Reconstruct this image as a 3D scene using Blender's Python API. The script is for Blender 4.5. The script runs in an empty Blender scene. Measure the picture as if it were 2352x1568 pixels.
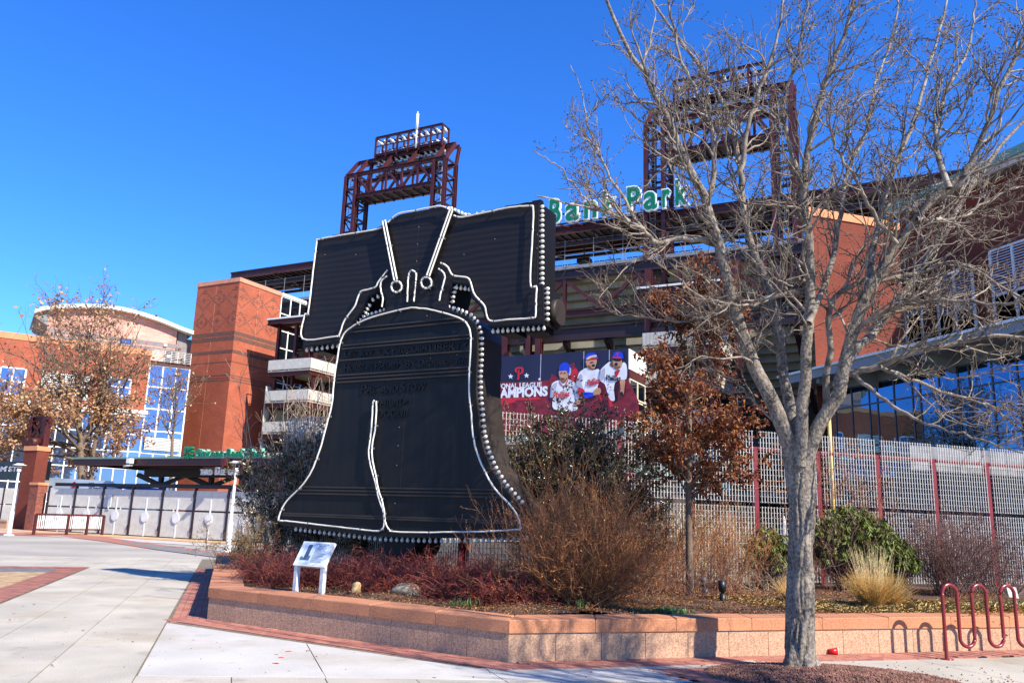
import bpy, math, random
import numpy as np
from mathutils import Vector, Matrix
R_ = math.radians
rng = np.random.default_rng(7); random.seed(7)
SC = bpy.context.scene; COL = SC.collection

# ------------------------------------------------------------------ camera, sky, sun, exposure
FPX, PITCH, ROLL, EYE = 1907.0, R_(12.1), R_(1.95), 1.65
F_ = np.array([0, math.cos(PITCH), math.sin(PITCH)]); U0 = np.array([0, -math.sin(PITCH), math.cos(PITCH)]); X0 = np.array([1., 0, 0])
RT = math.cos(ROLL)*X0 + math.sin(ROLL)*U0; UP = math.cos(ROLL)*U0 - math.sin(ROLL)*X0
CAM = np.array([0, 0, EYE])
cam = bpy.data.cameras.new('camera'); camo = bpy.data.objects.new('camera', cam); COL.objects.link(camo)
cam.sensor_width = 36; cam.lens = FPX/2352*36; cam.clip_end = 3000; cam.clip_start = .1
m3 = Matrix((RT, UP, -F_)).transposed(); camo.matrix_world = Matrix.Translation(CAM) @ m3.to_4x4(); SC.camera = camo
SUN_AZ, SUN_EL = R_(-43), R_(39.5)
SUN = np.array([math.cos(SUN_AZ)*math.cos(SUN_EL), math.sin(SUN_AZ)*math.cos(SUN_EL), math.sin(SUN_EL)])
sl = bpy.data.lights.new('sun', 'SUN'); sl.energy = 5.0; sl.angle = R_(.53); sl.color = (1, .935, .83)
so = bpy.data.objects.new('sun', sl); COL.objects.link(so); so.rotation_euler = Vector(SUN).to_track_quat('Z', 'Y').to_euler(); so.location = (20, -20, 40)
w = bpy.data.worlds.new('World'); SC.world = w; w.use_nodes = True; nt = w.node_tree; nt.nodes.clear()
sky = nt.nodes.new('ShaderNodeTexSky'); sky.sky_type = 'NISHITA'; sky.sun_disc = False
sky.sun_elevation = SUN_EL; sky.sun_rotation = math.pi/2 - SUN_AZ; sky.air_density = 1.0; sky.dust_density = 0; sky.ozone_density = 3.5
hs = nt.nodes.new('ShaderNodeHueSaturation'); hs.inputs['Saturation'].default_value = 1.25; hs.inputs['Hue'].default_value = .5
bg = nt.nodes.new('ShaderNodeBackground'); bg.inputs[1].default_value = .1
ow = nt.nodes.new('ShaderNodeOutputWorld')
nt.links.new(sky.outputs[0], hs.inputs['Color']); mm = nt.nodes.new('ShaderNodeMix'); mm.data_type = 'RGBA'; mm.blend_type = 'MULTIPLY'; mm.inputs[0].default_value = 1; mm.inputs[7].default_value = (.62, .94, 1.50, 1)   # deep winter blue, the whole sky alike
nt.links.new(hs.outputs[0], mm.inputs[6]); nt.links.new(mm.outputs[2], bg.inputs[0]); nt.links.new(bg.outputs[0], ow.inputs[0])
SC.view_settings.view_transform = 'Standard'; SC.view_settings.look = 'None'; SC.view_settings.exposure = 0.95; SC.view_settings.gamma = 1
SC.view_settings.use_curve_mapping = False
SC.cycles.max_bounces = 6; SC.cycles.transparent_max_bounces = 8

# ------------------------------------------------------------------ helpers
def ray(px, py): return F_*FPX + RT*(px-1176) - UP*(py-784)
def gz(px, py, z=0.): d = ray(px, py); return CAM + d*((z-EYE)/d[2])
def aty(px, py, Y): d = ray(px, py); return CAM + d*(Y/d[1])
class Frame:
    def __init__(s, yaw): s.yaw = R_(yaw); s.u = np.array([math.cos(s.yaw), math.sin(s.yaw), 0]); s.v = np.array([-math.sin(s.yaw), math.cos(s.yaw), 0])
    def W(s, a, b, z=0.): return s.u*a + s.v*b + np.array([0, 0, z])
    def L(s, P): P = np.asarray(P); return np.array([P@s.u, P@s.v, P[2]])
    def onb(s, px, py, b): d = ray(px, py); P = d*(b/(d@s.v)); return P@s.u, P[2]+EYE       # point on the plane b = const
    def ona(s, px, py, a): d = ray(px, py); P = d*(a/(d@s.u)); return P@s.v, P[2]+EYE
FB = Frame(-27.5)      # ballpark, gates, canopy
FL = Frame(-28.5)      # bell
FP = Frame(18.0)       # paving, fence, right hand building
FW = Frame(0.)

def empty(name, label, cat, fr=FW, at=(0, 0, 0), group=None, kind=None):
    o = bpy.data.objects.new(name, None); COL.objects.link(o); o.empty_display_size = .2
    o.location = fr.W(*at); o.rotation_euler = (0, 0, fr.yaw)
    if label: o['label'] = label
    if cat: o['category'] = cat
    if group: o['group'] = group
    if kind: o['kind'] = kind
    return o
def tag(o, label=None, cat=None, group=None, kind=None):
    if label: o['label'] = label
    if cat: o['category'] = cat
    if group: o['group'] = group
    if kind: o['kind'] = kind
    return o
ORIG = {}
def thing(name, label, cat, fr=FW, at=(0, 0, 0), group=None, kind=None):
    o = empty(name, label, cat, fr, at, group, kind); ORIG[o.name] = np.array(at, float); return o
def mesh_np(name, V, Fc, mat=None, smooth=False):
    me = bpy.data.meshes.new(name); V = np.ascontiguousarray(V, np.float32); Fc = np.ascontiguousarray(Fc, np.int32)
    n, m, k = len(V), len(Fc), Fc.shape[1]
    me.vertices.add(n); me.vertices.foreach_set('co', V.ravel()); me.loops.add(m*k); me.loops.foreach_set('vertex_index', Fc.ravel())
    me.polygons.add(m); me.polygons.foreach_set('loop_start', np.arange(0, m*k, k, dtype=np.int32))
    if smooth: me.polygons.foreach_set('use_smooth', np.ones(m, bool))
    me.update(calc_edges=True)
    if mat: me.materials.append(mat)
    return me
def link(name, me, parent=None, loc=(0, 0, 0), rot=(0, 0, 0), scale=None):
    o = bpy.data.objects.new(name, me); COL.objects.link(o); o.parent = parent; o.location = loc; o.rotation_euler = rot
    if scale is not None: o.scale = scale
    return o
BOXF = [(0, 3, 2, 1), (4, 5, 6, 7), (0, 1, 5, 4), (1, 2, 6, 5), (2, 3, 7, 6), (3, 0, 4, 7)]
class MB:
    def __init__(s): s.v = []; s.f = []; s.sm = []
    def add(s, V, Fc, sm=False):
        n = len(s.v); s.v += [tuple(map(float, p)) for p in V]; s.f += [tuple(i+n for i in q) for q in Fc]; s.sm += [sm]*len(Fc); return s
    def box(s, a0, a1, b0, b1, z0, z1):
        a0, a1 = min(a0, a1), max(a0, a1); b0, b1 = min(b0, b1), max(b0, b1); z0, z1 = min(z0, z1), max(z0, z1)
        return s.add([(a0, b0, z0), (a1, b0, z0), (a1, b1, z0), (a0, b1, z0), (a0, b0, z1), (a1, b0, z1), (a1, b1, z1), (a0, b1, z1)], BOXF)
    def hexa(s, P): return s.add(P, BOXF)                       # eight corners, bottom ring then top ring
    def bar(s, P, Q, w, h=None, up=(0, 0, 1)):                  # rectangular bar between two points
        P, Q = np.array(P, float), np.array(Q, float); t = Q-P; L = np.linalg.norm(t)
        if L < 1e-6: return s
        t /= L; up = np.array(up, float)
        if abs(t@up) > .95: up = np.array([1., 0, 0])
        x = np.cross(t, up); x /= np.linalg.norm(x); y = np.cross(x, t); h = h or w
        c = [(-1, -1), (1, -1), (1, 1), (-1, 1)]
        return s.add([P + x*i*w/2 + y*j*h/2 for i, j in c] + [Q + x*i*w/2 + y*j*h/2 for i, j in c], BOXF)
    def ibeam(s, P, Q, w, h, t=None):                           # H section: two flanges and a web
        P, Q = np.array(P, float), np.array(Q, float); d = Q-P; d /= np.linalg.norm(d); up = np.array([0, 0, 1.]) if abs(d[2]) < .9 else np.array([0, 1., 0])
        x = np.cross(d, up); x /= np.linalg.norm(x); y = np.cross(x, d); t = t or h*.12
        s.bar(P + y*(h/2-t/2), Q + y*(h/2-t/2), w, t, y); s.bar(P - y*(h/2-t/2), Q - y*(h/2-t/2), w, t, y); s.bar(P, Q, t, h-2*t-.004, y); return s
    def prism(s, poly, b0, b1):                                 # polygon in (a, z) pushed from b0 to b1
        n = len(poly); V = [(p[0], b0, p[1]) for p in poly] + [(p[0], b1, p[1]) for p in poly]
        area = sum(poly[i][0]*poly[(i+1) % n][1] - poly[(i+1) % n][0]*poly[i][1] for i in range(n))
        f0 = tuple(range(n)); f1 = tuple(range(2*n-1, n-1, -1))
        side = [(i, i+n, (i+1) % n+n, (i+1) % n) for i in range(n)]
        if area < 0: f0 = f0[::-1]; f1 = f1[::-1]; side = [q[::-1] for q in side]
        return s.add(V, [f0, f1] + side)
    def slab(s, poly, z0, z1):                                  # polygon in (x, y) pushed from z0 to z1
        n = len(poly); area = sum(poly[i][0]*poly[(i+1) % n][1] - poly[(i+1) % n][0]*poly[i][1] for i in range(n))
        if area < 0: poly = poly[::-1]
        V = [(p[0], p[1], z0) for p in poly] + [(p[0], p[1], z1) for p in poly]
        return s.add(V, [tuple(range(n))[::-1], tuple(range(n, 2*n))] + [(i, (i+1) % n, (i+1) % n+n, i+n) for i in range(n)])
    def cyl(s, P, Q, r0, r1=None, n=12, sm=True, cap=True):
        P, Q = np.array(P, float), np.array(Q, float); t = (Q-P)/np.linalg.norm(Q-P); r1 = r0 if r1 is None else r1
        x = np.cross(t, (0, 0, 1.) if abs(t[2]) < .9 else (1., 0, 0)); x /= np.linalg.norm(x); y = np.cross(t, x)
        A = [2*math.pi*i/n for i in range(n)]
        V = [P + r0*(x*math.cos(q)+y*math.sin(q)) for q in A] + [Q + r1*(x*math.cos(q)+y*math.sin(q)) for q in A]
        s.add(V, [(i, (i+1) % n, (i+1) % n+n, i+n) for i in range(n)], sm)
        if cap: k = len(s.v)-2*n; s.f += [tuple(range(k, k+n))[::-1], tuple(range(k+n, k+2*n))]; s.sm += [False, False]
        return s
    def lathe(s, prof, c=(0, 0, 0), n=16):
        V = [(c[0]+r*math.cos(2*math.pi*i/n), c[1]+r*math.sin(2*math.pi*i/n), c[2]+z) for r, z in prof for i in range(n)]
        return s.add(V, [(j*n+i, j*n+(i+1) % n, (j+1)*n+(i+1) % n, (j+1)*n+i) for j in range(len(prof)-1) for i in range(n)], True)
    def mesh(s, name, mat, org=(0, 0, 0)):
        me = bpy.data.meshes.new(name); o = np.array(org, float)
        me.from_pydata([tuple(np.array(p)-o) for p in s.v], [], s.f)
        if any(s.sm): me.polygons.foreach_set('use_smooth', s.sm)
        if mat: me.materials.append(mat)
        me.update(); return me
    def build(s, name, mat, parent=None, label=None, kind=None, org=None):
        if org is None: org = ORIG.get(parent.name, (0, 0, 0)) if parent else (0, 0, 0)
        o = link(name, s.mesh(name, mat, org), parent)
        if parent is not None: ORIG[o.name] = np.array(org)
        return tag(o, label, None, None, kind)
def copy_tree(o, parent=None):
    c = o.copy(); COL.objects.link(c); c.parent = parent
    for ch in list(o.children): copy_tree(ch, c)
    return c
def tubes(groups):
    """groups: list of (P (n,k,3), R (n,k), sides); all joined into one vertex/face array of quads"""
    VV, FF, base = [], [], 0
    for P, Rr, sd in groups:
        P = np.asarray(P, float); Rr = np.asarray(Rr, float); n, k, _ = P.shape
        T = np.empty_like(P); T[:, 1:-1] = P[:, 2:]-P[:, :-2]; T[:, 0] = P[:, 1]-P[:, 0]; T[:, -1] = P[:, -1]-P[:, -2]
        T /= np.linalg.norm(T, axis=2, keepdims=True)+1e-9
        M = P[:, -1]-P[:, 0]; ref = np.where((np.abs(M[:, 2]) > .8*np.linalg.norm(M, axis=1))[:, None], np.array([[1., .13, 0]]), np.array([[.05, .02, 1.]]))
        x = np.cross(T, ref[:, None, :]); x /= np.linalg.norm(x, axis=2, keepdims=True)+1e-9; y = np.cross(T, x)
        an = np.arange(sd)*2*np.pi/sd
        V = P[:, :, None, :] + Rr[:, :, None, None]*(x[:, :, None, :]*np.cos(an)[None, None, :, None] + y[:, :, None, :]*np.sin(an)[None, None, :, None])
        idx = np.arange(n*k*sd).reshape(n, k, sd) + base; nx = np.roll(idx, -1, axis=2)
        FF.append(np.stack([idx[:, :-1], nx[:, :-1], nx[:, 1:], idx[:, 1:]], axis=-1).reshape(-1, 4)[:, ::-1]); VV.append(V.reshape(-1, 3)); base += n*k*sd
    return np.concatenate(VV), np.concatenate(FF)
def smooth_path(pts, n):
    pts = np.array(pts, float); k = len(pts); t = np.linspace(0, k-1, n); i = np.clip(t.astype(int), 0, k-2); f = (t-i)[:, None]
    p0 = pts[np.maximum(i-1, 0)]; p1 = pts[i]; p2 = pts[i+1]; p3 = pts[np.minimum(i+2, k-1)]
    return .5*((2*p1) + (p2-p0)*f + (2*p0-5*p1+4*p2-p3)*f**2 + (3*p1-p0-3*p2+p3)*f**3)
def tube_obj(name, pts, r, mat, parent=None, sides=8, n=None, closed=False):
    P = smooth_path(pts, n) if n else np.array(pts, float); o = ORIG.get(parent.name, np.zeros(3)) if parent else np.zeros(3)
    V, Fc = tubes([(P[None], np.full((1, len(P)), r), sides)]); ob = link(name, mesh_np(name, V-o, Fc, mat, True), parent); ORIG[ob.name] = o; return ob
def text_np(body, bold=0., extrude=.02, space=1., res=3):
    cu = bpy.data.curves.new('t', 'FONT'); cu.body = body; cu.size = 1; cu.extrude = extrude; cu.offset = bold; cu.space_character = space; cu.resolution_u = res
    ob = bpy.data.objects.new('t', cu); COL.objects.link(ob); bpy.context.view_layer.update()
    me = bpy.data.meshes.new_from_object(ob.evaluated_get(bpy.context.evaluated_depsgraph_get()))
    V = np.empty(len(me.vertices)*3, np.float32); me.vertices.foreach_get('co', V); Fc = [tuple(p.vertices) for p in me.polygons]
    bpy.data.objects.remove(ob); bpy.data.curves.remove(cu); bpy.data.meshes.remove(me); return V.reshape(-1, 3).astype(float), Fc
def lettering(mb, body, a0, a1, z0, z1, b, depth, bold=0., shear=0., slope=0., space=1.):
    """capital height fills z0..z1, width fills a0..a1, raised by depth in front of plane b"""
    V, Fc = text_np(body, bold, .5, space); x0, x1 = V[:, 0].min(), V[:, 0].max(); H = .70
    x = (V[:, 0]-x0)/(x1-x0); A = a0 + x*(a1-a0) + shear*(V[:, 1]/H)*(z1-z0); Zz = z0 + V[:, 1]/H*(z1-z0) + slope*x
    B = b - depth*(.5+V[:, 2]); return mb.add(np.stack([A, B, Zz], 1), Fc)

# ------------------------------------------------------------------ materials
def lin(*c): return tuple(((x/255/12.92) if x/255 <= .04045 else ((x/255+.055)/1.055)**2.4) for x in c)
def mat(name, col, rough=.6, metal=0., var=.12, scale=3., bump=0., bscale=40., col2=None, spec=.5, detail=6., coat=0., stretch=None):
    m = bpy.data.materials.new(name); m.use_nodes = True; nt = m.node_tree; b = nt.nodes['Principled BSDF']
    b.inputs['Roughness'].default_value = rough; b.inputs['Metallic'].default_value = metal; b.inputs['Specular IOR Level'].default_value = spec
    if coat: b.inputs['Coat Weight'].default_value = coat
    tc = nt.nodes.new('ShaderNodeTexCoord'); mp = nt.nodes.new('ShaderNodeMapping'); nt.links.new(tc.outputs['Object'], mp.inputs[0])
    if stretch: mp.inputs['Scale'].default_value = stretch
    nz = nt.nodes.new('ShaderNodeTexNoise'); nz.inputs['Scale'].default_value = scale; nz.inputs['Detail'].default_value = detail; nt.links.new(mp.outputs[0], nz.inputs['Vector'])
    rp = nt.nodes.new('ShaderNodeValToRGB'); nt.links.new(nz.outputs[0], rp.inputs[0]); c = np.array(col[:3]); c2 = np.array(col2[:3]) if col2 else c*(1-var*1.6)
    rp.color_ramp.elements[0].position = .34; rp.color_ramp.elements[1].position = .66
    rp.color_ramp.elements[0].color = (*c2, 1); rp.color_ramp.elements[1].color = (*np.clip(c*(1+(0 if col2 else var)), 0, 1), 1)
    nt.links.new(rp.outputs[0], b.inputs['Base Color'])
    if bump:
        n2 = nt.nodes.new('ShaderNodeTexNoise'); n2.inputs['Scale'].default_value = bscale; n2.inputs['Detail'].default_value = 5; nt.links.new(mp.outputs[0], n2.inputs['Vector'])
        bp = nt.nodes.new('ShaderNodeBump'); bp.inputs['Strength'].default_value = bump; bp.inputs['Distance'].default_value = .02; nt.links.new(n2.outputs[0], bp.inputs['Height']); nt.links.new(bp.outputs[0], b.inputs['Normal'])
    m['ramp'] = rp.name; return m
def speckle(m, c_lo, c_hi, scale, amount=.5):      # stone grain: fine noise mixed into the base colour
    nt = m.node_tree; b = nt.nodes['Principled BSDF']; src = b.inputs['Base Color'].links[0].from_socket
    tc = nt.nodes.new('ShaderNodeTexCoord'); v = nt.nodes.new('ShaderNodeTexNoise'); v.inputs['Scale'].default_value = scale; v.inputs['Detail'].default_value = 3; nt.links.new(tc.outputs['Object'], v.inputs['Vector'])
    r = nt.nodes.new('ShaderNodeValToRGB'); r.color_ramp.elements[0].position = .4; r.color_ramp.elements[1].position = .6
    r.color_ramp.elements[0].color = (*c_lo, 1); r.color_ramp.elements[1].color = (*c_hi, 1); nt.links.new(v.outputs[0], r.inputs[0])
    mx = nt.nodes.new('ShaderNodeMix'); mx.data_type = 'RGBA'; mx.inputs[0].default_value = amount; nt.links.new(src, mx.inputs[6]); nt.links.new(r.outputs[0], mx.inputs[7]); nt.links.new(mx.outputs[2], b.inputs['Base Color']); return m
def tint_random(m, amt=.25, hue=.03):              # per-object variation of shade for alike pieces
    nt = m.node_tree; b = nt.nodes['Principled BSDF']; src = b.inputs['Base Color'].links[0].from_socket
    oi = nt.nodes.new('ShaderNodeObjectInfo'); mr = nt.nodes.new('ShaderNodeMapRange'); mr.inputs[3].default_value = 1-amt; mr.inputs[4].default_value = 1+amt
    h = nt.nodes.new('ShaderNodeHueSaturation'); nt.links.new(oi.outputs['Random'], mr.inputs[0]); nt.links.new(mr.outputs[0], h.inputs['Value']); nt.links.new(src, h.inputs['Color'])
    nt.links.new(h.outputs[0], b.inputs['Base Color']); return m
def tint_island(m, amt=.35, hue=.03):              # per-leaf / per-brick variation inside one mesh
    nt = m.node_tree; b = nt.nodes['Principled BSDF']; src = b.inputs['Base Color'].links[0].from_socket
    oi = nt.nodes.new('ShaderNodeNewGeometry'); mr = nt.nodes.new('ShaderNodeMapRange'); mr.inputs[3].default_value = 1-amt; mr.inputs[4].default_value = 1+amt
    mh = nt.nodes.new('ShaderNodeMapRange'); mh.inputs[3].default_value = .5-hue; mh.inputs[4].default_value = .5+hue
    h = nt.nodes.new('ShaderNodeHueSaturation'); nt.links.new(oi.outputs['Random Per Island'], mr.inputs[0]); nt.links.new(oi.outputs['Random Per Island'], mh.inputs[0])
    nt.links.new(mr.outputs[0], h.inputs['Value']); nt.links.new(mh.outputs[0], h.inputs['Hue']); nt.links.new(src, h.inputs['Color']); nt.links.new(h.outputs[0], b.inputs['Base Color']); return m
def leafmat(name, col, amt=.4, hue=.02, rough=.5, trans=.25, spec=.3):
    m = mat(name, col, rough, 0, .1, 2., spec=spec); tint_island(m, amt, hue)
    nt = m.node_tree; b = nt.nodes['Principled BSDF']; tr = nt.nodes.new('ShaderNodeBsdfTranslucent'); mx = nt.nodes.new('ShaderNodeMixShader'); mx.inputs[0].default_value = trans
    nt.links.new(b.inputs['Base Color'].links[0].from_socket, tr.inputs[0]); out = nt.nodes['Material Output']
    nt.links.new(b.outputs[0], mx.inputs[1]); nt.links.new(tr.outputs[0], mx.inputs[2]); nt.links.new(mx.outputs[0], out.inputs[0]); return m
def brickmat(name, c1, c2, mortar, bw=.22, bh=.075, ms=.010, rough=.85):
    """running bond on vertical walls in a local frame: across = a + b, up = z"""
    m = bpy.data.materials.new(name); m.use_nodes = True; nt = m.node_tree; b = nt.nodes['Principled BSDF']; b.inputs['Roughness'].default_value = rough; b.inputs['Specular IOR Level'].default_value = .25
    tc = nt.nodes.new('ShaderNodeTexCoord'); sp = nt.nodes.new('ShaderNodeSeparateXYZ'); nt.links.new(tc.outputs['Object'], sp.inputs[0])
    ad = nt.nodes.new('ShaderNodeMath'); nt.links.new(sp.outputs[0], ad.inputs[0]); nt.links.new(sp.outputs[1], ad.inputs[1])
    cb = nt.nodes.new('ShaderNodeCombineXYZ'); nt.links.new(ad.outputs[0], cb.inputs[0]); nt.links.new(sp.outputs[2], cb.inputs[1])
    bt = nt.nodes.new('ShaderNodeTexBrick'); nt.links.new(cb.outputs[0], bt.inputs[0]); bt.inputs['Color1'].default_value = (*c1, 1); bt.inputs['Color2'].default_value = (*c2, 1); bt.inputs['Mortar'].default_value = (*mortar, 1)
    bt.inputs['Scale'].default_value = 1; bt.inputs['Mortar Size'].default_value = ms; bt.inputs['Brick Width'].default_value = bw; bt.inputs['Row Height'].default_value = bh; bt.inputs['Mortar Smooth'].default_value = .2
    nz = nt.nodes.new('ShaderNodeTexNoise'); nz.inputs['Scale'].default_value = .6; nz.inputs['Detail'].default_value = 6; nt.links.new(tc.outputs['Object'], nz.inputs['Vector'])
    mr = nt.nodes.new('ShaderNodeMapRange'); mr.inputs[1].default_value = .3; mr.inputs[2].default_value = .7; mr.inputs[3].default_value = .85; mr.inputs[4].default_value = 1.12; nt.links.new(nz.outputs[0], mr.inputs[0])
    h = nt.nodes.new('ShaderNodeHueSaturation'); nt.links.new(bt.outputs[0], h.inputs['Color']); nt.links.new(mr.outputs[0], h.inputs['Value']); nt.links.new(h.outputs[0], b.inputs['Base Color'])
    bp = nt.nodes.new('ShaderNodeBump'); bp.inputs['Strength'].default_value = .5; bp.inputs['Distance'].default_value = .01; bp.invert = True; nt.links.new(bt.outputs['Fac'], bp.inputs['Height']); nt.links.new(bp.outputs[0], b.inputs['Normal']); return m
def glassmat(name, col, rough=.02, spec=1.0, metal=.0, ior=1.9):
    m = mat(name, col, rough, metal, .05, .4, spec=spec); m.node_tree.nodes['Principled BSDF'].inputs['IOR'].default_value = ior
    nt = m.node_tree; b = nt.nodes['Principled BSDF']; tc = nt.nodes.new('ShaderNodeTexCoord'); n2 = nt.nodes.new('ShaderNodeTexNoise'); n2.inputs['Scale'].default_value = .7; n2.inputs['Detail'].default_value = 1; nt.links.new(tc.outputs['Object'], n2.inputs['Vector'])
    bp = nt.nodes.new('ShaderNodeBump'); bp.inputs['Strength'].default_value = .06; bp.inputs['Distance'].default_value = .05; nt.links.new(n2.outputs[0], bp.inputs['Height']); nt.links.new(bp.outputs[0], b.inputs['Normal']); return m
M = {}
def stains(m, col, scale, lo, hi, amt=.5):
    nt = m.node_tree; b = nt.nodes['Principled BSDF']; src = b.inputs['Base Color'].links[0].from_socket; tc = nt.nodes.new('ShaderNodeTexCoord'); oi = nt.nodes.new('ShaderNodeObjectInfo'); ad = nt.nodes.new('ShaderNodeVectorMath'); nt.links.new(tc.outputs['Object'], ad.inputs[0]); mu = nt.nodes.new('ShaderNodeVectorMath'); mu.operation = 'SCALE'; mu.inputs['Scale'].default_value = 1.0; nt.links.new(ad.outputs[0], mu.inputs[0])
    n = nt.nodes.new('ShaderNodeTexNoise'); n.inputs['Scale'].default_value = scale; n.inputs['Detail'].default_value = 7; n.inputs['Roughness'].default_value = .62; nt.links.new(mu.outputs[0], n.inputs['Vector']); r = nt.nodes.new('ShaderNodeMapRange'); r.inputs[1].default_value = lo; r.inputs[2].default_value = hi; r.inputs[4].default_value = amt; nt.links.new(n.outputs[0], r.inputs[0])
    mx = nt.nodes.new('ShaderNodeMix'); mx.data_type = 'RGBA'; nt.links.new(r.outputs[0], mx.inputs[0]); nt.links.new(src, mx.inputs[6]); mx.inputs[7].default_value = (*col, 1); nt.links.new(mx.outputs[2], b.inputs['Base Color']); return m
M['concrete'] = speckle(mat('concrete', lin(178, 169, 150), .9, 0, .15, .8, .15, 60), lin(130, 124, 112), lin(190, 184, 172), 55, .25); tint_random(M['concrete'], .05)
M['concrete_light'] = speckle(mat('concrete_light', lin(186, 181, 171), .9, 0, .09, .9, .12, 60), lin(150, 144, 132), lin(198, 193, 182), 60, .22)
for k_ in ('concrete', 'concrete_light'): stains(M[k_], lin(150, 130, 96), .55, .52, .74, .55); stains(M[k_], lin(92, 88, 80), 1.7, .60, .74, .5); stains(M[k_], lin(60, 56, 52), 7., .70, .74, .6)
M['joint'] = mat('joint', lin(118, 106, 86), .95, 0, .25, 8)
M['paver'] = tint_random(tint_island(speckle(mat('paver_brick', lin(166, 108, 90), .9, 0, .15, 3, .2, 90), lin(120, 66, 52), lin(190, 120, 98), 120, .3), .16, .008), .12)
M['paver_tan'] = tint_island(mat('tan_paver', lin(184, 152, 112), .9, 0, .15, 3, .2, 90), .14, .01)
M['paver_grey'] = tint_island(mat('grey_paver', lin(120, 116, 112), .9, 0, .15, 3, .2, 90), .14, .01)
M['cap'] = tint_random(speckle(mat('cap_stone', lin(182, 118, 80), .85, 0, .16, 1.3, .15, 80), lin(140, 90, 62), lin(200, 142, 104), 60, .4), .07)
M['wallstone'] = tint_random(speckle(mat('wall_stone', lin(176, 138, 108), .88, 0, .14, 1.2, .3, 55), lin(134, 100, 76), lin(204, 170, 140), 55, .45), .06)
M['soil'] = speckle(mat('soil', lin(88, 62, 42), .98, 0, .3, 2.5, .8, 25, col2=lin(52, 36, 26)), lin(40, 28, 20), lin(128, 94, 62), 22, .5)
M['litter'] = tint_island(mat('leaf_litter', lin(158, 106, 62), .8, 0, .2, 4), .5, .02)
M['straw'] = tint_island(mat('straw', lin(205, 175, 110), .8, 0, .2, 4), .3, .02)
M['mulch'] = tint_island(mat('lava_mulch', lin(122, 84, 70), .95, 0, .3, 6), .45, .015)
M['black'] = mat('bell_black', lin(27, 25, 24), .46, 0, .22, 1.6, .05, 9, spec=.22, col2=lin(17, 17, 19), stretch=(5, 1, .3))
M['black_side'] = mat('bell_side', lin(52, 45, 39), .5, 0, .15, 1.0, .03, 30, spec=.3)
M['neon'] = mat('neon_tube', lin(226, 219, 202), .3, 0, .05, 8, spec=.5)
M['bulb'] = mat('frosted_bulb', lin(222, 216, 200), .22, 0, .03, 8, spec=.5)
def wood_grain(m):
    nt = m.node_tree; b = nt.nodes['Principled BSDF']; src = b.inputs['Base Color'].links[0].from_socket; tc = nt.nodes.new('ShaderNodeTexCoord'); mp = nt.nodes.new('ShaderNodeMapping'); mp.inputs['Scale'].default_value = (.35, 1, 1); nt.links.new(tc.outputs['Object'], mp.inputs[0])
    wv = nt.nodes.new('ShaderNodeTexWave'); wv.wave_type = 'RINGS'; wv.inputs['Scale'].default_value = 2.6; wv.inputs['Distortion'].default_value = 5; wv.inputs['Detail'].default_value = 2; wv.inputs['Detail Scale'].default_value = .7; nt.links.new(mp.outputs[0], wv.inputs[0])
    mx = nt.nodes.new('ShaderNodeMix'); mx.data_type = 'RGBA'; mr = nt.nodes.new('ShaderNodeMath'); mr.operation = 'MULTIPLY'; mr.inputs[1].default_value = .65; nt.links.new(wv.outputs['Fac'], mr.inputs[0]); nt.links.new(mr.outputs[0], mx.inputs[0]); nt.links.new(src, mx.inputs[6]); mx.inputs[7].default_value = (*lin(44, 34, 29), 1); nt.links.new(mx.outputs[2], b.inputs['Base Color']); return m
M['black_wood'] = wood_grain(mat('yoke_wood_grain', lin(22, 22, 24), .5, 0, .1, 1.2, spec=.25))
M['socket'] = mat('bulb_socket', lin(170, 160, 140), .5)
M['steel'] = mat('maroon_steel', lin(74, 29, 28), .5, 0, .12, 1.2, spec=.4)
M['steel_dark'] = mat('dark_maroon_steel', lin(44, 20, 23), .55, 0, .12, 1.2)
M['red_post'] = mat('red_post', lin(112, 24, 28), .45, 0, .1, 2)
M['white'] = mat('white_paint', lin(226, 224, 216), .5, 0, .05, 3)
M['galv'] = mat('galvanised', lin(190, 186, 174), .45, .25, .1, 3)
M['galv_dim'] = mat('galvanised_dim', lin(208, 203, 190), .5, .0, .06, 3)
# ------------------------------------------------------------------ ground and paving
g = MB(); g.add([(-900, -60, -.012), (900, -60, -.012), (900, 1500, -.012), (-900, 1500, -.012)], [(0, 1, 2, 3)]); o = g.build('ground', mat('ground', lin(160, 152, 138), .95, 0, .15, .2)); o['kind'] = 'structure'
pave = empty('plaza_pavement', None, None, FP, kind='structure'); pb = MB(); pb.box(-26, 12, -3, 30.98, -.03, -.008); pb.build('joint_bed', M['joint'], pave)
def clip(poly, p, n):                                        # keep the side where (x - p).n <= 0
    out = []
    for i in range(len(poly)):
        A, B = np.array(poly[i]), np.array(poly[(i+1) % len(poly)]); da, db = (A-p)@n, (B-p)@n
        if da <= 0: out.append(tuple(A))
        if da*db < 0: out.append(tuple(A+(B-A)*da/(da-db)))
    return out
EXPJ = -.737
def fp(x, y): q = FP.L((x, y, 0)); return q[0], q[1]
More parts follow.
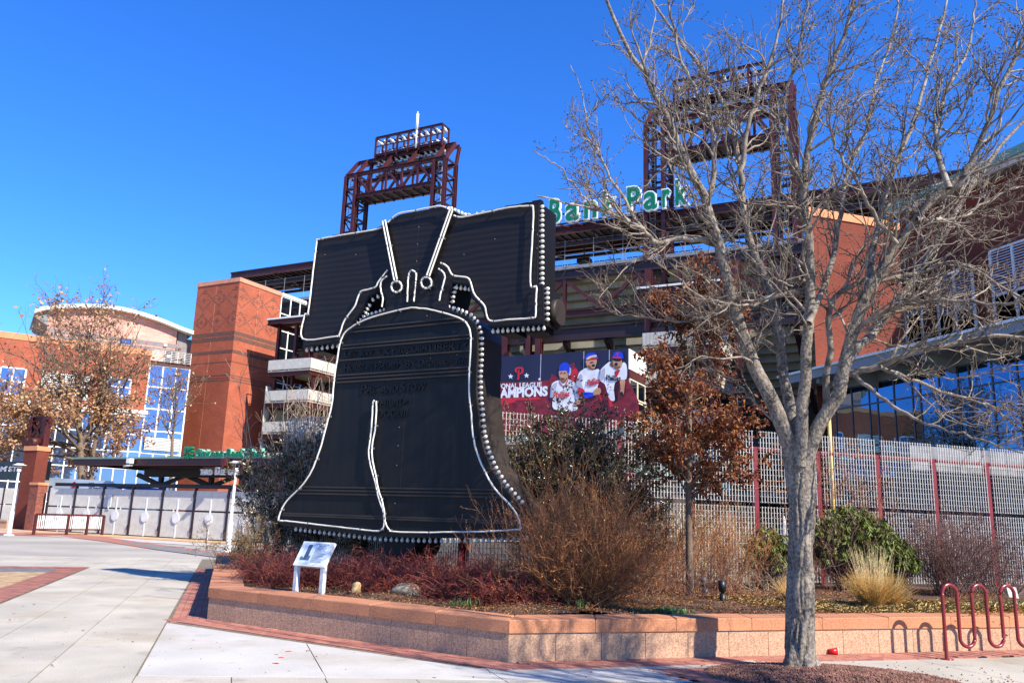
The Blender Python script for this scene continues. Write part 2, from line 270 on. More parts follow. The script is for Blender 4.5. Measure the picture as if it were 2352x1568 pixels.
# planter outline (outer foot of wall), world xy
PW = [(-8.15, 24.4), (-4.55, 13.40), (.08, 10.42), (7.6, 13.02), (15.0, 15.4)]
def off(P, d):                                               # shift a polyline sideways
    P = [np.array(p) for p in P]; out = []
    for i, p in enumerate(P):
        ns = []
        for a, b in ((i-1, i), (i, i+1)):
            if 0 <= a and b < len(P): t = (P[b]-P[a])/np.linalg.norm(P[b]-P[a]); ns.append(np.array([t[1], -t[0]])*-1)
        n = sum(ns)/len(ns); n /= np.linalg.norm(n); k = 1/max(.3, n@ns[0]); out.append(p + n*d*k)
    return out
PWO = off(PW, -.62)                                          # outer edge of the brick band  (left of travel is planter side)
def slab_mesh(name, poly, z0, z1, m): s = MB(); s.slab(poly, z0, z1); return s.mesh(name, m)
sl_n = 0
col_w = .912; rnd = random.Random(3)
for ci in range(-14, 9):
    c0 = EXPJ + ci*col_w; c1 = c0+col_w; d = -2.6 + rnd.choice([0, .9, 1.8])
    while d < 31:
        L = rnd.choice([1.82, 2.73, 2.73, 3.64]); d1 = min(d+L, 31); gp = .006
        if ci < 0:
            segs = [(c0, c1, d, d1)]
            if c0 < -3.55:                                    # leave the paver field out
                segs = []
                if d < 9.3: segs.append((c0, c1, d, min(d1, 9.3)))
                if d1 > 26.0: segs.append((c0, c1, max(d, 26.0), d1))
                if c1 > -3.52 and d < 26 and d1 > 9.3: segs.append((max(c0, -3.52), c1, max(d, 9.3), min(d1, 26)))
        else: segs = [(c0, c1, d, min(d1, 9.55))] if d < 9.5 else []
        for (x0, x1, y0, y1) in segs:
            if y1-y0 < .05 or x1-x0 < .05: continue
            me = slab_mesh('concrete_slab', [(x0+gp, y0+gp), (x1-gp, y0+gp), (x1-gp, y1-gp), (x0+gp, y1-gp)], -.03, rnd.uniform(-.0015, .0015), M['concrete']); link('concrete_slab', me, pave)
        d = d1
# lighter walk in front of the planter
wk = [fp(*p) for p in [(-4.93, 12.86), tuple(PWO[2]), (1.9, 10.25), (2.25, 9.1), (-3.6, 8.55)]]
jl = [wk[0], wk[1], wk[2], wk[3], wk[4]]
def cut_strips(poly, edges, name, m, z):
    for i in range(len(edges)-1):
        q = clip(clip(poly, np.array([edges[i]+.006, 0]), np.array([-1., 0])), np.array([edges[i+1]-.006, 0]), np.array([1., 0]))
        if len(q) > 2: link(name, slab_mesh(name, q, -.03, z, m), pave)
wk = [(-.73, 11.2+1.0), (-.73, 13.77), fp(*PWO[2]), fp(1.9, 10.25), (5.0, 8.6), (5.0, 9.56), (-.73, 9.56)]
wk = [fp(-4.96, 12.86), fp(*PWO[2]), fp(1.85, 10.33), fp(2.12, 9.5), fp(2.2, 9.56), (-.725, 9.56)]
cut_strips(wk, [-.725, 1.1, 2.9, 4.8, 8], 'light_slab', M['concrete_light'], .003)
wk2 = [fp(4.35, 11.33), fp(9, 12.86), fp(12, 13.8), (16.6, 7.0), (6.0, 7.0), (6.0, 9.8)]
cut_strips(wk2, [3, 6.3, 8.9, 10.7, 12.5, 14.3, 17], 'concrete_slab', M['concrete'], .003)
# brick bands: every near brick an object of its own
brick_me = MB().box(-.097, .097, -.047, .047, -.05, 0).mesh('brick', M['paver']); nb = [0]; far = MB()
def band(P0, P1, width, trim0=0, trim1=0, first=True):
    P0, P1 = np.array(P0), np.array(P1); t = (P1-P0)/np.linalg.norm(P1-P0); n = np.array([t[1], -t[0]]); L = np.linalg.norm(P1-P0); yaw = math.atan2(t[1], t[0])
    rows = int(width/.1)
    for r in range(rows):
        s = trim0 + (r % 2)*.1 + rnd.uniform(0, .01)
        while s < L-trim1:
            c = P0 + t*s + n*(r*.1+.05)
            z = .005 + rnd.uniform(-.0025, .0025)
            yield c, yaw, z
            s += .2
def lay(it):
    for c, yaw, z in it:
        lst.append((c, yaw, z))
lst = []
lay(band(PW[0], PW[1], .6, 0, -.3)); lay(band(PW[1], PW[2], .6, -.3, -.2)); lay(band(PW[2], PW[3], .6, -.2, 0)); lay(band(PW[3], (9.5, 13.58), .6))
pit = Frame(18.0); c0, d0 = fp(2.15, 9.3)
for i in range(40):                                          # brick frame round the tree pit
    for j in range(13):
        c, d = fp(1.72, 10.28); cc = c + .1 + j*.2 + (i % 2)*.1; dd = d - .06 - i*.1
        P = FP.W(cc, dd); lst.append((P[:2], FP.yaw, .004+rnd.uniform(-.0025, .0025)))
def inside_wall(c):
    for i in range(len(PW)-1):
        A, B = np.array(PW[i]), np.array(PW[i+1]); t = (B-A)/np.linalg.norm(B-A); n = np.array([t[1], -t[0]])
        if (c-A)@n > .045: return False
    return True
lst = [q for q in lst if not inside_wall(q[0])]
def grid_ok(lst):
    seen = set(); out = []
    for q in lst:
        k = (round(q[0][0]/.085), round(q[0][1]/.085))
        if k in seen: continue
        seen.add(k); out.append(q)
    return out
lst = grid_ok(lst); lst.sort(key=lambda q: q[0][0]**2 + (q[0][1]-(0))**2)
vis = [q for q in lst if q[0][1] > 8.6]
bandt = empty('brick_paving_band', None, None, kind='structure')
for i, (c, yaw, z) in enumerate(vis):
    if i < 300: link('brick', brick_me, bandt, (c[0], c[1], z), (0, 0, yaw))
    else:
        ca, sa = math.cos(yaw), math.sin(yaw)
        P = [(c[0]+x*ca-y*sa, c[1]+x*sa+y*ca) for x, y in ((-.097, -.047), (.097, -.047), (.097, .047), (-.097, .047))]
        far.slab(P, -.05, z)
o = far.build('brick_field', M['paver'], bandt); o['kind'] = 'stuff'
def paver_field(name, m, polyf, c0, c1, d0, d1, bw, bh, fr=FP, z=.003):
    s = MB(); n = 0
    nr = int((d1-d0)/bh)
    for i in range(nr):
        x = c0 - (i % 2)*bw/2
        while x < c1:
            xa, xb = max(x, c0)+.004, min(x+bw, c1)-.004
            if xb-xa > .02:
                zz = z + rnd.uniform(-.002, .002)
                P = [fr.W(xx, yy)[:2] for xx, yy in ((xa, d0+i*bh+.004), (xb, d0+i*bh+.004), (xb, d0+(i+1)*bh-.004), (xa, d0+(i+1)*bh-.004))]
                s.add([(p[0], p[1], zz) for p in P], [(0, 1, 2, 3)])
            x += bw
    o = s.build(name, m); o['kind'] = 'stuff'; return o
o = paver_field('tan_paver_field', M['paver_tan'], None, -9.5, -4.13, 14.0, 23.8, .2, .1); o['kind'] = 'structure'
o = paver_field('grey_paver_field', M['paver_grey'], None, -11, -4.13, 23.8, 25.4, .2, .1); o['kind'] = 'structure'
o = paver_field('red_paver_field', M['paver'], None, -4.13, -3.52, 9.3, 25.4, .2, .1); o['kind'] = 'structure'
o = paver_field('red_paver_border', M['paver'], None, -11, -3.52, 25.4, 26.0, .2, .1); o['kind'] = 'structure'
# bands near the gates
def strip(name, m, pts, z):
    s = MB(); s.add([(x, y, z) for x, y in pts], [tuple(range(len(pts)))]); o = s.build(name, m); o['kind'] = 'structure'
def bb(a0, a1, b0, b1): return [FB.W(a, b)[:2] for a, b in ((a0, b0), (a1, b0), (a1, b1), (a0, b1))]
strip('tan_paver_band', M['paver_tan'], bb(-70, -18, 31.6, 36), .004)
strip('red_paver_band', M['paver'], bb(-70, -18, 31.0, 31.6), .004)
strip('pale_concrete_band', M['concrete_light'], bb(-70, -18, 28.6, 31.0), .004)
strip('curved_paver_band', M['paver'], [gz(*p)[:2] for p in [(0, 1222), (150, 1224), (250, 1234), (380, 1252), (520, 1271), (500, 1280), (360, 1262), (240, 1243), (140, 1231), (0, 1228)]][::-1], .008)
strip('grey_curved_band', M['paver_grey'], [gz(*p)[:2] for p in [(270, 1240), (390, 1256), (520, 1275), (500, 1280), (360, 1262)]][::-1], .012)

# ------------------------------------------------------------------ planter wall and soil
pl = thing('planter_wall', 'low tan stone planter wall with orange cap stones around the bell', 'wall')
panel_cache = {}
def seg_wall(P0, P1, pw, cw, m0=0, m1=0):
    P0, P1 = np.array(P0), np.array(P1); L = np.linalg.norm(P1-P0); t = (P1-P0)/L; yaw = math.atan2(t[1], t[0]); n = max(1, round(L/pw)); w_ = L/n
    for i in range(n):
        me = MB().box(.004, w_-.004, .008, .42, -.02, .325).mesh('wall_panel', M['wallstone']); P = P0 + t*w_*i; link('wall_panel', me, pl, (P[0], P[1], 0), (0, 0, yaw))
    core = MB().box(.0, L, .025, .40, -.02, .32).mesh('wall_core', M['joint']); link('wall_core', core, pl, (P0[0], P0[1], 0), (0, 0, yaw))
    return t, yaw, L
IN = off(PW, .52); OUT = off(PW, -.012)
for i in range(len(PW)-1): seg_wall(PW[i], PW[i+1], .62, 1.2)
for i in range(len(PW)-1):
    A0, A1, B0, B1 = OUT[i], OUT[i+1], IN[i], IN[i+1]; L = np.linalg.norm(np.array(PW[i+1])-np.array(PW[i])); n = max(1, round(L/1.12))
    for k in range(n):
        f0, f1 = k/n, (k+1)/n; e = .003/ (L/n) /n
        q = [A0+(A1-A0)*(f0+e), A0+(A1-A0)*(f1-e), B0+(B1-B0)*(f1-e), B0+(B1-B0)*(f0+e)]; h = .48 + rnd.uniform(-.003, .003)
        c = sum(q)/4; s = MB(); ins = .012
        q2 = [p + (c-p)/np.linalg.norm(c-p)*ins*1.3 for p in q]
        V = [(*(p-c), .327) for p in q] + [(*(p-c), h-.012) for p in q] + [(*(p-c), h) for p in q2]
        area = (q[1]-q[0])[0]*(q[3]-q[0])[1] - (q[1]-q[0])[1]*(q[3]-q[0])[0]
        Fs = [(3, 2, 1, 0)] + [(i_, (i_+1) % 4, (i_+1) % 4+4, i_+4) for i_ in range(4)] + [(i_+4, (i_+1) % 4+4, (i_+1) % 4+8, i_+8) for i_ in range(4)] + [(8, 9, 10, 11)]
        if area < 0: Fs = [f[::-1] for f in Fs]
        s.add(V, Fs); link('cap_stone', s.mesh('cap_stone', M['cap']), pl, (c[0], c[1], 0))
# soil surface, gently mounded
bx = np.linspace(-10, 16, 105); by = np.linspace(10.3, 27, 68); GX, GY = np.meshgrid(bx, by)
def in_poly(x, y, poly):
    r = np.zeros(x.shape, bool); n = len(poly)
    for i in range(n):
        (x1, y1), (x2, y2) = poly[i], poly[(i+1) % n]
        c = ((y1 > y) != (y2 > y)) & (x < (x2-x1)*(y-y1)/(y2-y1+1e-12)+x1); r ^= c
    return r
SOILP = [tuple(p) for p in off(PW, .45)] + [(15.5, 26), (6, 27), (-8.6, 27)]
def soil_h(x, y): return .44 + .05*np.sin(x*1.3+.5)*np.cos(y*1.1) + .02*np.sin(x*4.1)*np.sin(y*3.7)
ok = in_poly(GX, GY, SOILP); idx = np.arange(GX.size).reshape(GX.shape); fs = []
q = ok[:-1, :-1] & ok[1:, :-1] & ok[:-1, 1:] & ok[1:, 1:]
fs = np.stack([idx[:-1, :-1][q], idx[:-1, 1:][q], idx[1:, 1:][q], idx[1:, :-1][q]], 1)
V = np.stack([GX.ravel(), GY.ravel(), soil_h(GX, GY).ravel()], 1)
o = link('planter_soil', mesh_np('planter_soil', V, fs, M['soil'], True)); o['kind'] = 'structure'
# a skirt so that the soil meets the wall
s = MB(); s.slab([tuple(p) for p in off(PW, .30)] + [(15.5, 26), (6, 27), (-8.6, 27)], .1, .42); o = s.build('soil_bed', M['soil']); o['kind'] = 'structure'

# concourse ground behind the fence, stadium shade put into its dark colour
s = MB(); s.slab([(1.0, 17.6), (40, 30.5), (60, 90), (-12, 90), tuple(FB.W(-30, 80)[:2]), tuple(FB.W(-30, 35)[:2]), (-3.4, 20.6)], -.03, .012); o = s.build('concourse_shade_paving', mat('shade_toned_paving', lin(74, 70, 66), .9, 0, .2, .5)); o['kind'] = 'structure'
# ------------------------------------------------------------------ the bell
BB = 12.9; ac, zc = FL.onb(940, 1000, BB)
bell = thing('bell_sign', 'giant black bell sign outlined in white neon and round bulbs', 'bell sign', FL, (ac, BB, .42))
def z3(x, y): return 604.94+x*.35498, 229.88+y*.35498
def r4(x, y): return 604.94+x*.38572, 695.68+y*.38572
def B3(x, y, b=BB): return FL.onb(*z3(x, y), b)
def B4(x, y, b=BB): return FL.onb(*r4(x, y), b)
yoke = [B3(*p) for p in [(347, 900), (440, 882), (560, 862), (640, 850), (720, 836), (785, 800), (880, 742), (925, 732), (1165, 690), (1240, 722), (1290, 748), (1335, 740), (1700, 662), (1782, 655), (1778, 800), (1770, 1185), (1806, 1192), (1815, 1450), (1460, 1472), (1432, 1400), (1405, 1335), (1345, 1280), (1330, 1200), (1225, 1185), (1210, 1240), (1195, 1300), (1205, 1420), (1000, 1420), (780, 1420), (790, 1300), (772, 1245), (762, 1226), (735, 1245), (690, 1270), (665, 1310), (630, 1380), (590, 1430), (560, 1480), (530, 1530), (510, 1565), (255, 1600), (262, 1395), (300, 1383)]]
YT = .75; mb = MB(); mb.prism(yoke, BB, BB+YT); yk = mb.build('yoke', M['black'], bell)
body_n = [(900, 35), (760, 66), (620, 110), (520, 170), (482, 230), (462, 330), (440, 480), (430, 600), (400, 720), (360, 870), (310, 1000), (250, 1090), (170, 1170), (130, 1230), (115, 1293), (190, 1300), (400, 1325), (560, 1343), (690, 1357), (1000, 1365), (1200, 1362), (1400, 1357), (1550, 1347), (1540, 1290), (1500, 1220), (1400, 1110), (1340, 1010), (1290, 890), (1265, 780), (1255, 650), (1245, 560), (1243, 430), (1250, 330), (1252, 200), (1235, 140), (1200, 105), (1120, 75), (1000, 45)]
bn = np.array([B4(*p) for p in body_n]); cen = bn.mean(0)
def offset_poly(P, d):
    n = len(P); out = []
    ar = sum(P[i][0]*P[(i+1) % n][1]-P[(i+1) % n][0]*P[i][1] for i in range(n)); sg = 1 if ar > 0 else -1
    for i in range(n):
        t = P[(i+1) % n]-P[i-1]; t = t/np.linalg.norm(t); out.append(P[i]+np.array([t[1], -t[0]])*sg*d)
    return np.array(out)
bo = offset_poly(bn, .10)
mb = MB(); mb.prism([tuple(p) for p in bo], BB-.02, BB+.9); bd = mb.build('bell_body', M['black_side'], bell)
mb = MB(); mb.prism([tuple(p) for p in offset_poly(bn, .085)], BB-.03, BB-.021); mb.build('face_panel', M['black'], bell)
mb = MB(); mb.prism([tuple(p) for p in offset_poly(np.array(yoke), -.03)], BB-.009, BB-.001); mb.build('yoke_panel', M['black_wood'] if 'black_wood' in M else M['black'], bell)
# right flank of the yoke in the paler side colour, seams
def neon(pts, fn, name='neon_tube', r=.0168, n=None, off_=.075):
    P = [(p[0], BB-off_, p[1]) for p in (fn(*q) for q in pts)]
    P = np.array(P); k = max(8, len(P)*5); Q = smooth_path(P, k); Q += rng.normal(0, .0016, Q.shape); return tube_obj(name, Q, r, M['neon'], bell, 8)
neon([(818, 1105), (760, 1180), (740, 1215), (690, 1232), (640, 1250), (605, 1340), (540, 1430), (505, 1525), (480, 1533), (270, 1548), (285, 1392), (305, 1380), (335, 1130), (360, 925), (370, 910), (450, 893), (600, 868), (740, 845), (780, 830)], B3)
neon([(820, 800), (885, 745), (1000, 722), (1155, 695), (1228, 725)], B3)
neon([(1245, 755), (1300, 765), (1450, 735), (1600, 705), (1735, 694), (1758, 715), (1752, 900), (1740, 1195), (1778, 1212), (1776, 1300), (1772, 1402), (1745, 1415), (1600, 1425), (1475, 1430), (1445, 1340), (1380, 1265), (1355, 1190), (1330, 1155), (1240, 1140), (1205, 1085), (1160, 1060)], B3)
neon([(820, 1145), (790, 1168), (775, 1195), (778, 1240), (790, 1290), (784, 1345)], B3, off_=.09)
neon([(1150, 1100), (1178, 1120), (1190, 1150), (1180, 1200), (1165, 1250), (1155, 1305)], B3, off_=.09)
neon([(947, 1312), (950, 1230), (955, 1150), (966, 1118), (980, 1110), (997, 1120), (1005, 1145), (998, 1230), (990, 1312)], B3, off_=.09)
for cx, cy in ((880, 1215), (1072, 1190)): neon([(cx+33*math.cos(t), cy+36*math.sin(t)) for t in np.linspace(0, 2*math.pi, 14)], B3, off_=.1, r=.02)
for P, Q in (((800, 792), (876, 1172)), ((1236, 718), (1085, 1146))):        # the two straps: a raised casing with a tube at each edge
    (a0, z0), (a1, z1) = B3(*P), B3(*Q); d = np.array([a1-a0, z1-z0]); d /= np.linalg.norm(d); nrm = np.array([-d[1], d[0]])
    c = MB(); c.bar((a0, BB-.05, z0), (a1, BB-.05, z1), .03, .09, (0, 1, 0)); c.build('strap_casing', M['black'], bell)
    for sgn in (-1, 1):
        o_ = nrm*sgn*.032; tube_obj('neon_tube', smooth_path([(a0+o_[0], BB-.11, z0+o_[1]), ((a0+a1)/2+o_[0], BB-.11, (z0+z1)/2+o_[1]), (a1+o_[0], BB-.11, z1+o_[1])], 8), .019, M['neon'], bell)
neon([(900, 35), (760, 66), (620, 110), (520, 170), (482, 230), (462, 330), (440, 480), (430, 600), (400, 720), (360, 870), (310, 1000), (250, 1090), (170, 1170), (130, 1230), (113, 1290), (128, 1296), (190, 1300), (400, 1325), (560, 1343), (690, 1357), (722, 1350), (740, 1318), (735, 1240), (710, 1170), (690, 1080), (660, 970), (648, 900), (656, 820), (665, 740), (673, 600), (683, 591), (693, 602), (690, 700), (683, 770), (668, 850), (670, 930), (690, 1030), (708, 1120), (728, 1180), (742, 1250), (747, 1305), (768, 1345), (800, 1361), (1000, 1365), (1200, 1362), (1400, 1357), (1550, 1347)], B4, off_=.11)
neon([(1550, 1347), (1540, 1290), (1500, 1220), (1400, 1110), (1340, 1010), (1290, 890), (1265, 780), (1255, 650), (1245, 560), (1243, 430), (1250, 330), (1252, 200), (1235, 140), (1200, 105), (1120, 75), (1000, 45), (900, 35)], B4, off_=.11)
# raised mouldings at constant height across the body, highlight painted as a paler colour
def width_at(z):
    xs = []
    for i in range(len(bn)):
        A, B = bn[i], bn[(i+1) % len(bn)]
        if (A[1]-z)*(B[1]-z) < 0: xs.append(A[0]+(B[0]-A[0])*(z-A[1])/(B[1]-A[1]))
    return min(xs), max(xs)
for y, x in ((192, 1250), (213, 1250), (287, 1250), (383, 1250), (405, 1250), (428, 1250), (1112, 1400), (1134, 1400), (1156, 1400), (1298, 1500), (1312, 1500), (100, 1100), (122, 1120)):
    _, z = B4(x, y); a0, a1 = width_at(z); mb = MB(); mb.box(a0+.03, a1-.03, BB-.07, BB-.0315, z-.016, z+.016); mb.build('moulding', M['black_side'], bell)
def letters(parts, name='inscription'):
    mb = MB()
    for body, x0, x1, yb0, yb1, h, sh in parts:
        (a0, z0), (a1, _) = B4(x0, yb0), B4(x1, yb1); hz = h*.38572/1907*math.hypot(*FL.W(a0, BB)[:2]); lettering(mb, body, a0, a1, z0, z0+hz, BB-.031, .02, .012, sh)
    return mb.build(name, M['black'], bell, None, 'stuff')
letters([('L', 488, 516, 330, 330, 44, .1), ('EV.', 520, 568, 327, 322, 34, .1), ('XXV.', 582, 665, 324, 314, 34, .1), ('V', 682, 706, 314, 312, 34, .1), ('X.', 722, 758, 312, 308, 34, .1), ('P', 772, 800, 308, 306, 46, .1), ('ROCLAIM', 804, 978, 304, 292, 35, .1), ('LIBERTY', 992, 1228, 296, 280, 52, .1)])
letters([('H', 486, 515, 412, 410, 46, .1), ('OUSE IN', 520, 655, 408, 402, 34, .1), ('P', 668, 695, 402, 400, 46, .1), ('HILAD', 700, 808, 398, 392, 35, .1), ('A', 812, 832, 372, 370, 24, .1), ('B', 852, 880, 388, 386, 46, .1), ('Y', 884, 912, 384, 382, 34, .1), ('O', 926, 962, 384, 382, 48, .1), ('RDER OF THE', 966, 1222, 380, 366, 36, .1)])
letters([('P', 585, 618, 544, 542, 58, .1), ('ASS', 622, 690, 540, 536, 42, .1), ('AND', 706, 805, 538, 530, 42, .1), ('S', 820, 850, 530, 528, 56, .1), ('TOW', 854, 970, 527, 522, 44, .1)])
letters([('P', 668, 698, 622, 620, 56, .1), ('HILAD', 702, 852, 618, 612, 44, .1), ('A', 858, 886, 592, 590, 28, .1)])
letters([('MDCCLIII', 640, 862, 686, 680, 46, .1)])
# bulbs: one mesh shared, each bulb a part on a short socket
bl = MB(); bl.lathe([(0.0001, .042), (.013, .040), (.024, .033), (.031, .018), (.033, .002), (.030, -.014), (.022, -.028), (.016, -.036), (.015, -.05)], n=12); bme = bl.mesh('bulb', M['bulb'])
OB = np.array([ac, BB, .42])
def bulb(a, z, nrm, b=BB+.07):
    v = Vector((nrm[0], nrm[2] if len(nrm) > 2 else 0, nrm[1])); q = v.to_track_quat('Z', 'Y').to_euler()
    link('bulb', bme, bell, (a-OB[0]+v.x*.05, b-OB[1], z-OB[2]+v.z*.05), q)
def bulbs(pts, fn, nrm, b=BB+.07, n=None):
    P = np.array([fn(*p) for p in pts]); seg = np.linalg.norm(np.diff(P, axis=0), axis=1); cum = np.concatenate([[0], np.cumsum(seg)])
    n = n or int(cum[-1]/.113)+1
    for t in np.linspace(0, cum[-1], n):
        i = min(np.searchsorted(cum, t, 'right')-1, len(seg)-1); f = (t-cum[i])/max(seg[i], 1e-6); p = P[i]+(P[i+1]-P[i])*f
        bulb(p[0], p[1], nrm, b)
E0 = np.array
for x, y in [(1812, 686), (1812, 715), (1811, 745), (1808, 775), (1808, 808), (1806, 842), (1806, 876), (1805, 910), (1804, 945), (1803, 980), (1802, 1015), (1801, 1050), (1800, 1085), (1799, 1120), (1798, 1152), (1800, 1185)]: a, z = B3(1777, y-2); bulb(a, z, (1, 0))
for y in (1217, 1246, 1278, 1310, 1345, 1382, 1417): a, z = B3(1811, y-2); bulb(a, z, (1, 0))
bulbs([(1475, 1474), (1805, 1452)], B3, (0, -1), n=11); bulbs([(268, 1598), (505, 1567)], B3, (0, -1), n=8)
bulbs([(395, 893), (715, 838)], B3, (0, 1), BB+.22, 12); bulbs([(930, 733), (1160, 693)], B3, (0, 1), BB+.22, 9); bulbs([(1172, 694), (1285, 745)], B3, (.3, 1), BB+.22, 6); bulbs([(1345, 738), (1690, 664)], B3, (0, 1), BB+.22, 13)
bulbs([(566, 1478), (590, 1435), (630, 1383), (665, 1313)], B3, (.75, -.6), n=8); bulbs([(690, 1273), (755, 1232)], B3, (.5, -.9), n=3); bulbs([(1240, 1190), (1322, 1201)], B3, (0, -1), n=4)
bulbs([(1218, 1208), (1210, 1240), (1197, 1300)], B3, (1, 0), n=4)
bo2 = bo; top_i = [i for i, p in enumerate(body_n) if p in ((620, 110), (760, 66), (900, 35), (1000, 45), (1120, 75), (1200, 105))]
def outline_bulbs(keys, n):
    P = np.array([bo[body_n.index(k)] for k in keys]); seg = np.linalg.norm(np.diff(P, axis=0), axis=1); cum = np.concatenate([[0], np.cumsum(seg)])
    for t in np.linspace(0, cum[-1], n):
        i = min(np.searchsorted(cum, t, 'right')-1, len(seg)-1); f = (t-cum[i])/seg[i]; p = P[i]+(P[i+1]-P[i])*f; d = (P[i+1]-P[i])/seg[i]; nn = np.array([d[1], -d[0]])
        if nn@(p-cen) < 0: nn = -nn
        bulb(p[0], p[1], nn, BB+.05)
outline_bulbs([(620, 110), (760, 66), (900, 35), (1000, 45), (1120, 75), (1200, 105), (1235, 140), (1252, 200), (1250, 330), (1243, 430), (1245, 560), (1255, 650), (1265, 780), (1290, 890), (1340, 1010), (1400, 1110), (1500, 1220)], 62)
outline_bulbs([(190, 1300), (400, 1325), (560, 1343), (690, 1357), (1000, 1365), (1200, 1362), (1400, 1357), (1550, 1347)], 43)
# axle end, end blocks, top blocks, clapper and its support
(ra, rz) = B3(1812, 1340); mb = MB(); mb.cyl((ra-.02, BB+.42, rz), (ra+.14, BB+.42, rz), .235, n=32); mb.build('axle_end', M['black_side'], bell)
for x, y, w_ in ((1560, 1468, .32), (1730, 1460, .34), (330, 1592, .3)):
    a, z = B3(x, y); mb = MB(); mb.box(a-w_/2, a+w_/2, BB+.14, BB+.6, z-.1, z+.02); mb.build('mounting_block', M['black'], bell)
for x, y in ((1748, 656), (1570, 690), (440, 880)):
    a, z = B3(x, y); mb = MB(); mb.box(a-.09, a+.09, BB+.12, BB+.24, z, z+.07); mb.build('top_block', M['black'], bell)
ca, cz = B4(782, 1412); mb = MB(); mb.cyl((ca, BB+.12, cz-.02), (ca, BB+1.0, cz-.02), .37, n=40); mb.build('clapper', M['black'], bell)
mb = MB(); mb.box(ca-.28, ca+.30, BB+.25, BB+.85, .38, cz-.2); mb.build('support_post', M['black'], bell)

# seams, screws and tube clips
mb = MB()
for x, y0, y1 in ((845, 700, 1340), (1000, 60, 200)):
    a, z1 = B4(x, y0); _, z0 = B4(x, y1); mb.box(a-.004, a+.004, BB-.0335, BB-.0305, z0, z1)
a, _ = B3(1005, 830); mb.box(a-.004, a+.004, BB-.0115, BB-.0085, B3(1005, 1060)[1], B3(1005, 720)[1])
mb.build('panel_seam', M['black_side'], bell, kind='stuff')
mb = MB()
for x, y in ((835, 452), (815, 740), (808, 850), (800, 966), (790, 1192), (860, 300), (700, 352), (1000, 330), (1160, 310), (980, 78), (1270, 800), (1290, 905)): a, z = B4(x, y); mb.cyl((a, BB-.03, z), (a, BB-.035, z), .008, n=6)
for x, y in ((1008, 822), (1000, 932), (994, 1042), (1775, 870), (1772, 960), (400, 1000), (1500, 900), (1300, 1000), (600, 1000)): a, z = B3(x, y); mb.cyl((a, BB-.008, z), (a, BB-.013, z), .008, n=6)
mb.build('screw', M['socket'], bell, kind='stuff')
mb = MB()
for o in [c for c in bell.children if c.name.startswith('neon_tube')]:
    V = o.data.vertices; n = len(V)//8
    for k in range(3, n-2, 9):
        c = sum((V[k*8+q].co for q in range(8)), Vector())/8; c = np.array(c)+np.array([ac, BB, .42]); mb.box(c[0]-.009, c[0]+.009, c[1]-.0195, BB-.03, c[2]-.02, c[2]+.02)
mb.build('tube_clip', mat('clip_grey', lin(92, 98, 108), .4, .3), bell, kind='stuff')
# ------------------------------------------------------------------ materials for the buildings
M['brick'] = brickmat('orange_brick', lin(168, 80, 52), lin(148, 66, 43), lin(158, 106, 84), .3, .1, .014)
M['brick_red'] = brickmat('red_brick', lin(122, 50, 34), lin(102, 42, 29), lin(108, 70, 56))
M['brick_dark_mix'] = brickmat('patterned_brick', lin(150, 70, 50), lin(92, 50, 44), lin(150, 110, 92))
M['brick_pink'] = brickmat('pink_block', lin(206, 158, 140), lin(192, 142, 126), lin(205, 170, 155), .8, .3, .015)
M['brick_char'] = mat('charcoal_brick', lin(98, 66, 55), .85, 0, .15, 3)
M['band_grey'] = mat('grey_block_band', lin(128, 118, 116), .85, 0, .1, 2)
M['stone_pink'] = mat('pink_stone', lin(196, 134, 106), .85, 0, .1, 1.5, .1, 30)
M['stone_orange'] = mat('orange_stone', lin(206, 136, 92), .85, 0, .08, 1.0, .1, 30)
M['roofgreen'] = mat('green_metal_roof', lin(108, 146, 126), .45, .1, .08, 1)
M['green_sign'] = mat('green_enamel', lin(8, 112, 76), .35, 0, .1, 2)
M['white_sign'] = mat('white_enamel', lin(236, 236, 230), .4, 0, .03, 2)
M['glass_blue'] = glassmat('blue_glass', lin(66, 98, 128), .012, metal=1.0)
M['glass_sky'] = glassmat('pale_glass', lin(112, 132, 168), .03, metal=.8)
M['glass_dark'] = glassmat('dark_glass', lin(14, 18, 26), .03, ior=1.6)
M['mullion'] = mat('mullion', lin(70, 72, 78), .5, .2, .05)
M['beige'] = mat('beige_concrete', lin(186, 180, 162), .85, 0, .1, .5, .1, 20)
M['deck'] = mat('deck_concrete', lin(166, 157, 138), .88, 0, .2, .4, .1, 15)
M['grey_panel'] = mat('grey_panel', lin(134, 136, 136), .7, 0, .08, 1)
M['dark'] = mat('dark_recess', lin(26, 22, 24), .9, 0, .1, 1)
M['dark_wall'] = mat('concourse_wall', lin(62, 52, 48), .9, 0, .2, .6)
M['soffit'] = mat('grey_soffit', lin(120, 124, 122), .8, 0, .08, .6)
M['seat'] = mat('blue_seat_back', lin(24, 28, 56), .5)
M['cream'] = mat('cream_frame', lin(214, 204, 178), .6, 0, .05, 1)
M['lamp_glass'] = mat('floodlight_lens', lin(205, 210, 214), .15, .3, .1, 6)
for k_ in ('glass_blue', 'glass_sky', 'glass_dark'): tint_random(M[k_], .16)
for k_ in ('brick', 'brick_red', 'brick_pink', 'deck', 'beige'): stains(M[k_], lin(96, 60, 46) if 'brick' in k_ else lin(96, 90, 78), .35, .52, .8, .3)
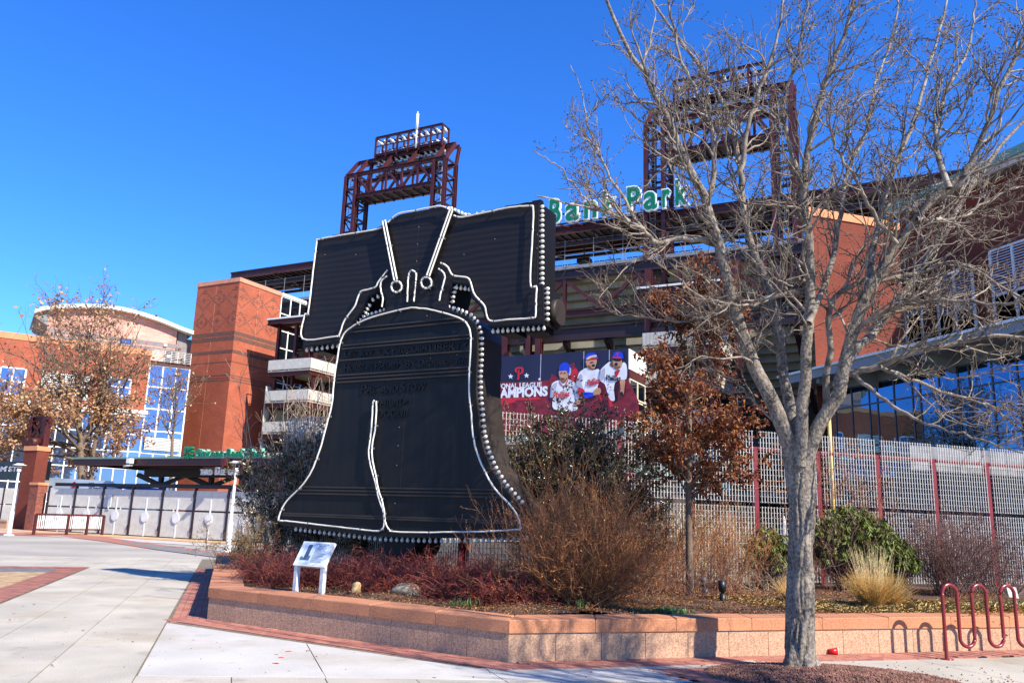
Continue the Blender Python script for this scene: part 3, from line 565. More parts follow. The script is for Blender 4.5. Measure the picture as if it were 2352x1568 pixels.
# ------------------------------------------------------------------ ballpark
pk = thing('ballpark_stand', 'tall maroon steel ballpark stand with roof canopy and stepped concrete decks', 'stadium', FB, (-10, 76, 0))
def P_(px, py, b): return FB.onb(px, py, b)
BR = 75.6; aL, zR = P_(530, 622, BR); aR, _ = P_(2100, 420, BR); zR = 32.0; aR = max(aR, 46)
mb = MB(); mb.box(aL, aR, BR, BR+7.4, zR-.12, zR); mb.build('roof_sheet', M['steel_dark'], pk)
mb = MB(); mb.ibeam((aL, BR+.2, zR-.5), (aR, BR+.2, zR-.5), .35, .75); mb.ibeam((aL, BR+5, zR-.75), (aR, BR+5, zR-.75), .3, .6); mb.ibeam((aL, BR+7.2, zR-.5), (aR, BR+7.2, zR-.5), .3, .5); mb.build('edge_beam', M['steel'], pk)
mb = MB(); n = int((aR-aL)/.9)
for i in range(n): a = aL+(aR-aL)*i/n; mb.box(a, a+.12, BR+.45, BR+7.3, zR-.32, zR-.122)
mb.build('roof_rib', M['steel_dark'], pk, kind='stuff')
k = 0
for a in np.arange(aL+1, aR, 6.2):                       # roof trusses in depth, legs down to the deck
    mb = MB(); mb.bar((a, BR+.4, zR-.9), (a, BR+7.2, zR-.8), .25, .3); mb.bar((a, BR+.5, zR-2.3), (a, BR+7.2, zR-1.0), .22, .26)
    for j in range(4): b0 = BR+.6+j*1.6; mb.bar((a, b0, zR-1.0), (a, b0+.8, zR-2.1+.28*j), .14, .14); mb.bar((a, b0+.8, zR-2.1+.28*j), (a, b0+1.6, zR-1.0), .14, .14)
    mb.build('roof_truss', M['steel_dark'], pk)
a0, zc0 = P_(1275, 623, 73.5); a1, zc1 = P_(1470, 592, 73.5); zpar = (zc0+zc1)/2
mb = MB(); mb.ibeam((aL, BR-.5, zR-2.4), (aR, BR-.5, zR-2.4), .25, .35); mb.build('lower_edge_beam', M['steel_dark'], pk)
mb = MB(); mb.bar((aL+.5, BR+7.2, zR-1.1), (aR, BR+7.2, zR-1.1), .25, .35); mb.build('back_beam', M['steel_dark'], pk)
for a in np.arange(aL+3, aR, 9.):
    mb = MB(); mb.box(a-.7, a+.7, BR+4, BR+5, zR-2.9, zR-2.4); mb.box(a-.05, a+.05, BR+4.4, BR+4.5, zR-2.4, zR-1); mb.build('speaker_box', M['dark'], pk)
# parapet with the row of seat backs
zp = zpar; mb = MB(); mb.box(aL+2, aR, 73.5, 74.2, zp-.5, zp+.22); mb.build('parapet', M['grey_panel'], pk)
sme = MB(); sme.box(-.23, .23, 0, .06, 0, .05); sme.box(-.23, -.19, 0, .06, .05, .5); sme.box(.19, .23, 0, .06, .05, .5); sme.box(-.23, .23, 0, .06, .46, .54); sme.box(-.18, .18, .01, .05, .06, .3)
sme = sme.mesh('seat_back', M['seat']); og = np.array([-10, 76, 0])
a = P_(1262, 600, 74.6)[0]; k = 0
while a < P_(2000, 560, 74.6)[0]:
    if (k % 22) not in (6, 7, 14): link('seat_back', sme, pk, (a-og[0], 74.6-og[1], zp+.225))
    a += .58; k += 1
mb = MB()
for a in np.arange(aL+2, aR, 3.1): mb.bar((a, 73.7, zp+.22), (a, 73.7, zp+3.0), .035)
for z in (1.5, 2.9): mb.bar((aL+2, 73.7, zp+z), (aR, 73.7, zp+z), .02)
mb.build('mesh_screen_frame', M['grey_panel'], pk)
# deep truss girder below the parapet
gt = zp-.55; gb = gt-4.3; a = aL+2; 
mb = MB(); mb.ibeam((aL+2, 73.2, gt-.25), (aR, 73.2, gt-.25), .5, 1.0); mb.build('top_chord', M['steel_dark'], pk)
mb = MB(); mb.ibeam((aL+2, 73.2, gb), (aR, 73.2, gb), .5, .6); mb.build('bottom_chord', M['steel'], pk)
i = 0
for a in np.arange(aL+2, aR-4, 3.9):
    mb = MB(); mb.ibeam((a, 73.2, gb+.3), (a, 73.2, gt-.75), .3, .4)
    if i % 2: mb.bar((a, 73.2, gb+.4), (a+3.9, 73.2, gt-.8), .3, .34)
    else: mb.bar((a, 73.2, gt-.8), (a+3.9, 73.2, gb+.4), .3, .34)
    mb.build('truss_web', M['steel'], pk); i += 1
# stepped underside of the upper seating deck
for i in range(11):
    b0 = 74.3+i*.9; z1 = gt-.3-i*.62
    mb = MB(); mb.box(aL+2, aR, b0, b0+.9, z1-.55, z1+.35); mb.build('deck_step', M['deck'], pk)
# lower deck: beam, raking girders, stepped slabs with gaps where the sky shows
lz = P_(1380, 762, 72.5)[1]
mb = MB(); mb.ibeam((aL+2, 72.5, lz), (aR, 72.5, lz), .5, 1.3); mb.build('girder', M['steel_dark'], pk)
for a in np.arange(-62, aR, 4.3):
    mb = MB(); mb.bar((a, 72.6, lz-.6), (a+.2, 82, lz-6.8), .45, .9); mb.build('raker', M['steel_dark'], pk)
gaps = [(P_(1186, 800, 74)[0], 1.4), (P_(1425, 780, 74)[0], 1.6)]
segs = []; s0 = -62
for ga, gw in sorted(gaps): segs.append((s0, ga-gw/2)); s0 = ga+gw/2
segs.append((s0, aR))
for i in range(9):
    b0 = 73.4+i*.95; z1 = lz-.9-i*.62
    for sa, sb in segs:
        mb = MB(); mb.box(sa, sb, b0, b0+.95, z1-.35, z1+.3); mb.build('lower_deck_step', M['deck'], pk)
# main columns
for px in (1158, 1236, 1490, 1700, 1900, 700, 560):
    a, _ = P_(px, 900, 72.2); mb = MB(); mb.ibeam((a, 72.2, 0), (a, 72.2, gt-1.0), .6, .7); mb.build('column', M['steel'], pk)
for px in (1215, 1237):
    a, _ = P_(px, 780, 71); mb = MB(); mb.ibeam((a, 71, 0), (a, 71, lz+1), .5, .55); mb.build('column', M['steel'], pk)
# concourse floors and dark back wall
for z in (3.9, 8.2):
    mb = MB(); mb.box(-62, aR, 66.5, 84, z, z+.4); mb.build('concourse_floor', M['deck'], pk)
    mb = MB(); mb.ibeam((-62, 66.3, z-.1), (aR, 66.3, z-.1), .4, .7); mb.build('floor_beam', M['steel_dark'], pk)
mb = MB(); mb.box(-62, aR, 84, 84.4, 0, lz-4.2); mb.build('back_wall', M['dark_wall'], pk)

def balcony_stair(name, label, px0, rails, pyroof, width=5.6, b=64., dep=7.5, wing=True):
    a0, _ = P_(px0, rails[1], b); zs = [P_(px0, y, b)[1] for y in rails]; zr = P_(px0, pyroof, b)[1]; st = thing(name, label, 'stair tower', FB, (a0, b, 0)); a1 = a0+width
    H = 1.12
    for zt in zs:
        zf = zt-H
        mb = MB(); mb.box(a0, a1, b, b+dep, zf-.12, zf); mb.build('landing', M['deck'], st)
        mb = MB(); mb.ibeam((a0, b+.1, zf-.35), (a1, b+.1, zf-.35), .25, .45); mb.ibeam((a0+.1, b, zf-.35), (a0+.1, b+dep, zf-.35), .25, .45); mb.ibeam((a1-.1, b, zf-.35), (a1-.1, b+dep, zf-.35), .25, .45); mb.build('landing_beam', M['steel'], st)
        mb = MB()
        for q0, q1 in (((a0, b), (a1, b)), ((a1, b), (a1, b+dep)), ((a0, b), (a0, b+dep))):
            L = math.hypot(q1[0]-q0[0], q1[1]-q0[1])
            for z in (zf+.12, zt): mb.bar((*q0, z), (*q1, z), .06, .06)
            for i in range(int(L/1.4)+1): f = i/int(L/1.4); p = (q0[0]+(q1[0]-q0[0])*f, q0[1]+(q1[1]-q0[1])*f); mb.bar((*p, zf), (*p, zt), .06)
        rl = mb.build('railing', M['galv'], st)
        mb = MB()
        for q0, q1 in (((a0, b), (a1, b)), ((a1, b), (a1, b+dep))):
            L = math.hypot(q1[0]-q0[0], q1[1]-q0[1]); n = int(L/.115)
            for i in range(n): f = (i+.5)/n; p = (q0[0]+(q1[0]-q0[0])*f, q0[1]+(q1[1]-q0[1])*f); mb.box(p[0]-.036, p[0]+.036, p[1]-.036, p[1]+.036, zf+.15, zt-.03)
        mb.build('baluster', M['galv_dim'], rl, kind='stuff')
    mb = MB(); mb.box(a0-.35, a1+.9, b-.5, b+dep, zr-.16, zr); mb.build('canopy_sheet', M['white'], st)
    mb = MB(); mb.ibeam((a0-.35, b-.3, zr-.4), (a1+.9, b-.3, zr-.4), .25, .4); mb.ibeam((a0-.2, b-.4, zr-.45), (a0-.2, b+dep, zr-.45), .25, .5); mb.ibeam((a1+.7, b-.4, zr-.45), (a1+.7, b+dep, zr-.45), .25, .5)
    for i in range(1, 5): bq = b+i*dep/5; mb.bar((a0-.2, bq, zr-.35), (a1+.8, bq, zr-.35), .16, .3)
    mb.build('canopy_beam', M['steel'], st)
    mb = MB(); mb.box(a0+1.2, a0+3.8, b+1.6, b+1.8, zr-.62, zr-.5); mb.build('strip_light', M['white'], st)
    for a in (a0+.2, a0+2.6, a1-.2):
        mb = MB(); mb.ibeam((a, b+.9, 0), (a, b+.9, zr-.6), .3, .32); mb.build('column', M['steel'], st)
    # wall of dark glass behind the landings
    zt = zr-1.0; mb = MB(); mb.box(a0-.2, a1, b+dep-.6, b+dep-.4, 0, zt); mb.build('back_wall', M['dark'], st)
    nx, nz = 4, 8
    for i in range(nx):
        for j in range(nz):
            x0 = a0+.2+i*(width-.4)/nx; z0 = 4+j*(zt-4)/nz; mb = MB(); mb.box(x0+.05, x0+(width-.4)/nx-.05, b+dep-.66, b+dep-.605, z0+.05, z0+(zt-4)/nz-.05); mb.build('pane', M['glass_dark'], st)
    mb = MB()
    for i in range(nx+1): x0 = a0+.2+i*(width-.4)/nx; mb.box(x0-.04, x0+.04, b+dep-.70, b+dep-.602, 4, zt)
    for j in range(nz+1): z0 = 4+j*(zt-4)/nz; mb.box(a0+.2, a1-.2, b+dep-.69, b+dep-.603, z0-.04, z0+.04)
    mb.build('window_frame', M['grey_panel'], st)
    if px0 < 1000: mb = MB(); mb.box(a0-.3, a0-.2, b+.2, b+dep, 3, zs[1]+.6); mb.build('added_shadow_screen', M['beige'], st)  # added panel on the unseen side, only to cast shadow on the brick tower
    return st
balcony_stair('balcony_stair', 'white railed balconies stacked beside the orange brick tower', 611, (829, 898.5, 969, 1040), 735)
balcony_stair('balcony_stair', 'white railed balconies stacked right of the printed team banner', 1476, (766, 855, 945, 1035), 662)

# ------------------------------------------------------------------ orange brick tower with the diamond pattern
mid = FB.L(gz(552, 637, 26.)); aT, bT = mid[0], mid[1]; lf = FB.L(gz(455, 650, 26.)); rt = FB.L(gz(641, 672.5, 26.)); a_l = lf[0]; b_r = rt[1]; ZT = 26.
tw = thing('brick_tower', 'tall orange brick tower with charcoal diamond pattern near its top', 'tower', FB, (aT, bT, 0))
mb = MB(); mb.box(a_l, aT, bT, b_r, 0, ZT-.45); mb.build('wall', M['brick'], tw)
mb = MB(); mb.box(a_l-.08, aT+.08, bT-.08, b_r+.08, ZT-.447, ZT); mb.build('coping', M['stone_pink'], tw)
def zt5(y): return P_(423.5+405*.27, 605+y*.27, bT)[1]
for y, th in ((590, .42), (632, .42), (744, .36), (832, .10), (945, .10), (967, .10), (988, .12)):
    z = zt5(y); mb = MB(); mb.box(a_l-.012, aT+.012, bT-.012, b_r+.012, z-th/2, z+th/2); mb.build('dark_band', M['brick_char'], tw)
for a in (a_l+2.9,):
    mb = MB(); mb.box(a-.02, a+.02, bT-.006, bT+.01, 0, ZT-.5); mb.build('movement_joint', M['stone_pink'], tw)
mb = MB(); mb.box(aT-.01, aT+.006, bT+2.95, bT+2.99, 0, ZT-.5); mb.build('movement_joint', M['stone_pink'], tw)
mb = MB(); zb = zt5(590)+.3; U_ = .21; V_ = .19; PX, PZ = 11, 13
def dpat(i, j):
    x = (i % PX) - PX//2; y = (j % PZ) - PZ//2; r = abs(x)*1.18 + abs(y)
    if abs(r-6.2) < .75 and (i+j) % 2 == 0: return True
    if abs(x)+abs(y) <= 1.0 and not (x == 0 and y == 0 and False): return True
    if abs(abs(x)-3.0) + abs(y) <= .9: return True
    if y in (4, 5) and abs(x) <= 5-y: return True
    if abs(r-4.1) < .5 and (i+j) % 2 == 1: return True
    return False
nj = int((ZT-.6-zb)/V_)
for j in range(nj):
    for i in range(int((aT-a_l)/U_)):
        if dpat(i, j): a = a_l+.05+i*U_; mb.add([(a, bT-.006, zb+j*V_), (a+U_*.95, bT-.006, zb+j*V_), (a+U_*.95, bT-.006, zb+j*V_+V_*.6), (a, bT-.006, zb+j*V_+V_*.6)], [(0, 1, 2, 3)])
    for i in range(int((b_r-bT)/U_)):
        if dpat(i+3, j): b = bT+.05+i*U_; mb.add([(aT+.006, b, zb+j*V_), (aT+.006, b+U_*.95, zb+j*V_), (aT+.006, b+U_*.95, zb+j*V_+V_*.6), (aT+.006, b, zb+j*V_+V_*.6)], [(0, 1, 2, 3)])
mb.build('diamond_brick', M['brick_char'], tw, kind='stuff')
# glazed link wall that continues the right face
gl = thing('glazed_stair_wall', 'dark blue glazed wall with white frames behind the brick tower', 'glass wall', FB, (aT, b_r, 0))
b0, b1 = b_r+.1, b_r+9.5; zg = ZT-.4; nb_, nz_ = 6, 13
for i in range(nb_):
    for j in range(nz_):
        y0, y1 = b0+(b1-b0)*i/nb_, b0+(b1-b0)*(i+1)/nb_; z0, z1 = zg*j/nz_, zg*(j+1)/nz_
        mb = MB(); mb.box(aT-.16, aT-.1, y0+.06, y1-.06, z0+.06, z1-.06); mb.build('pane', M['glass_dark'], gl)
mb = MB()
for i in range(nb_+1): y = b0+(b1-b0)*i/nb_; mb.box(aT-.2, aT-.04, y-.07, y+.07, 0, zg)
for j in range(nz_+1): z = zg*j/nz_; mb.box(aT-.195, aT-.05, b0, b1, z-.06, z+.06)
mb.box(aT-.3, aT+.05, b0, b1+.1, zg+.063, zg+.4); mb.build('frame', M['white'], gl)
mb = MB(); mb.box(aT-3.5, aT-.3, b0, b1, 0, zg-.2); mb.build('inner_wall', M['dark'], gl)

# ------------------------------------------------------------------ floodlight towers
def light_tower(label, fn, legs, zbeam, ztop, rack, zrack, zfoot, b, D=2.3):
    """legs: (a0,a1),(a2,a3) column positions; chamfered portal in heavy maroon sections"""
    (l0, l1), (r0, r1) = legs; t = thing('floodlight_tower', label, 'light tower', FB, ((l0+r1)/2, b, zfoot), 'floodlight towers over the stand')
    zb0, zb1 = zbeam; bk = b+D
    for (c0, c1) in legs:
        for bb_ in (b, bk):
            for c in (c0, c1):
                mb = MB(); mb.ibeam((c, bb_, zfoot), (c, bb_, zb1), .42, .42); mb.build('column', M['steel'], t)
        mb = MB(); n = max(3, int((zb1-zfoot)/1.7))
        for i in range(n+1):
            z = zfoot+(zb1-zfoot)*i/n
            for bb_ in (b, bk): mb.bar((c0, bb_, z), (c1, bb_, z), .18, .22)
            for c in (c0, c1):
                mb.bar((c, b, z), (c, bk, z), .18, .22)
                if i < n: z2 = zfoot+(zb1-zfoot)*(i+1)/n; mb.bar((c, b if i % 2 else bk, z), (c, bk if i % 2 else b, z2), .13, .13)
        mb.build('leg_bracing', M['steel_dark'], t)
        mb = MB(); 
        for rr in (-.25, .25): mb.bar((c0+.5+rr, b+.5, zfoot), (c0+.5+rr, b+.5, zb1), .05)
        for z in np.arange(zfoot, zb1, .4): mb.bar((c0+.25, b+.5, z), (c0+.75, b+.5, z), .04)
        mb.build('ladder', M['galv'], t)
    for bb_ in (b, bk):
        mb = MB(); mb.ibeam((l0, bb_, zb1), (r1, bb_, zb1), .35, .45); mb.ibeam((l1, bb_, zb0), (r0, bb_, zb0), .35, .45)
        n = 5
        for i in range(n):
            x0, x1 = l1+(r0-l1)*i/n, l1+(r0-l1)*(i+1)/n; mb.bar((x0, bb_, zb0), (x0, bb_, zb1), .22, .22)
            mb.bar((x0, bb_, zb0 if i % 2 else zb1), (x1, bb_, zb1 if i % 2 else zb0), .24, .24)
        mb.build('portal_truss', M['steel'], t)
    mb = MB(); mb.box(l1, r0, b+.1, bk-.1, zb0-.12, zb0-.05)
    for i in range(9): x = l1+(r0-l1)*i/8; mb.bar((x, b, zb0-.3), (x, bk, zb0-.3), .14, .2)
    mb.build('catwalk', M['steel_dark'], t)
    # chamfered head, leaning back to the upper frame
    hx = .0; ba = b+D*.9
    for x in (l0, l1, l1+(r0-l1)*.33, l1+(r0-l1)*.66, r0, r1):
        mb = MB(); mb.ibeam((x, b, zb1), (x, ba, ztop), .3, .42); mb.ibeam((x, bk, zb1), (x, bk+.6, ztop), .3, .38); mb.build('raking_member', M['steel'], t)
    mb = MB(); mb.ibeam((l0, ba, ztop), (r1, ba, ztop), .3, .4); mb.ibeam((l0, bk+.6, ztop), (r1, bk+.6, ztop), .3, .4); mb.build('head_beam', M['steel'], t)
    ra, rb = rack; zr0, zr1 = zrack
    for bb_ in (ba-.3, bk+.9):
        mb = MB(); mb.ibeam((ra, bb_, zr1), (rb, bb_, zr1), .2, .28); mb.ibeam((ra, bb_, zr0), (rb, bb_, zr0), .2, .3); mb.bar((ra, bb_, (zr0+zr1)/2), (rb, bb_, (zr0+zr1)/2), .1, .12)
        for i in range(7): x = ra+(rb-ra)*i/6; mb.bar((x, bb_, ztop), (x, bb_, zr1), .18, .2)
        mb.build('lamp_rack', M['steel'], t)
    mb = MB()
    for i in range(7):
        x = ra+(rb-ra)*i/6; mb.bar((x, ba-.3, zr1), (x, bk+.9, zr1), .14, .16); mb.bar((x, ba-.3, zr0), (x, bk+.9, zr0), .14, .16)
    for z in np.linspace(zb1+.4, zr0, 3): mb.box(ra, rb, ba, bk+.8, z, z+.05)
    mb.build('rack_floor', M['steel_dark'], t)
    lm = MB(); lm.cyl((0, 0, 0), (0, .5, .12), .30, .16, 10); lm.cyl((0, .45, .1), (0, .75, .1), .12, n=8); lm = lm.mesh('floodlight', M['lamp_glass'])
    o = ORIG[t.name]
    for row in range(4):
        z = zb1+.9+(zr1-.5-zb1-.9)*row/3
        for i in range(12):
            x = ra+.2+(rb-ra-.4)*i/11; link('floodlight', lm, t, (x-o[0], bk+.5-o[1], z-o[2]), (R_(12), 0, R_(180+rnd.uniform(-15, 15))))
    return t
def l3(x, y, b): return FB.onb(*z3(x, y), b)
bt = 75.0
A = [l3(540, 490, bt), l3(612, 478, bt), l3(1108, 392, bt), l3(1180, 372, bt)]; zb1 = (A[0][1]+A[2][1])/2; zb0 = (l3(620, 615, bt)[1]+l3(1085, 545, bt)[1])/2; zt_ = (l3(605, 405, bt+2)[1]+l3(1180, 300, bt+2)[1])/2
ra, rb = l3(735, 300, bt+2)[0], l3(1165, 220, bt+2)[0]; zr1 = (l3(735, 250, bt+2)[1]+l3(1165, 165, bt+2)[1])/2; zr0 = (l3(735, 350, bt+2)[1]+l3(1165, 292, bt+2)[1])/2
t1 = light_tower('maroon floodlight tower with white mast rising behind the black bell', None, ((A[0][0], A[1][0]-.2), (A[2][0], A[3][0])), (zb0, zb1), zt_, (ra, rb), (zr0, zr1), 27.5, bt)
a, z = l3(985, 310, bt+1); a2, z2 = l3(998, 75, bt+1); mb = MB(); mb.cyl((a, bt+1, z), (a, bt+1, (z+z2)/2), .09, n=8); mb.cyl((a, bt+1, (z+z2)/2), (a, bt+1, z2-.3), .17, n=8); mb.cyl((a, bt+1, z2-.3), (a, bt+1, z2), .05, n=6); mb.build('mast', M['white'], t1)
def l7(x, y, b): return FB.onb(1451.9+x*.34717, 121+y*.34717, b)
bt = 73.6
A = [l7(92, 450, bt), l7(205, 440, bt), l7(920, 340, bt), l7(1045, 320, bt)]; zb1 = (l7(85, 455, bt)[1]+l7(1045, 330, bt)[1])/2; zb0 = (l7(260, 650, bt)[1]+l7(900, 560, bt)[1])/2; zt_ = (l7(120, 360, bt+2)[1]+l7(1040, 205, bt+2)[1])/2
ra, rb = l7(275, 200, bt+2)[0], l7(870, 100, bt+2)[0]; zr1 = (l7(275, 180, bt+2)[1]+l7(870, 80, bt+2)[1])/2; zr0 = (l7(275, 320, bt+2)[1]+l7(870, 235, bt+2)[1])/2
t2 = light_tower('maroon floodlight tower rising behind the green letters and bare tree', None, ((A[0][0], A[1][0]), (A[2][0], A[3][0])), (zb0, zb1), zt_, (ra, rb), (zr0, zr1), 20.0, bt, 2.6)

# ------------------------------------------------------------------ roof sign, each letter a part with a green face
BS = 72.9
sg = thing('roof_sign', 'large green letters with white edges standing on the stand roof', 'sign', FB, (P_(1400, 500, BS)[0], BS, zR))
def z6(x, y): return 1149.4+x*.32789, 363+y*.32789
LETT = [('B', 340, 432, 0), ('a', 452, 560, 0), ('n', 584, 685, 0), ('k', 712, 820, 0), ('P', 884, 990, 0), ('a', 1000, 1110, 0), ('r', 1132, 1200, 0), ('k', 1224, 1335, 0)]
z_base = (FB.onb(*z6(385, 452), BS)[1]+FB.onb(*z6(1290, 332), BS)[1])/2; z_cap = (FB.onb(*z6(350, 297), BS)[1]+FB.onb(*z6(890, 222), BS)[1])/2; H = z_cap-z_base
def letter_part(ch, a0, a1, zb_, H, b, parent, depth=.3, sc=(.062, .022)):
    V, Fc = text_np(ch, sc[0], .5); V0, F0 = text_np(ch, sc[1], .5)
    x0, x1 = V[:, 0].min(), V[:, 0].max(); k = (a1-a0)/(x1-x0)
    def put(V): return np.stack([a0+(V[:, 0]-x0)*k, np.zeros(len(V)), zb_+V[:, 1]/.70*H], 1)
    P = put(V); P[:, 1] = b-depth*(V[:, 2]); mb = MB(); mb.add(P, Fc); o1 = mb.build('letter', M['white_sign'], parent)
    P = put(V0); P[:, 1] = b-depth*.5-.06*(V0[:, 2]+.55); mb = MB(); mb.add(P, F0); mb.build('letter_face', M['green_sign'], o1)
for ch, x0, x1, _ in LETT:
    ym = 452-(x0-385)*.1325; a0 = FB.onb(*z6(x0, ym), BS)[0]; a1 = FB.onb(*z6(x1, ym), BS)[0]; letter_part(ch, a0, a1, z_base+.06, H, BS, sg)
aB = FB.onb(*z6(340, 450), BS)[0]; aK = FB.onb(*z6(1335, 330), BS)[0]
unit = (aK-aB)/9.7; x = aB-1.0*unit
for ch, wd in list(zip('Citizens', (1.15, .5, .7, .5, .9, 1.05, 1.05, .9)))[::-1]:
    letter_part(ch, x-wd*unit*.86, x, z_base+.06, H, BS, sg); x -= wd*unit
mb = MB()
for z in (z_base-.05, z_base+1.0): mb.bar((x-.3, BS+.35, z), (aK+.3, BS+.35, z), .12, .14)
for a in np.arange(x, aK+.4, 1.6): mb.bar((a, BS+.35, z_base-.1), (a, BS+.35, z_base+1.6), .1); mb.bar((a, BS+.4, z_base-.05), (a, BR+.3, zR-.2), .12)
mb.build('sign_frame', M['steel'], sg)
# ------------------------------------------------------------------ the gates
BG = 34.0
g0, _ = P_(294, 1228, BG); g1, _ = P_(516, 1243, BG); bay = (g1-g0)/3; ztop = P_(400, 1124, BG)[1]; zmid = P_(440, 1173, BG)[1]; first = g0-3*bay
bar_cache = {}
def grating(w_, h, n, thick=.03, dep=.07):
    mb = MB()
    for i in range(n): x = (i+.5)*w_/n; mb.box(x-thick/2, x+thick/2, -dep/2, dep/2, 0, h)
    m_ = max(2, int(h/.14))
    for j in range(m_+1): z = .012+(h-.03)*j/m_; mb.box(0, w_, -.008, .008, z-.007, z+.007)
    return mb
lw = bay/2-.10; gp_up = grating(lw, ztop-.04-zmid-.05, 26, .034).mesh('grating_panel', M['galv_dim']); gp_lo = grating(lw, zmid-.05-.06, 26, .034).mesh('grating_panel', M['galv_dim'])
dm = MB(); dm.cyl((0, -.09, 0), (0, -.05, 0), .29, n=28); dm = dm.mesh('disc', M['white'])
gate_lab = ['leftmost grating gate, beside the brick pier', 'second grating gate from the brick pier, behind the maroon railing', 'third grating gate from the brick pier, behind the end of the maroon railing', 'fourth grating gate from the brick pier, with a paper notice above its disc', 'fifth grating gate from the brick pier, under the left end of the lettered canopy', 'grating gate in front of the red and blue kiosk', 'grating gate just left of the right hand lamp post', 'grating gate right of the lamp post, half behind the shrubs', 'grating gate hidden mostly by the dark evergreen shrub', 'last grating gate behind the bell']
NB = 10
post_lab = ['dark steel gate post against the brick pier', 'dark steel gate post behind the left part of the maroon railing', 'dark steel gate post behind the middle of the maroon railing', 'dark steel gate post behind the right end of the maroon railing', 'dark steel gate post right of the paper notice', 'dark steel gate post below the left end of the canopy truss', 'dark steel gate post in front of the red and blue kiosk', 'dark steel gate post just left of the right hand lamp post', 'dark steel gate post right of the lamp post among shrubs', 'dark steel gate post behind the tall dark evergreen', 'last dark steel gate post behind the bell']
for i in range(NB+1):
    a = first+i*bay; s = MB(); s.box(a-.07, a+.07, BG-.07, BG+.07, 0, ztop+.1); s.box(a-.09, a+.09, BG-.1, BG-.072, .35, .6); s.box(a-.085, a+.085, BG-.1, BG-.072, zmid+.75, zmid+.95)
    o = s.build('gate_post', M['steel_dark']); bpy.context.view_layer.update()
    o.rotation_euler = (0, 0, FB.yaw); tag(o, post_lab[i], 'post', 'posts between the entrance gates')
for i in range(NB):
    a = first+i*bay; t = thing('entrance_gate', gate_lab[i], 'gate', FB, (a+bay/2, BG, 0), 'pale grating gates at the entrance')
    for x0 in (-bay/2+.09, .01+.0):
        link('grating_panel', gp_lo, t, (x0, 0, .06)); link('grating_panel', gp_up, t, (x0, 0, zmid+.05))
    s = MB(); s.box(a+bay/2-.055, a+bay/2+.055, BG-.05, BG-.028, .03, ztop-.5); s.build('stile', M['white'], t)
    s = MB()
    for z in (.045, zmid): s.box(a+.08, a+bay-.08, BG-.02, BG+.02, z-.02, z+.02)
    s.build('rail', M['steel_dark'], t, kind='stuff'); link('disc', dm, t, (0, 0, zmid-.42))
s = MB(); s.ibeam((first, BG+.3, ztop+.2), (first+NB*bay, BG+.3, ztop+.2), .16, .2); o = s.build('gate_head_beam', M['steel_dark']); o.rotation_euler = (0, 0, FB.yaw); tag(o, 'dark steel beam running along the tops of the entrance gates', 'beam')
# paper notice on a gate
a, z = P_(253, 1150, BG-.1); s = MB(); s.box(a-.14, a+.14, BG-.13, BG-.115, z-.35, z+.35); t = thing('paper_notice', 'white paper notice fixed to the fourth grating gate', 'notice', FB, (a, BG-.12, z-.35)); s.build('sheet', M['white'], t)
s = MB()
for k in range(9): s.box(a-.1, a+.1-(k % 3)*.03, BG-.134, BG-.131, z+.26-k*.065, z+.275-k*.065)
s.build('printed_line', M['grey_panel'], t, kind='stuff')

# ------------------------------------------------------------------ canopy over the gates with its lettering
BC = 33.5; cL, zf = P_(172, 1049, BC); _, zf2 = P_(627, 1049, BC); zf = (zf+zf2)/2; cR = P_(720, 1049, BC)[0]+4; bB = 40.5
cp = thing('gate_canopy', 'flat maroon steel canopy with a green roof edge over the gates', 'canopy', FB, ((cL+cR)/2, BC, 0))
s = MB(); s.box(cL-.1, cR, BC-.12, bB, zf-.10, zf); s.build('roof_sheet', M['roofgreen'], cp)
s = MB(); s.ibeam((cL, BC, zf-.29), (cR, BC, zf-.29), .22, .36); s.build('fascia_beam', M['steel'], cp)
s = MB(); s.ibeam((cL+.1, BC, zf-.29), (cL+.1, bB, zf-.29), .2, .34)
for b in np.arange(BC+1.1, bB, 1.0): s.bar((cL+.1, b, zf-.2), (cR, b, zf-.2), .1, .16)
s.build('purlin', M['steel_dark'], cp)
s = MB(); s.ibeam((P_(330, 1100, BC+3.2)[0], BC+3.2, zf-.72), (cR, BC+3.2, zf-.72), .26, .5); s.build('main_girder', M['steel_dark'], cp)
tz = zf-.5; zb = ztop+.35; a = P_(318, 1085, BC+4)[0]
xs = np.arange(a, cR, 2.2)
for k, x in enumerate(xs):
    s = MB(); s.bar((x, BC+4, tz-.3), (x+2.2 if k % 2 == 0 else x+.0, BC+4, zb), .24, .26); s.bar((x+2.2, BC+4, tz-.3), (x+.0 if k % 2 else x+2.2, BC+4, zb), .2, .22); s.bar((x, BC+4, zb), (x+2.2, BC+4, zb), .18, .2); s.build('truss_member', M['steel_dark'], cp)
for x in (xs[0]+2.4, xs[0]+9, xs[0]+16): s = MB(); s.ibeam((x, BC+4, 0), (x, BC+4, zb), .3, .3); s.build('column', M['steel_dark'], cp)
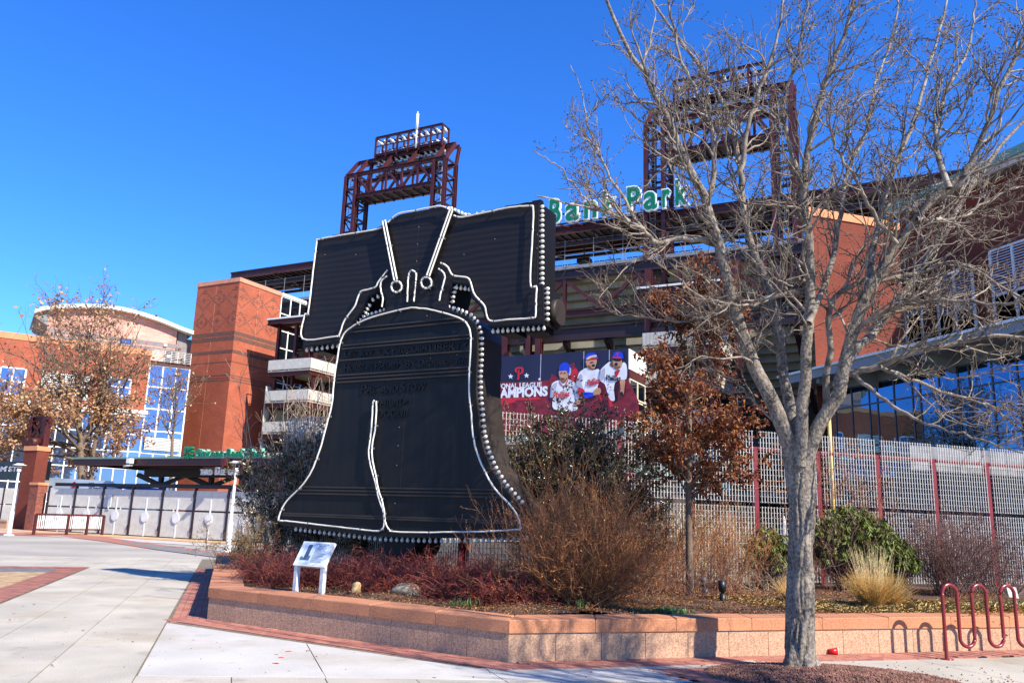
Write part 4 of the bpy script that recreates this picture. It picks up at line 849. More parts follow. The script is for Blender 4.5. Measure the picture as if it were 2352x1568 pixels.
# "Citizens Bank Park" letters on the canopy edge
def z8(x, y): return 362.96+x*.17364, 998.15+y*.17364
cs = thing('canopy_sign', 'green bank park lettering with star emblem standing on the gate canopy', 'sign', FB, (P_(530, 1040, BC)[0], BC, zf))
BL = BC-.12; zl0 = zf-.02; capz = FB.onb(*z8(910, 180), BL)[1]-FB.onb(*z8(910, 288), BL)[1]
def small_letter(ch, x0, x1): letter_part(ch, FB.onb(*z8(x0, 285), BL)[0], FB.onb(*z8(x1, 285), BL)[0], zl0, capz, BL+.12, cs, .22, (.03, .004))
M_keep = M['white_sign']; M['white_sign'] = M['pale_green'] = mat('pale_green_edge', lin(150, 205, 178), .4, 0, .05)
for ch, x0, x1 in [('C', 490, 552), ('i', 558, 578), ('t', 582, 616), ('i', 622, 642), ('z', 648, 694), ('e', 698, 752), ('n', 758, 808), ('s', 814, 866), ('B', 904, 966), ('a', 972, 1020), ('n', 1028, 1076), ('k', 1084, 1146), ('P', 1176, 1240), ('a', 1246, 1296), ('r', 1304, 1338), ('k', 1344, 1406)]: small_letter(ch, x0, x1)
M['white_sign'] = M_keep
ea, ez = FB.onb(*z8(405, 238), BL); eh = (FB.onb(*z8(405, 152), BL)[1]-FB.onb(*z8(405, 322), BL)[1])/2
def emblem(parts, name, m, b0, b1):
    s = MB()
    for poly in parts: s.prism([(ea+x*eh, ez+y*eh) for x, y in poly], b0, b1)
    s.build(name, m, cs, kind='stuff')
wedge = []
for q in range(4):
    c_, s_ = math.cos(q*math.pi/2), math.sin(q*math.pi/2)
    for poly in ([(.10, .16), (.42, .95), (.14, .95), (.04, .5)], [(-.10, .16), (-.42, .95), (-.14, .95), (-.04, .5)], [(.26, .34), (.95, .70), (.70, .95), (.42, .62)]): wedge.append([(x*c_-y*s_, x*s_+y*c_) for x, y in poly])
emblem(wedge, 'star_emblem', M['green_sign'], BL-.1, BL+.1)
for px in (440, 480, 520, 560, 600): pass
s = MB()
for x in np.linspace(330, 1400, 12): a = FB.onb(*z8(x, 290), BL)[0]; s.bar((a, BL+.2, zf-.05), (a, BL+.2, zf+.35), .04)
s.bar((FB.onb(*z8(330, 290), BL)[0], BL+.2, zf+.12), (FB.onb(*z8(1405, 290), BL)[0], BL+.2, zf+.12), .05); s.build('mounting_rail', M['steel'], cs)
# "THIRD BASE GATE" sign below
BT = BC+.5; tg = thing('gate_name_sign', 'white capital letters on a brown board hanging under the canopy', 'sign', FB, (P_(510, 1083, BT)[0], BT, 3.4))
a0, z1 = FB.onb(*z8(600, 428), BT); a1, z0 = FB.onb(*z8(1105, 520), BT); s = MB(); s.box(a0, a1, BT, BT+.08, z0, z1); s.build('board', mat('brown_board', lin(124, 70, 50), .5), tg)
s = MB()
for x in (a0+.3, a1-.3): s.bar((x, BT+.04, z1-.02), (x, BT+.04, zf-.3), .04)
s.build('hanger', M['steel_dark'], tg)
for wd, x0, x1 in (('THIRD', 568, 725), ('BASE', 765, 902), ('GATE', 936, 1078)):
    b_ = BT-.02; A0, Z0 = FB.onb(*z8(x0, 528), b_); A1, _ = FB.onb(*z8(x1, 528), b_); Z1 = FB.onb(*z8(x0, 456), b_)[1]; s = MB(); lettering(s, wd, A0, A1, Z0, Z1, b_, .1, .02); s.build('lettering', M['white_sign'], tg, kind='stuff')
# floodlight and camera boxes on the fascia
def q4(x, y): return x*.23151, 907.4+y*.23151
for (x, y), lab in (((1297, 650), 'pale floodlight box on the canopy fascia near its left end'), ((None), '')) if False else (((1297, 650), 'pale floodlight box on the canopy fascia near its left end'),):
    a, z = FB.onb(*q4(x, y), BC-.25); t = thing('fascia_floodlight', lab, 'floodlight', FB, (a, BC-.25, z-.2)); s = MB(); s.box(a-.17, a+.13, BC-.42, BC-.14, z-.14, z+.14); s.build('housing', M['white'], t); s = MB(); s.box(a-.03, a+.03, BC-.3, BC-.1, z-.3, z-.142); s.cyl((a-.25, BC-.5, z-.34), (a+.05, BC-.3, z-.26), .07, n=10); s.build('camera', M['grey_panel'], t)
a, z = FB.onb(*z8(885, 360), BC-.25); t = thing('fascia_floodlight', 'maroon floodlight box on the canopy fascia above the gate name', 'floodlight', FB, (a, BC-.25, z-.2)); s = MB(); s.box(a-.15, a+.13, BC-.42, BC-.14, z-.2, z+.2); s.build('housing', M['steel'], t); s = MB(); s.box(a-.45, a-.2, BC-.45, BC-.3, z-.38, z-.28); s.bar((a-.2, BC-.36, z-.33), (a, BC-.3, z-.2), .03); s.build('camera', M['grey_panel'], t)

# ------------------------------------------------------------------ behind the gates: tarpaulin, banner, kiosk
def quadsheet(name, lab, cat, pts, b, m, thick=.03):
    s = MB(); P = [FB.onb(x, y, b) for x, y in pts]; s.prism(P, b, b+thick); c = np.mean(P, 0); t = thing(name, lab, cat, FB, (c[0], b, min(p[1] for p in P))); s.build('cloth', m, t); return t
M['tarp'] = mat('blue_tarp', lin(24, 70, 190), .55, 0, .25, 2.2, .3, 5)
quadsheet('blue_tarpaulin', 'wrinkled royal blue tarpaulin tied along the gate tops', 'tarpaulin', [q4(1122, 870), q4(1200, 885), q4(1330, 890), q4(1480, 915), q4(1640, 930), q4(1640, 990), q4(1560, 965), q4(1330, 965), q4(1240, 925), q4(1180, 930), q4(1125, 905)], BG+.5, M['tarp'])
wb = quadsheet('printed_window_banner', 'pale blue printed banner behind the gates near the oak trunk', 'banner', [q4(395, 812), q4(1120, 850), q4(1120, 960), q4(395, 960)], BG+3, mat('banner_sheet', lin(196, 214, 226), .5, 0, .06, 1))
for i, wd in enumerate(('FIT', 'FOR', 'GLORY')):
    y0 = 882+i*24; A0, Z0 = FB.onb(*q4(882, y0), BG+2.99); A1, Z1 = FB.onb(*q4(882+(55, 62, 112)[i], y0-17), BG+2.99); s = MB(); lettering(s, wd, A0, A1, Z0, Z1, BG+2.99, .01, .01); s.build('print', M['dark'], wb, kind='stuff')
a, z = FB.onb(*q4(735, 888), BG+2.98); s = MB(); s.cyl((a, BG+2.98, z), (a, BG+2.96, z), .22, n=20); s.build('red_roundel', mat('print_red', lin(196, 30, 44), .5), wb)
kq = thing('ticket_kiosk', 'small kiosk with red and blue panels under a dark roof behind the gates', 'kiosk', FB, (FB.onb(*z8(620, 1000), BG+4)[0], BG+4, 0))
kb = BG+4.0; ka, kz1 = FB.onb(*z8(330, 850), kb); kc, _ = FB.onb(*z8(830, 850), kb); _, kzt = FB.onb(*z8(560, 765), kb); _, kz0 = FB.onb(*z8(560, 975), kb)
s = MB(); s.box(ka+.3, kc-.1, kb, kb+2, 0, kz1-.12); s.build('body', mat('kiosk_red', lin(150, 34, 34), .5), kq); s = MB(); s.box(ka, kc, kb-.9, kb+2.1, kz1-.12, kz1+.05); s.build('awning', M['dark'], kq)
s = MB(); s.box(ka+.8, kc-.4, kb+.2, kb+1.9, kz1+.052, kzt); s.build('upper_sign', mat('kiosk_blue', lin(40, 80, 180), .5), kq)
for k in range(3): s = MB(); x = ka+1.2+k*.9; s.box(x, x+.35, kb+.13, kb+.199, kz1+.055, kzt-.03); s.build('red_stripe', M['red_post'], kq)
s = MB(); s.box(ka+.3, kc-.2, kb-.05, kb-.005, .7, 1.2); s.build('counter_front', M['white'], kq)

# ------------------------------------------------------------------ maroon railing, brick pier with steel frame, left gates
def rail_thing():
    a = -43.6; t = thing('hand_railing', 'low maroon railing with white balusters in front of the gates', 'railing', FB, (a, 29.2, 0)); bs = [FB.L(gz(px, py))[1] for px, py in ((88, 1228.7), (172.5, 1229.2), (215, 1229), (252, 1229))]; zt_ = np.mean([FB.ona(x, y, a)[1] for x, y in ((95, 1177), (257, 1187))])
    for b in bs: s = MB(); s.box(a-.06, a+.06, b-.06, b+.06, 0, zt_); s.build('post', M['steel'], t)
    s = MB(); s.bar((a, bs[0], zt_), (a, bs[-1], zt_), .09, .09); s.bar((a, bs[0], .3), (a, bs[-1], .3), .06, .07); s.build('top_rail', M['steel'], t)
    n = 0
    for b in np.arange(bs[0]+.14, bs[-1]-.05, .11):
        if min(abs(b-q) for q in bs) < .07: continue
        s = MB(); s.box(a-.015, a+.015, b-.02, b+.02, .33, zt_-.05); s.build('baluster', M['white'], t)
rail_thing()
pr = thing('brick_pier', 'red brick pier with an orange stone cap beside the leftmost gate', 'pier', FB, (-53, 34.5, 0))
b_ = 34.6; a0 = FB.onb(*q4(135, 1250), b_)[0]; a1 = FB.onb(*q4(262, 1250), b_)[0]; zt_ = FB.onb(*q4(320, 548), b_)[1]; zc_ = FB.onb(*q4(320, 520), b_)[1]
s = MB(); s.box(a0, a1, b_, b_+.85, 0, zt_); s.build('tall_shaft', M['brick_red'], pr); s = MB(); s.box(a0-.05, a1+.05, b_-.05, b_+.9, zt_+.002, zt_+.3); s.build('tall_cap', M['stone_orange'], pr)
b2 = 33.6; a2 = FB.onb(*q4(236, 1320), b2)[0]; a3 = FB.onb(*q4(318, 1320), b2)[0]; z2 = FB.onb(*q4(335, 888), b2)[1]
s = MB(); s.box(a2, a3, b2, b2+.62, 0, z2); s.build('short_shaft', M['brick_dark_mix'], pr); s = MB(); s.box(a2-.05, a3+.05, b2-.05, b2+.66, z2+.002, z2+.16); s.build('short_cap', M['stone_orange'], pr)
sf = thing('steel_gate_frame', 'maroon steel frame with crossed braces rising above the brick pier', 'steel frame', FB, (a1, 35, 0)); bf = 35.4
L0 = FB.onb(*q4(300, 440), bf); L1 = FB.onb(*q4(320, 220), bf); R0 = FB.onb(*q4(368, 860), bf); R1 = FB.onb(*q4(455, 220), bf); aLf = L0[0]; aRf = R0[0]+.0; ztf = L1[1]
s = MB(); s.ibeam((aLf, bf, z2), (aLf, bf, ztf), .28, .3); s.build('post', M['steel'], sf); s = MB(); s.box(aRf-.22, aRf+.22, bf-.15, bf+.25, 0, ztf); s.build('post', M['steel'], sf)
s = MB(); s.ibeam((aLf-.15, bf, ztf-.15), (aRf+.25, bf, ztf-.15), .3, .34); s.build('head_beam', M['steel'], sf)
zm = FB.onb(*q4(350, 430), bf)[1]
s = MB(); s.bar((aLf, bf, ztf-.3), (aRf-.2, bf, zm), .18, .2); s.build('brace', M['steel'], sf); s = MB(); s.bar((aLf, bf, zm), (aRf-.2, bf, ztf-.3), .18, .19); s.build('brace', M['steel'], sf)
for k, x in enumerate((285, 345)):
    a, z = FB.onb(*q4(x, 470), b_+.2); t = thing('pier_floodlight', ('left', 'right')[k]+' one of two maroon floodlights on top of the brick pier', 'floodlight', FB, (a, b_+.2, z-.2), 'floodlights on the brick pier'); s = MB(); s.cyl((a, b_-.1, z-.02), (a, b_+.5, z+.12), .32, .24, 14); s.build('hood', M['steel'], t); s = MB(); s.bar((a, b_+.3, zc_), (a, b_+.3, z), .06); s.build('stand', M['dark'], t)
# store sign and grating fence left of the pier
st = thing('store_sign', 'black store sign with white capitals left of the brick pier', 'sign', FB, (-55, 36, 2.5)); bs_ = 36.0
Z0 = FB.onb(*q4(60, 835), bs_)[1]; Z1 = FB.onb(*q4(60, 655), bs_)[1]; s = MB(); s.box(-63.5, a0+.5, bs_, bs_+.3, Z0, Z1); s.build('board', mat('black_board', lin(16, 16, 20), .4), st)
A0 = FB.onb(*q4(-128, 752), bs_)[0]; A1 = FB.onb(*q4(330, 752), bs_)[0]; Zb = FB.onb(*q4(100, 754), bs_)[1]; Zc = FB.onb(*q4(100, 706), bs_)[1]; s = MB(); lettering(s, 'TEAM STORE', A0, A1, Zb, Zc, bs_, .08, .03); s.build('lettering', M['white_sign'], st, kind='stuff')
lf_ = thing('side_grating_fence', 'pale grating fence under the store sign left of the pier', 'fence', FB, (-57, 34.6, 0)); bq = 34.8
for k in range(4):
    x1 = a0-.06-k*1.75; x0 = x1-1.68
    for z0, z1 in ((.5, zmid-.03), (zmid+.04, ztop-.1)):
        me = grating(1.6, z1-z0, 26, .034).mesh('grating_panel', M['galv_dim']); link('grating_panel', me, lf_, (x0+.04+57, bq-34.6, z0))
    s = MB(); s.box(x0-.06, x0+.0, bq-.06, bq+.06, 0, ztop); s.build('post', M['steel_dark'], lf_)
s = MB(); s.box(-64, a0-.02, bq-.6, bq-.2, 0, .45); s.box(-64, a0-.02, bq-.65, bq-.15, .452, .55); tag(s.build('low_wall', M['wallstone'], lf_), None)

# ------------------------------------------------------------------ lamp posts
def lamp(px, py, ptop, lab):
    P = gz(px, py); h = aty(*ptop, P[1])[2]; t = thing('lamp_post', lab, 'lamp post', FW, (P[0], P[1], 0), 'plaza lamp posts')
    s = MB(); s.lathe([(.26, 0), (.26, .02), (.17, .07), (.16, .08)], (P[0], P[1], 0), 20); s.build('base', M['white'], t)
    s = MB(); s.lathe([(.105, .06), (.1, 1.15), (.085, 1.2), (.062, 1.24), (.055, h-.42)], (P[0], P[1], 0), 16); s.build('pole', M['white'], t)
    s = MB(); s.lathe([(.001, h-.44), (.10, h-.44), (.11, h-.30), (.09, h-.28), (.001, h-.28)], (P[0], P[1], 0), 16); s.build('lamp_head', M['white'], t)
    s = MB()
    for k in range(3): q = 2*math.pi*k/3+.5; s.cyl((P[0]+.1*math.cos(q), P[1]+.1*math.sin(q), h-.3), (P[0]+.12*math.cos(q), P[1]+.12*math.sin(q), h-.08), .014, n=6)
    s.build('bracket', M['galv'], t)
    s = MB(); s.lathe([(.001, h-.07), (.30, h-.095), (.34, h-.09), (.33, h-.075), (.18, h-.04), (.16, h), (.001, h+.005)], (P[0], P[1], 0), 24); s.build('lamp_shade', M['white'], t)
lamp(523, 1267, (543, 1058), 'white lamp post with flat disc shade just left of the planter')
lamp(20, 1229, (49, 1064), 'white lamp post with flat disc shade in front of the store sign')

# ------------------------------------------------------------------ team store building and the pink building behind
FT = Frame(32.0); DT = 87.9
def T_(px, py, d=DT): return FT.onb(px, py, d)
ts = thing('brick_store_building', 'orange brick building with white framed windows behind the leafy oak', 'building', FT, (T_(170, 950)[0], DT, 0))
def q1(x, y): return x*.30863, 604.94+y*.30863
aW0 = T_(-60, 800)[0]; aW1 = T_(336, 900)[0]; zt_ = np.mean([T_(*q1(0, 500))[1], T_(*q1(1090, 640))[1]]); zs_ = np.mean([T_(*q1(0, 562))[1], T_(*q1(900, 650))[1]]); zcn = np.mean([T_(*q1(100, 1010))[1], T_(*q1(950, 1085))[1]])
s = MB(); s.box(aW0, aW1, DT, DT+8, zcn, zs_); s.build('wall', M['brick'], ts)
s = MB(); s.box(aW0, aW1+.06, DT-.06, DT+8, zs_+.003, zt_); s.build('parapet', M['stone_orange'], ts)
s = MB(); s.box(aW0, aW1+.3, DT-.5, DT+.6, zcn-.35, zcn-.003); s.box(aW0, aW1+.2, DT-.35, DT+.6, zcn-.6, zcn-.353); s.build('cornice', M['white'], ts)
def window(parent, fr, a0, a1, d, z0, z1, nx, nz, fm, gm, dep=.12, fw=.07, name='window'):
    w_ = MB(); fw2 = fw
    for i in range(nx+1): x = a0+(a1-a0)*i/nx; w_.box(x-fw2, x+fw2, d-dep, d+.03, z0, z1)
    for j in range(nz+1):
        z = z0+(z1-z0)*j/nz
        for i in range(nx): w_.box(a0+(a1-a0)*i/nx+fw2, a0+(a1-a0)*(i+1)/nx-fw2, d-dep+.01, d+.02, z-fw2, z+fw2)
    o = w_.build(name, fm, parent)
    for i in range(nx):
        for j in range(nz):
            x0, x1 = a0+(a1-a0)*i/nx, a0+(a1-a0)*(i+1)/nx; y0, y1 = z0+(z1-z0)*j/nz, z0+(z1-z0)*(j+1)/nz
            s = MB(); tw_ = rnd.uniform(-.006, .006); s.add([(x0+fw2, d-dep*.4+tw_, y0+fw2), (x1-fw2, d-dep*.4-tw_, y0+fw2), (x1-fw2, d-dep*.4-tw_, y1-fw2), (x0+fw2, d-dep*.4+tw_, y1-fw2)], [(0, 1, 2, 3)]); s.build('pane', gm, o)
    return o
def win_px(p0, p1, nx, nz, d=DT, gm=None, parent=ts, fm=None):
    A0, Z1 = T_(*q1(*p0), d); A1, Z0 = T_(*q1(*p1), d); return window(parent, FT, A0, A1, d, min(Z0, Z1), max(Z0, Z1), nx, nz, fm or M['white'], gm or M['glass_sky'])
win_px((8, 768), (165, 985), 2, 2); win_px((802, 845), (950, 1055), 2, 3)
A0, Z1 = T_(*q1(325, 800)); A1, Z0 = T_(*q1(640, 1020))
wl = MB()
for x in np.linspace(A0, A1, 3): wl.box(x-.06, x+.06, DT-.14, DT+.03, Z0, Z1)
lo = wl.build('louvre_window', M['white'], ts, kind='stuff'); n = 12
for k in range(n): z = Z0+(Z1-Z0)*k/n; s = MB(); s.box(A0, A1, DT-.16, DT-.1, z, z+(Z1-Z0)/n*.52); s.build('slat', M['white'], lo)
s = MB(); s.box(A0, A1, DT-.04, DT-.004, Z0, Z1); s.build('louvre_backing', M['dark'], ts)
# ground floors: curtain wall
window(ts, FT, aW0, aW1+.2, DT+.9, .2, zcn-.62, 14, 6, M['white'], M['glass_sky'], .14, .055, 'curtain_wall')
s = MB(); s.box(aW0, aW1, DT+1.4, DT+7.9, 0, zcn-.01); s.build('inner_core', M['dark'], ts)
# glazed bay to the right, roof deck railing above
A0 = T_(*q1(1098, 900), DT+1)[0]; A1 = T_(*q1(1398, 900), DT+1)[0]; zgb = np.mean([T_(*q1(1105, 750), DT+1)[1], T_(*q1(1410, 775), DT+1)[1]])
window(ts, FT, A0, A1, DT+1, .3, zgb-.1, 3, 7, M['white'], M['glass_sky'], .14, .07, 'glazed_bay')
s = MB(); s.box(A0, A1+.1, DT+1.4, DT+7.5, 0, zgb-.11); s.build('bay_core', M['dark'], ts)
s = MB(); s.ibeam((A0, DT+.95, zgb+.12), (A1, DT+.95, zgb+.12), .3, .42); s.build('bay_beam', M['steel'], ts)
s = MB(); s.box(A0, A1, DT+1.2, DT+7, zgb-.1, zgb+.25); s.build('deck', M['beige'], ts)
s = MB(); zr_ = zgb+.33
for x in np.linspace(A0, A1, 7): s.bar((x, DT+.95, zr_), (x, DT+.95, zr_+1.15), .06)
for z in np.linspace(.1, 1.15, 7): s.bar((A0, DT+.95, zr_+z), (A1, DT+.95, zr_+z), .04)
s.build('deck_railing', M['galv'], ts)
A0, Z1 = T_(*q1(1080, 1285), DT+.6); A1, Z0 = T_(*q1(1330, 1400), DT+.6); s = MB(); s.box(A0, A1, DT+.62, DT+.7, Z0, Z1); lv = s.build('louvre_panel', M['dark'], ts)
for k in range(9): z = Z0+(Z1-Z0)*k/9; s = MB(); s.box(A0, A1, DT+.5, DT+.615, z, z+(Z1-Z0)/9*.55); s.build('slat', M['white'], lv)
pb_ = thing('pink_block_building', 'pale pink block building with a curved white edged roof', 'building', FT, (T_(250, 800, 94)[0], 94, 0)); DP = 94.0
arc = [T_(*q1(x, y), DP) for x, y in ((258, 352), (330, 330), (430, 318), (560, 313), (700, 313), (820, 322), (960, 348), (1100, 388), (1220, 430), (1335, 478), (1430, 512))]
arc = smooth_path(np.array(arc), 28); wa0 = T_(*q1(362, 400), DP)[0]; wa1 = T_(*q1(1322, 560), DP)[0]
inner = [p for p in arc if wa0 < p[0] < wa1]; s = MB(); s.prism([(wa0, 0)] + [(wa1, 0)] + [(p[0], p[1]-.42) for p in inner[::-1]], DP, DP+9); s.build('wall', M['brick_pink'], pb_)
s = MB(); top = [(p[0], p[1]) for p in arc]; bot = [(p[0], p[1]-.8) for p in arc[::-1]]; n = len(top)
for i in range(n-1): s.hexa([(top[i][0], DP-.9, top[i][1]-.38), (top[i+1][0], DP-.9, top[i+1][1]-.38), (top[i+1][0], DP+9.5, top[i+1][1]-.38), (top[i][0], DP+9.5, top[i][1]-.38), (top[i][0], DP-.9, top[i][1]), (top[i+1][0], DP-.9, top[i+1][1]), (top[i+1][0], DP+9.5, top[i+1][1]), (top[i][0], DP+9.5, top[i][1])])
s.build('curved_roof', mat('roof_edge', lin(206, 222, 218), .5, 0, .05), pb_)
s = MB(); P0 = T_(*q1(375, 350), DP)[0]; s.prism([(arc[0][0]+.2, arc[0][1]-.75), (wa0-.01, arc[0][1]+.1), (wa0-.01, T_(*q1(355, 465), DP)[1])], DP-.3, DP+8); s.build('eave_bracket', M['soffit'], pb_)
for y0, y1, th in ((478, 600, .45), (515, 640, .3)):
    z = T_(*q1(700, (y0+y1)/2), DP)[1]; s = MB(); s.box(wa0+.01, wa1-.01, DP-.015, DP+.02, z-th/2, z+th/2); s.build('grey_band', M['band_grey'], pb_)
def flat_px(name, p0, p1, m, d, dep=.08, parent=pb_):
    A0, Z1 = T_(*q1(*p0), d); A1, Z0 = T_(*q1(*p1), d); s = MB(); s.box(A0, A1, d-dep, d+.01, Z0, Z1); return s.build(name, m, parent)
wn = flat_px('window', (897, 556), (974, 600), M['dark'], DP, .05); flat_px('pane', (905, 562), (968, 596), M['glass_sky'], DP-.06, .01, wn)
dr = flat_px('door', (1226, 646), (1290, 760), mat('dark_door', lin(44, 38, 44), .5), DP, .06); flat_px('door_notice', (1243, 678), (1266, 700), M['white'], DP-.065, .01, dr)
flat_px('wall_lamp', (1218, 600), (1240, 620), M['cream'], DP, .2); flat_px('side_block', (1325, 500), (1372, 720), M['band_grey'], DP+.3, .1)
s = MB(); s.box(wa1, wa1+4.5, DP+.4, DP+8, 0, T_(*q1(1400, 560), DP)[1]); s.build('side_wall', M['band_grey'], pb_)
# ------------------------------------------------------------------ printed team banner on the concourse building
BN = 60.0
def zb(x, y): return 1149.4+x*.15432, 786.4+y*.15432
def N_(x, y, b=BN): return FB.onb(*zb(x, y), b)
n_tr = N_(1900, 88); n_br = (n_tr[0], N_(1890, 1250)[1]); n_tl = (N_(-420, 290)[0], N_(950, 158)[1]); zt_ = n_tr[1]; zb_ = n_br[1]
hs_ = thing('club_office_box', 'box shaped office with white framed windows behind the printed banner', 'building', FB, ((n_tl[0]+n_tr[0])/2, BN+.3, 0))
s = MB(); s.box(n_tl[0], n_tr[0]-.02, BN+.3, BN+6, zb_-1.2, zt_-.1); s.build('wall', M['beige'], hs_)
s = MB(); s.box(n_tr[0]-.02, n_tr[0]+.06, BN+.1, BN+6, zt_-1.6, zt_); s.build('side_panel', M['white'], hs_); s = MB(); s.box(n_tr[0]-.02, n_tr[0]+.1, BN+.1, BN+6, zt_-2.25, zt_-1.6); s.build('side_beam', M['steel'], hs_)
aS = n_tr[0]+.03
for i in range(3):
    for j in range(3):
        y0, y1 = BN+.2+i*1.9, BN+.2+(i+1)*1.9; z1 = zt_-2.3-j*1.6; z0 = z1-1.5; f = MB(); f.box(aS-.02, aS+.06, y0, y0+.1, z0, z1); f.box(aS-.02, aS+.06, y1-.1, y1, z0, z1); f.box(aS-.02, aS+.055, y0+.1, y1-.1, z0, z0+.1); f.box(aS-.02, aS+.055, y0+.1, y1-.1, z1-.1, z1)
        o = f.build('window', M['cream'], hs_); f = MB(); f.box(aS-.01, aS+.01, y0+.1, y1-.1, z0+.1, z1-.1); f.build('pane', M['glass_dark'], o)
def shade_mat(name, c1, c2, sc=.8, dist=1.0, thr=(.42, .62), rough=.5):
    return mat(name, c1, rough, 0, .1, sc, col2=c2)
bnr = thing('printed_banner', 'navy and red printed banner with three cheering ballplayers and white capitals', 'banner', FB, ((n_tl[0]+n_tr[0])/2, BN, zb_))
s = MB(); s.box(n_tl[0], n_tr[0], BN, BN+.08, zb_, zt_); s.build('cloth', M.setdefault('banner_navy', mat('banner_navy', lin(22, 24, 50), .5, 0, .25, .35, col2=lin(34, 30, 62))), bnr)
PRINT = {'navy': lin(24, 26, 54), 'red': lin(196, 30, 44), 'glow': lin(128, 26, 40), 'white': lin(228, 226, 230), 'shade': lin(176, 172, 184), 'skin': lin(196, 142, 108), 'skin_dark': lin(140, 88, 62), 'blue': lin(26, 60, 196), 'dark': lin(20, 18, 26), 'beard': lin(120, 84, 58), 'hair': lin(100, 70, 46), 'cream': lin(206, 190, 160)}
PM = {k: mat('print_'+k, v, .5, 0, .10 if k not in ('glow',) else .35, 1.6) for k, v in PRINT.items()}
lay_n = [0]
def pp(name, col, pts, parent=bnr, smooth_=True):
    lay_n[0] += 1; P = np.array([N_(*p) for p in pts])
    if smooth_: Q = np.concatenate([P[-2:], P, P[:3]]); Q = smooth_path(Q, (len(Q)-1)*4+1)[8:8+len(P)*4]; P = Q
    b = BN-.004*lay_n[0]-.004; s = MB(); s.prism([tuple(p) for p in P], b-.002, b+.001); return s.build(name, PM[col], parent)
def ell(cx, cy, rx, ry, n=14): return [(cx+rx*math.cos(2*math.pi*i/n), cy+ry*math.sin(2*math.pi*i/n)) for i in range(n)]
pp('red_glow', 'glow', [(-400, 640), (200, 590), (700, 560), (760, 470), (860, 520), (940, 420), (1090, 300), (1150, 420), (1500, 480), (1700, 560), (1888, 520), (1888, 1240), (-400, 1240)])
pp('red_flare', 'red', [(1060, 440), (1130, 380), (1160, 520), (1190, 700), (1120, 640), (1040, 520)])
pp('red_flare', 'red', [(1480, 560), (1600, 640), (1700, 860), (1640, 960), (1500, 860), (1440, 700)])
pp('red_ribbon', 'red', [(-400, 815), (600, 815), (590, 850), (230, 860), (210, 890), (90, 930), (-400, 930)], smooth_=False)
def ptext(txt, x0, x1, y0, y1, col, bold=.02, shear=0, name='lettering', slope=0):
    lay_n[0] += 1; A0, Z0 = N_(x0, y0); A1, _ = N_(x1, y0+slope); _, Z1 = N_(x0, y1); Zs = N_(x1, y0+slope)[1]-Z0; s = MB(); b = BN-.004*lay_n[0]-.004; lettering(s, txt, A0, A1, Z0, Z1, b, .004, bold, shear, Zs); s.build(name, PM[col], bnr, None, 'stuff')
ptext('NATIONAL LEAGUE', -190, 612, 690, 622, 'white', .03, 0, 'lettering', -30); ptext('CHAMPIONS', -225, 705, 830, 702, 'white', .05, 0, 'lettering', -44)
def star(cx, cy, r): pp('star', 'white', [(cx+(r if i % 2 == 0 else r*.42)*math.sin(i*math.pi/5), cy-(r if i % 2 == 0 else r*.42)*math.cos(i*math.pi/5)) for i in range(10)], smooth_=False)
star(155, 505, 42); star(392, 492, 42); star(585, 546, 26); star(-40, 570, 26)
pp('script_letter', 'red', [(216, 420), (230, 385), (275, 365), (330, 370), (350, 405), (340, 450), (305, 475), (290, 478), (285, 540), (270, 556), (248, 548), (255, 530), (262, 440), (268, 410), (290, 400), (288, 450), (308, 440), (318, 405), (300, 388), (262, 392), (248, 420), (258, 440), (238, 450)])
# player one, batting helmet
pp('jersey', 'white', [(770, 620), (880, 562), (960, 590), (1015, 545), (1130, 615), (1175, 680), (1205, 800), (1200, 850), (1140, 850), (1130, 1010), (800, 990), (790, 800), (740, 820)]); pp('face', 'skin', [(880, 420), (990, 420), (1010, 500), (1000, 560), (950, 610), (900, 570), (880, 500)]); pp('helmet', 'blue', [(880, 420), (890, 340), (950, 300), (1010, 310), (1050, 370), (1055, 450), (1030, 495), (1000, 450), (985, 420)]); pp('helmet_flap', 'shade', [(1035, 370), (1055, 400), (1050, 470), (1030, 495), (1018, 470), (1035, 430)]); pp('forearm', 'skin', [(1140, 850), (1205, 840), (1195, 900), (1110, 950), (1080, 930)]); pp('collar', 'red', [(880, 562), (900, 610), (955, 640), (1015, 545), (1000, 600), (955, 660), (890, 620)])
pp('cheek_shade', 'skin_dark', [(890, 500), (940, 560), (1000, 520), (985, 570), (940, 605), (900, 570)]); pp('eye', 'dark', ell(915, 455, 14, 8)); pp('eye', 'dark', ell(965, 452, 14, 8)); pp('mouth', 'dark', ell(935, 540, 26, 10)); pp('jersey_fold', 'shade', [(780, 640), (850, 600), (830, 700), (800, 800), (760, 810)]); pp('jersey_fold', 'shade', [(1090, 640), (1170, 700), (1190, 800), (1140, 840), (1120, 740)])
ptext('Phillies', 790, 1030, 830, 740, 'red', .03, .15, 'script', -25)
